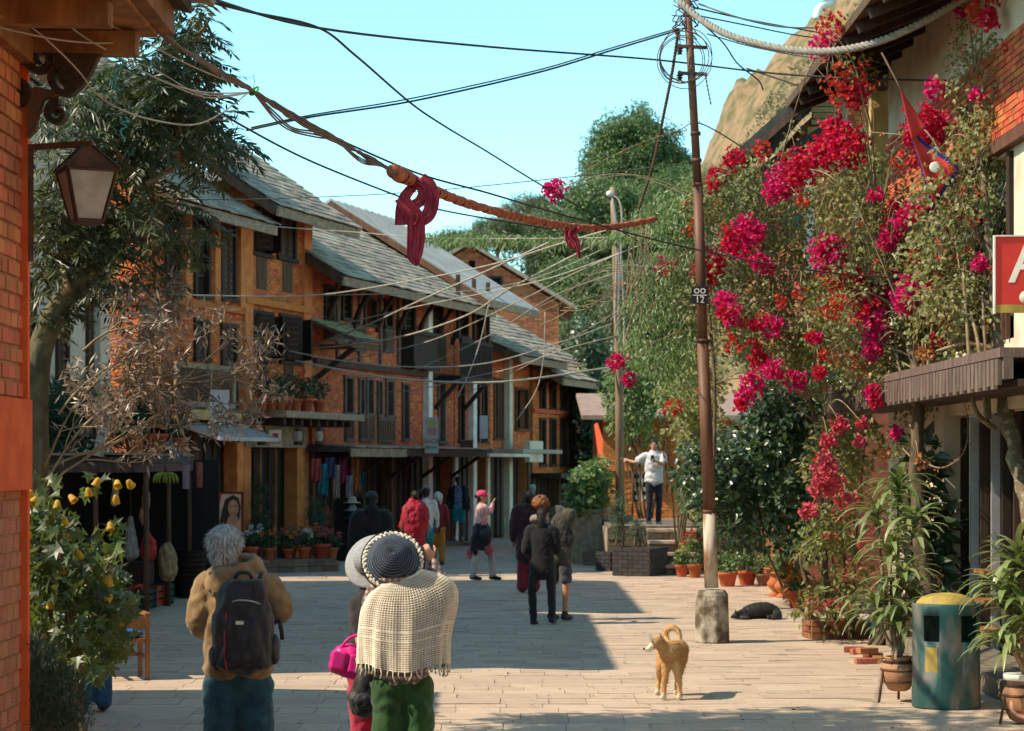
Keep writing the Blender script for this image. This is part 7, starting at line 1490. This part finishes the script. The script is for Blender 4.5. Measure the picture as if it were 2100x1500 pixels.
for k_, ls in limbs.items():
    for l_ in ls:
        pp_ = catmull([P(*p) for p in l_], 6); MB().tube([p-plants[k_].location for p in pp_], np.linspace(.030, .012, len(pp_)), 8).build('limb', GL['stem'] if k_ != 'A' else GL['bark'], plants[k_])
stems = {k_: MB() for k_ in plants}; flob = {}
for px, py, r, cc in FLO:
    d = fdepth(px, py); k_ = pkey(px, py); t = plants[k_]; d -= .75; c = P(px, py, d); rm = r/F*d*1.12; g_ = t.location
    n = int(14+(rm/.045)**2*7.5); off = rnd(n)*(RNG.uniform(.45, 1, (n, 1)))*rm*np.array((1, .9, 1)); off *= (1+.22*np.sin(off[:, :1]*60+off[:, 2:]*45))
    if cc in 'so': off *= 1.25; n_keep = int(n*.55); off = off[:n_keep]
    n = len(off); ctr = np.array(c)+off; dr0 = unit(off+rnd(n)*rm*.5); br = []
    sdv = unit(np.cross(dr0, rnd(n))); sd2 = np.cross(dr0, sdv); Vs = []; Fs = []; nv_ = 0
    for j in range(3):
        a = j*2.094; o_ = sdv*math.cos(a)+sd2*math.sin(a); V, Fq = blades(ctr, dr0*.55+o_*.85, dr0-o_*.5, .042*RNG.uniform(.8, 1.25, n), .038*RNG.uniform(.8, 1.2, n), TC); Vs.append(V); Fs.append(Fq+nv_); nv_ += len(V)
    o = link('flower_cluster', np_mesh('flower_cluster', np.concatenate(Vs)-np.array(g_), np.concatenate(Fs), GL[CM_[cc]]), t); o['kind'] = 'stuff'
    tp = trunks[k_]; b_ = min((p for p in catmull(tp, 4)), key=lambda p: (p-c).length+max(0, p.z-c.z)*.6); mid = b_.lerp(c, .55)+Vector((random.uniform(-.1,.1), random.uniform(-.2,.1), .10+.12*(c-b_).length))
    stems[k_].tube([p-g_ for p in catmull([b_, mid, c], 8)], np.linspace(.011, .004, 17), 5)
BL = {'A': [(1570,420,110,80),(1500,440,70,70,.8),(1500,580,70,110),(1600,520,100,100),(1560,680,100,80),(1640,620,80,120),(1660,760,80,70,.7),(1440,420,45,60),(1640,700,70,60),(1610,300,60,50,.35),(1530,350,60,40,.6),(1690,420,60,60,.5),(1440,640,60,50,.5)],
      'B': [(1770,520,90,110),(1720,640,80,90),(1820,640,110,80),(1850,740,70,60),(1790,740,80,60),(1730,420,70,70,.7),(1800,400,70,80,.55),(1870,790,60,60,.7),(1880,960,40,70,.4),(1720,100,40,40,.5),(1770,150,40,40,.4),(1740,330,70,50,.3),(1830,500,60,60)],
      'C': [(2020,330,80,120),(2050,150,60,110),(1960,430,90,110),(1930,560,80,80),(1990,600,80,80),(2060,260,60,120),(1985,290,40,60,.5),(1985,200,40,60,.4),(1990,720,60,60,.4),(2080,420,40,70,.5),(1960,660,80,50,.6),(2000,90,50,60,.4)]}
NB = {'A': (520, 25, 26.6), 'B': (520, 23.2, 25), 'C': (470, 20.8, 22.6)}
for k_, bl in BL.items():
    n, d0, d1 = NB[k_]; C = px_points(bl, n, d0, d1); V, Fq = clump_leaves(C, 16, .17, .062, .046, T6, .3); t = plants[k_]; leaf_obj('foliage', V-np.array(t.location), Fq, GL['boug'], t)
    for c in C[::3]:                                    # thin twigs carrying the clumps
        c = Vector(c); b_ = Vector(C[RNG.integers(len(C))]); 
        if (b_-c).length > 1.6: b_ = c+(b_-c).normalized()*random.uniform(.5, 1.4)
        m_ = c.lerp(b_, .5)+Vector((random.gauss(0,.1), random.gauss(0,.1), random.uniform(-.05,.2))); stems[k_].tube([p-t.location for p in catmull([c, m_, b_], 4)], .0045, 4)
    sm_ = px_points(bl, 60, d0-.2, d1-.4); ns = len(sm_); V, Fq = clump_leaves(sm_, 7, .05, .034, .03, TC, 0); o = leaf_obj('small_bracts', V-np.array(t.location), Fq, GL['scarlet'], t)
    o = stems[k_].build('stems', GL['stem'], t); o['kind'] = 'stuff'
# long arching shoots
for k_, pts in (('A', [(1690,440,25),(1560,330,25.4),(1440,255,25),(1390,268,25),(1300,300,25),(1210,345,25),(1140,392,25)]), ('B', [(1850,640,23),(1760,430,23),(1700,360,23),(1640,345,24)]), ('C', [(1975,600,21),(1940,380,21.5),(1890,290,22),(1780,270,23)]), ('C', [(2010,500,21),(1900,270,21.6),(1820,300,22.4)]), ('B', [(1880,940,22.8),(1930,960,22.4),(1975,930,22.2),(1985,870,22.2),(1972,800,22.2)]), ('C', [(2050,420,21),(2080,330,21),(2110,300,21)])):
    pp_ = catmull([P(*p) for p in pts], 8); MB().tube([p-plants[k_].location for p in pp_], np.linspace(.010, .005, len(pp_)), 6).build('shoot', GL['stem'], plants[k_])
    cc = np.array([tuple(p) for p in pp_[4::3]]); V, Fq = clump_leaves(cc, 4, .04, .03, .022, T2, 0); leaf_obj('shoot_leaves', V-np.array(plants[k_].location), Fq, GL['ochre'], plants[k_])
# ------------------------------------------------------------------ vine hanging on the wires and steel pole
VN = thing('climbing_vine', 'pale green creeper draped over the cables and steel pole', 'vine', (P(1440,0,26).x, 26, 0)); g_ = np.array(VN.location)
C = px_points([(1400,410,45,35),(1360,450,50,30),(1430,450,40,60),(1390,520,50,70),(1350,600,50,80,.7),(1400,650,45,90,.7),(1330,700,50,60,.7),(1380,760,60,60,.7),(1300,660,25,60,.4),(1430,560,25,80)], 520, 25.6, 27.5); V, Fq = clump_leaves(C, 13, .13, .085, .026, T2, .9); leaf_obj('foliage', V-g_, Fq, GL['vine'], VN)
k = MB()
for i in range(40):
    x = random.uniform(1290, 1450); y = random.uniform(430, 560); d = random.uniform(25.8, 27.2); pts = [P(x+random.gauss(0,6)*j, y+j*random.uniform(40, 60), d) for j in range(5)]; k.tube([p-VN.location for p in catmull(pts, 4)], .006, 4)
for i in range(16):
    x = random.uniform(1100, 1330); pts = [P(x, random.uniform(600,680), 28), P(x+60, random.uniform(560,640), 27.5), P(x+140, random.uniform(540,620), 27), P(1420, random.uniform(500,640), 26.5)]; k.tube([p-VN.location for p in catmull(pts, 6)], .005, 4)
k.build('stems', GL['stem'], VN)['kind'] = 'stuff'
MB().tube([p-VN.location for p in catmull([P(1462,1000,25.3), P(1466,800,25.3), P(1452,620,25.4), P(1440,480,25.4)], 6)], .02, 6).build('main_stem', GL['bark'], VN)
wv = [P(*p) for p in ((860,487,40),(930,489,38),(1000,490,36),(1080,491,34),(1160,490,32),(1250,488,30),(1340,470,28))]; wp_ = catmull(wv, 30); V1 = thing('wire_creeper', 'string of small green creeper leaves growing along a wire', 'vine', wp_[0])
C = np.array([tuple(p) for p in wp_]); C += RNG.normal(0, .03, C.shape); V, Fq = clump_leaves(C, 8, .10, .13, .03, T2, 1.0); leaf_obj('foliage', V-np.array(wp_[0]), Fq, GL['vine'], V1); MB().tube([p-wp_[0] for p in wp_[::4]], .008, 5).build('stem', GL['stem'], V1)
# ------------------------------------------------------------------ dark glossy shrub hedge, plants beyond
def bush(name, label, root, blobs, n, d0, d1, m, per=14, rad=.16, L=.10, W=.055, T=T6, cat='shrub', trunk=True, droop=.3, stems_=8, group=None):
    t = thing(name, label, cat, root, 0, group); g_ = np.array(t.location); C = px_points(blobs, n, d0, d1); V, Fq = clump_leaves(C, per, rad, L, W, T, droop); leaf_obj('foliage', V-g_, Fq, GL[m], t)
    for i in range(stems_):
        c = Vector(C[RNG.integers(len(C))])-t.location; b_ = Vector((random.gauss(0,.08), random.gauss(0,.08), 0)); MB().tube(catmull([b_, b_.lerp(c, .5)+Vector((0,0,.15)), c], 5), np.linspace(.022, .008, 11), 6).build('stem', GL['bark'], t)
    return t
bush('glossy_shrub', 'dense dark green glossy shrub behind the steel pole', Vector((4.3, 33.0, 0)), [(1500,960,110,80),(1600,930,110,100),(1650,860,80,70),(1560,1020,110,50),(1450,970,45,60),(1690,840,60,90),(1610,820,70,60),(1440,1030,40,40,.6),(1640,1030,60,50),(1600,1080,90,40,.8),(1520,1070,60,40,.7),(1660,1110,40,50,.8)], 760, 29.5, 32.3, 'dark', 16, .2, .13, .075, stems_=4)
bush('leafy_shrub', 'sunlit shrub beside the man in white polo', Vector((3.2, 40.5, .2)), [(1425,860,45,70),(1450,900,45,60),(1385,820,35,40),(1420,780,60,60),(1425,1010,25,50),(1440,1040,30,40)], 300, 38, 42, 'boug', 12, .22, .12, .07)
bush('trailing_shrub', 'creeper covered bank above the orange terrace house', Vector((2.9, 47.5, .8)), [(1290,830,50,50),(1340,790,60,50),(1310,880,40,30,.6),(1290,760,40,40)], 220, 46.2, 48.5, 'vine', 12, .28, .15, .08)
bush('ivy_tree', 'dark ivy clad tree at the end of the brick row', Vector((2.35, 66, 0)), [(1212,800,26,70),(1218,900,24,70),(1205,700,20,40),(1215,960,20,40)], 380, 65, 67, 'dark', 14, .3, .2, .13)
bush('tall_rose_shrub', 'shrub with rose pink blooms trailing before the bougainvillea', Vector((4.0, 25.4, 0)), [(1700,930,50,70),(1740,1000,40,60),(1700,1080,45,40),(1780,900,40,60),(1660,1120,30,50,.6),(1740,1150,40,60,.6),(1690,1240,50,50),(1760,1220,40,60)], 230, 24.6, 25.8, 'boug', 13, .13, .085, .045)
bush('broad_leaf_shrub', 'broad leaved shrub between the bougainvillea trunk and cream wall', Vector((4.35, 23.6, 0)), [(1900,1040,30,60),(1920,1090,25,50),(1890,1130,30,60),(1905,930,25,40),(1930,1180,20,40)], 60, 23.2, 23.9, 'dark', 8, .2, .22, .11)
bush('yellow_green_shrub', 'small yellow green shrub at the foot of the cream wall', Vector((4.3, 24.6, 0)), [(1900,1190,25,40),(1915,1160,20,30)], 50, 24.3, 24.8, 'vine', 10, .1, .08, .045)
for bl_, lab, n_ in (([(1700,1100),(1760,1160),(1720,1240),(1690,1245),(1745,1190),(1770,1120),(1660,1250),(1715,1060),(1790,1090),(1780,1050)], 'r', 16),):
    t = bpy.data.objects['tall_rose_shrub']; cc = np.array([tuple(P(x+random.gauss(0,8), y+random.gauss(0,8), 24.7)) for x, y in bl_ for _ in range(4)]); V, Fq = clump_leaves(cc, n_, .045, .03, .026, TC, 0); leaf_obj('blooms', V-np.array(t.location), Fq, GL['rose'], t)
pl_t = bush('pillar_plant', 'broad pale leaved plant on top of the stone pillar', pil.location+Vector((0,.25,1.1)), [(1205,1000,40,35),(1190,1030,25,25),(1225,970,20,25)], 130, 44.3, 45.3, 'vine', 9, .16, .16, .11)
# ------------------------------------------------------------------ far trees
def far_tree(name, label, base, c, r, n, per, crad, L, m, seed, th=.3):
    t = thing(name, label, 'tree', base); g_ = np.array(t.location); C = crown_points(c, r, n, th*0+.12, .35/crad*1.0, .28, seed); V, Fq = clump_leaves(C, per, crad, L, L*.45, T2, .5); leaf_obj('crown', V-g_, Fq, GL[m], t)
    c = Vector(c); MB().tube(catmull([Vector((0,0,-1)), (c-t.location)*.5+Vector((random.gauss(0,.3),0,0)), c-t.location], 6), np.linspace(r[0]*.13, r[0]*.05, 13), 8).build('trunk', GL['bark'], t)
    for i in range(5):
        d_ = Vector(rnd(1)[0]); d_.z = abs(d_.z); e = c+Vector((d_.x*r[0], d_.y*r[1], d_.z*r[2]))*.7-t.location; MB().tube(catmull([(c-t.location)*.7, (c-t.location)*.8+e*.2+Vector((0,0,.3)), e], 4), np.linspace(r[0]*.05, r[0]*.015, 9), 6).build('limb', GL['bark'], t)
    return t
def FT(name, label, px, py, rx, ry, d, n, per, m, seed, crad=None):
    c = P(px, py, d); r = (rx/F*d, rx/F*d*.9, ry/F*d); return far_tree(name, label, (c.x, c.y, 0), c, r, n, int(per*1.7), crad or r[0]*.16, r[0]*.075, m, seed)
FT('round_tree', 'huge round topped green tree rising against the sky', 1300, 345, 105, 120, 150, 900, 26, 'far', 1)
FT('round_tree', 'broad lower tree beneath the huge round topped tree', 1230, 480, 120, 110, 140, 800, 24, 'far', 2); FT('broad_tree', 'green tree leaning over the brick gable', 1120, 500, 90, 70, 125, 600, 22, 'far2', 3)
FT('broad_tree', 'pale topped tree left of the huge round tree', 1085, 440, 60, 40, 150, 420, 20, 'far2', 4); FT('broad_tree', 'small tree beside the brick gable peak', 935, 505, 60, 35, 110, 380, 20, 'far2', 5); FT('broad_tree', 'low tree showing between gable peak and sky', 1020, 480, 60, 35, 118, 420, 20, 'far2', 6)
FT('broad_tree', 'tree behind the wooden pole on the bank', 1200, 620, 110, 90, 110, 700, 22, 'far', 7); FT('broad_tree', 'shady tree behind the end house roof', 1180, 740, 90, 80, 95, 520, 22, 'far2', 8); FT('broad_tree', 'tree under the hillside behind the creeper', 1380, 440, 80, 100, 130, 650, 22, 'far', 9); FT('broad_tree', 'dim tree above the orange terrace house', 1330, 640, 100, 110, 90, 700, 22, 'far2', 10); FT('broad_tree', 'sunny tree at the foot of the hillside', 1450, 400, 60, 60, 120, 420, 20, 'far', 11)
FT('broad_tree', 'tree filling the gap behind the terrace house', 1300, 820, 90, 110, 80, 600, 22, 'far2', 12)
FT('broad_tree', 'tree behind the yellow gabled house', 1560, 560, 90, 200, 62, 700, 22, 'far2', 14)
# ------------------------------------------------------------------ silky oak on the left
OK_ = thing('silky_oak', 'tall tree with ferny dark leaves behind the lantern', 'tree', (P(72,0,15.6).x, 15.6, 0)); g_ = np.array(OK_.location)
MB().tube([p-OK_.location for p in catmull([P(70,1400,15.6), P(72,1000,15.6), P(72,800,15.6), P(88,700,15.6), P(140,600,15.6), P(240,500,15.7), P(300,380,15.9), P(330,200,16), P(350,40,16)], 5)], np.interp(np.linspace(0,1,41), [0,.3,.6,1], [.11,.10,.065,.03]), 10).build('trunk', mat('oak_bark', (.13,.115,.06), (.07,.06,.035), var=0, scale=9, rough=.9, bump=.5), OK_)
for pts in ([(240,500),(330,480),(420,470)], [(140,600),(120,480),(150,360)], [(300,380),(380,330),(460,320)], [(320,240),(400,240),(470,250)], [(340,120),(400,80),(430,40)], [(180,560),(220,620),(300,590)], [(300,380),(230,300),(200,200)]):
    MB().tube([p-OK_.location for p in catmull([P(x, y, 15.7+random.uniform(-.3,.5)) for x, y in pts], 5)], np.linspace(.028, .008, 11), 6).build('limb', GL['stem'], OK_)
def fronds(C, Lf, nl, l, w_, hang=.5):
    Ps, Ds, Ns, Ls, Ws = [], [], [], [], []
    for c in C:
        d0 = np.array([RNG.normal(.25, .7), RNG.normal(0, .7), RNG.normal(-.1, .35)]); d0 /= np.linalg.norm(d0); up = unit(np.array([-.3,-.2,1.0])+RNG.normal(0,.3,3)); sd_ = unit(np.cross(d0, up)); p = np.array(c); step = Lf/nl
        for j in range(nl):
            d0 = unit(d0+np.array([0,0,-hang*.16])); p = p+d0*step
            for s in (-1, 1): Ps.append(p.copy()); Ds.append(d0*.75+sd_*s*.8+np.array([0,0,-.25])+RNG.normal(0,.12,3)); Ns.append(up+RNG.normal(0,.3,3)); Ls.append(l*(1-.5*(j/nl-.4)**2*2)*RNG.uniform(.8,1.2)); Ws.append(w_*RNG.uniform(.8,1.2))
        Ps.append(p); Ds.append(d0); Ns.append(up); Ls.append(l); Ws.append(w_)
    return blades(np.array(Ps), np.array(Ds), np.array(Ns), np.array(Ls), np.array(Ws), T2)
OB = [(150,250,80,90),(250,230,110,110),(340,200,80,90),(400,250,60,60),(430,320,50,35,.7),(390,60,45,55,.9),(370,130,60,60),(180,430,110,80),(300,430,90,60,.8),(120,530,60,90),(250,540,90,50,.7),(360,470,70,30,.7),(110,380,50,80),(330,570,60,25,.5),(80,640,25,60,.6),(130,460,60,90,.8),(200,590,70,50,.6),(440,290,50,40,.8)]
C = px_points(OB, 1150, 15.2, 16.8); V, Fq = fronds(C, .26, 7, .115, .024); leaf_obj('crown', V-g_, Fq, GL['oak'], OK_)
C = px_points([(300,-120,140,90),(180,-60,120,80),(420,-150,100,80),(330,-260,120,90)], 260, 14.2, 16.4); V, Fq = fronds(C, .26, 7, .12, .026); leaf_obj('upper_crown', V-g_, Fq, GL['oak'], OK_)
# bare silver twigs below it
TW = thing('silver_twig_shrub', 'half bare shrub with silvery dry leaves in front of the cream wall', 'shrub', (P(80,0,15.2).x, 15.2, 0)); g_ = TW.location; k = MB(); tips = []
def twig(p, d_, L, r, depth):
    q_ = [p]; dd = Vector(d_)
    for j in range(4): dd = (dd+Vector(rnd(1)[0])*.22+Vector((.03,0,.03))).normalized(); q_.append(q_[-1]+dd*L/4)
    k.tube([x-g_ for x in q_], np.linspace(r, r*.5, 5), 4); tips.extend(q_[2:])
    if depth:
        for j in range(3): twig(q_[random.choice((2,3,4))], (dd+Vector(rnd(1)[0])*.75).normalized(), L*.62, r*.6, depth-1)
for (x, y), dd, L in (((85,1000),(.35,0,.9),.8), ((95,1000),(.65,0,.75),.9), ((100,960),(.85,0,.55),1.2), ((90,960),(.3,0,.9),.75), ((180,880),(.88,0,.42),1.0), ((150,900),(.5,0,.7),.7), ((250,830),(.93,0,.35),.7), ((120,850),(.6,0,.6),.8), ((230,760),(.7,0,.3),.6), ((170,720),(.7,0,.5),.6)): twig(P(x, y, 15.2+random.uniform(-.2,.2)), Vector(dd).normalized(), L*.75, .011, 3)
k.build('twigs', GL['stem'], TW)['kind'] = 'stuff'; tp = np.array([tuple(t_) for t_ in tips]); tp = tp[RNG.random(len(tp)) < .8]; V, Fq = clump_leaves(tp, 3, .04, .085, .02, T2, .1, (-.3,-.6,.5)); leaf_obj('foliage', V-np.array(g_), Fq, GL['silver'], TW)
MB().tube([p-g_ for p in catmull([P(80,1440,15.2), P(82,1250,15.2), P(78,1100,15.2), P(85,900,15.2)], 5)], np.linspace(.04, .02, 16), 8).build('trunk', GL['bark'], TW)
bush('spiky_shrub', 'dark grassy shrub on the shop awning beside the leaning board', Vector((P(140,0,29.8).x, 30.2, 2.2)), [(110,880,45,50),(160,870,45,55),(240,880,35,50),(140,820,50,30,.6),(260,850,20,40)], 240, 29.6, 31, 'potd', 12, .2, .26, .03, T2, droop=.0)
# ------------------------------------------------------------------ abutilon and juniper by the corner wall
AB_ = bush('flowering_shrub', 'leafy shrub with yellow bell flowers by the orange corner', (P(140,0,12.3).x, 12.3, 0), [(100,1010,35,50,.5),(110,1080,50,50),(80,1150,60,60),(150,1180,80,60),(190,1220,70,60),(110,1280,60,70),(190,1310,65,50),(140,1370,50,50,.7),(220,1110,30,40,.4),(190,1010,30,35,.35),(220,1380,25,30,.4),(40,1080,25,50,.5),(40,1200,30,60,.6)], 230, 11.6, 12.9, 'maple', 7, .08, .085, .085, TM, 'shrub', droop=.7, stems_=14)
bell = mat('bell_yellow', (.70,.36,.03), (.66,.45,.06), var=.15, rough=.6, trans=.35, scale=3)
bm_ = MB().lathe([(.004,.0),(.012,-.006),(.017,-.022),(.020,-.036),(.024,-.046),(.022,-.046),(.014,-.024),(.0,-.008)], 9, close=False).mesh('flower', bell)
for px, py in ((238,1015),(262,985),(180,1000),(142,1015),(118,1025),(115,1040),(203,980),(240,985),(133,1060),(135,1092),(65,1005),(10,1092),(160,1130),(225,1070),(222,1185),(226,1180),(55,1110),(105,1230),(230,1220),(100,1290),(125,1160),(75,1020),(145,1355),(60,1090)):
    o = link('flower', bm_, AB_); o.location = P(px, py, 11.75)-AB_.location; o.rotation_euler = (random.gauss(0,.4), random.gauss(0,.4), random.uniform(0,6)); o.scale = (1.1,)*3
JB = thing('juniper_bush', 'dark feathery juniper bush at the foot of the orange corner', 'shrub', (P(70,0,10.9).x, 10.9, 0)); C = px_points([(60,1400,70,80),(30,1350,50,50),(120,1440,50,60),(50,1480,90,50),(150,1480,30,40,.6)], 480, 10.5, 11.3); V, Fq = clump_leaves(C, 24, .055, .05, .007, T2, -.5); leaf_obj('foliage', V-np.array(JB.location), Fq, GL['juniper'], JB); MB().tube([(0,0,0),(0,0,.4),(.02,0,.75)], [.03,.025,.012], 8).build('trunk', GL['bark'], JB)
# ------------------------------------------------------------------ dracaenas
def dracaena(label, root, heads, L, nl):
    t = thing('dracaena', label, 'plant', root)
    for px, py, d in heads:
        c = P(px, py, d)-t.location; b_ = Vector((random.gauss(0,.04), random.gauss(0,.04), 0)); MB().tube(catmull([b_, b_.lerp(c, .5)+Vector((random.gauss(0,.05),0,0)), c], 5), np.linspace(.018, .012, 11), 7).build('cane', GL['stem'], t)
        for j in range(nl):
            a = j*2.4+random.uniform(-.2,.2); el = random.uniform(.05, 1.25); l_ = L*random.uniform(.7, 1.15); w_ = .025*random.uniform(.8,1.2); dh = Vector((math.cos(a), math.sin(a), 0)); pts = []
            p = c+Vector((0,0,random.uniform(-.12,.08))); e = el
            for s in range(7): pts.append(p.copy()); p = p+(dh*math.cos(e)+Vector((0,0,math.sin(e))))*l_/6; e -= random.uniform(.2,.34)
            sd_ = dh.cross(Vector((0,0,1))); ws = [.5,.9,1,1,.85,.55,.06]; mb = MB()
            mb.add([x+sd_*w_*ws[i_]+Vector((0,0,.006)) for i_, x in enumerate(pts)]+[x for x in pts]+[x-sd_*w_*ws[i_]+Vector((0,0,.006)) for i_, x in enumerate(pts)], [(i_, i_+1, 8+i_, 7+i_) for i_ in range(6)]+[(7+i_, 8+i_, 15+i_, 14+i_) for i_ in range(6)], True); mb.build('leaf', GL['strap'], t)
dracaena('tall dracaena of many leaf heads in the clay pot by the bin', DR1+Vector((0,0,.36)), [(1842,1010,19.6),(1800,1060,19.4),(1870,1080,19.2),(1826,1130,19.1),(1850,1190,18.9),(1800,1240,18.9),(1840,1270,18.7),(1870,1240,19)], .45, 34)
dracaena('dracaena with arching striped leaves in the right edge pot', DR2+Vector((0,0,.34)), [(2085,1150,17.3),(2060,1220,17.1),(2100,1260,17),(2070,1320,16.9),(2110,1180,17.2)], .45, 38)
# ------------------------------------------------------------------ plants in pots
def potplant(label, p_, h, w_, m, flower=None, nf=0, n=26, L=.06, W=.04, T=T6, fs=.03, fr=.045):
    t = thing('potted_plant', label, 'plant', p_); c = crown_points((0,0,h*.5), (w_, w_, h*.5), n, -.5, 3, .5, random.random()*9); V, Fq = clump_leaves(c, 12, w_*.3, L, W, T, .2); leaf_obj('foliage', V, Fq, GL[m], t); MB().tube([(0,0,-.03),(0,0,h*.4)], [.012,.008], 6).build('stem', GL['stem'], t)
    if flower:
        for i in range(nf):
            a = random.uniform(0, 6.28); r = w_*random.uniform(.2, 1.05); cc = np.array([(r*math.cos(a), r*math.sin(a)-.02, h*random.uniform(.65, 1.12))]); V, Fq = clump_leaves(cc, 22, fr, fs, fs*.9, TC, -.2); o = link('flower_head', np_mesh('flower_head', V, Fq, GL[flower]), t); o['kind'] = 'stuff'
    return t
S_ = POT_SPOTS; up = lambda k_, f=.86: S_[k_][0]+Vector((0,0,S_[k_][2]*f))
potplant('leafy green plant in the orange pot next to the steel pole', up('p1'), .42, .24, 'pot'); potplant('leafy green plant in the second orange pot', up('p2'), .44, .24, 'pot'); potplant('small green plant in the dull mauve pot', up('p3'), .40, .18, 'pot')
potplant('mixed yellow flowers in the pot by the terrace steps', up('p4'), .36, .17, 'pot', 'yellow', 5); potplant('red geraniums in the pot left of the steel pole', up('p5'), .62, .2, 'pot', 'scarlet', 7); potplant('feathery green plant in the tall footed urn', up('u1'), .75, .22, 'pot', n=34, L=.05, W=.012); potplant('leafy plant in the middle footed urn', up('u2'), .55, .16, 'vine'); potplant('orange marigolds in the footed urn', up('u3'), .28, .17, 'pot', 'orange', 14); potplant('orange marigolds in the squat pot', up('u4'), .25, .14, 'pot', 'orange', 9)
fc = ['white','orange','orange','white','rose','rose','white','rose','orange']
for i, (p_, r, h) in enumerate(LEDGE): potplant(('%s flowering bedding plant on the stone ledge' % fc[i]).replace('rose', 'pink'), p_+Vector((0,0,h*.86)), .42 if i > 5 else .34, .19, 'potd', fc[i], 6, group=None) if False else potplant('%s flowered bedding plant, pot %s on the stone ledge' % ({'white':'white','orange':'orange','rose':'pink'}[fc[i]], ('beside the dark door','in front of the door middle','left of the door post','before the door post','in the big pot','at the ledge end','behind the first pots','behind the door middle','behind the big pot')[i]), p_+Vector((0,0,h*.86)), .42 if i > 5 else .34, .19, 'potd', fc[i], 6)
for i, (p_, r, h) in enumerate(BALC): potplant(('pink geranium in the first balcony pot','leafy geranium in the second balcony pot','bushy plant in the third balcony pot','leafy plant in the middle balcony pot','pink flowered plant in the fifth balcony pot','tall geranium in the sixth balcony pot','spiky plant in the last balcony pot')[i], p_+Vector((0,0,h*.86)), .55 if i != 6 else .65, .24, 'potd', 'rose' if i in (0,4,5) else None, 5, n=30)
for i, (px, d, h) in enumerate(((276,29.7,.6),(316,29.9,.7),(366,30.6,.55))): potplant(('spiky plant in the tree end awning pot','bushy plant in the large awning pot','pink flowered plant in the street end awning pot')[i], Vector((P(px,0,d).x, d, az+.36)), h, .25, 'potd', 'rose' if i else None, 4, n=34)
bush('potted_conifer', 'small round conifer on the dark planter box', P(1270,1120,41.2), [(1270,1045,20,35),(1272,1080,18,30)], 150, 40.9, 41.4, 'potd', 14, .06, .06, .012, T2, cat='plant', stems_=2)
bush('potted_conifer', 'narrow conifer right of the dark planter box', P(1305,1120,40.6), [(1305,1090,14,28)], 90, 40.4, 40.8, 'juniper', 14, .05, .05, .012, T2, cat='plant', stems_=2)
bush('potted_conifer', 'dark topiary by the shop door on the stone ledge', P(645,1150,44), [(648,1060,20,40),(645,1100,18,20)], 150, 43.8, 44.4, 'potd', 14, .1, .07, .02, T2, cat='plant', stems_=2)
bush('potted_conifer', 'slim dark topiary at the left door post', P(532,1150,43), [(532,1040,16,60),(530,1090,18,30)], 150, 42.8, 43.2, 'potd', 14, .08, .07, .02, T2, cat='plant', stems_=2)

# man's short grey hair strands
V, Fq = blades(STRANDS[0], STRANDS[1], STRANDS[2], .035*RNG.uniform(.5, 1.3, len(STRANDS[0])), .004, T2); leaf_obj('hair_strands', V, Fq, mat('hair_strand_grey', (.34,.34,.33), (.60,.60,.58), var=.5, rough=.45, scale=30), STRANDS[3])
# scrub on the hillside
hv = np.empty(len(HILL.data.vertices)*3, np.float32); HILL.data.vertices.foreach_get('co', hv); hv = hv.reshape(-1, 3); hv = hv[(hv[:, 2] > 4) & (hv[:, 1] < 330) & (hv[:, 0] < 95)]
C = hv[RNG.integers(len(hv), size=3600)]+RNG.normal(0, .5, (3600, 3)); V, Fq = clump_leaves(C, 22, 1.1, .6, .35, T2, 0); leaf_obj('hillside_scrub', V, Fq, leafmat('leaf_scrub', (.10,.11,.035), (.20,.16,.07), .2, var=.5), None); tag(bpy.data.objects['hillside_scrub'], 'dry green scrub dotted over the brown hillside', 'scrub')

# fallen leaves and crumbs on the paving
n = 420; gx = RNG.uniform(-3.5, 4.6, n); gy = 16.8+RNG.random(n)**1.5*22; C = np.stack([gx, gy, np.full(n, .006)], 1); V, Fq = blades(C, np.stack([RNG.normal(size=n), RNG.normal(size=n), np.zeros(n)], 1), np.array([0,0,1.0])+RNG.normal(0,.2,(n,3)), RNG.uniform(.015,.055,n), RNG.uniform(.01,.03,n), T6); o = leaf_obj('fallen_leaves', V, Fq, leafmat('leaf_dry', (.20,.12,.05), (.30,.22,.06), .1, var=.5), None); tag(o, 'dry fallen leaves scattered over the paving', 'leaves')

# coat hair on the two dogs
for par_, fm_, n, ln in FURRED:
    bo = next(c_ for c_ in par_.children if c_.name.startswith('body')); nv_ = len(bo.data.vertices); co = np.empty(nv_*3, np.float32); no = np.empty(nv_*3, np.float32); bo.data.vertices.foreach_get('co', co); bo.data.vertices.foreach_get('normal', no); co = co.reshape(-1,3); no = no.reshape(-1,3); ii = RNG.integers(nv_, size=n)
    V, Fq = blades(co[ii]-no[ii]*.002, no[ii]*.45+np.array([.35,.35,-.6])+RNG.normal(0,.2,(n,3)), no[ii], ln*RNG.uniform(.6,1.3,n), .0035, T2); leaf_obj('coat', V, Fq, fm_, bo)
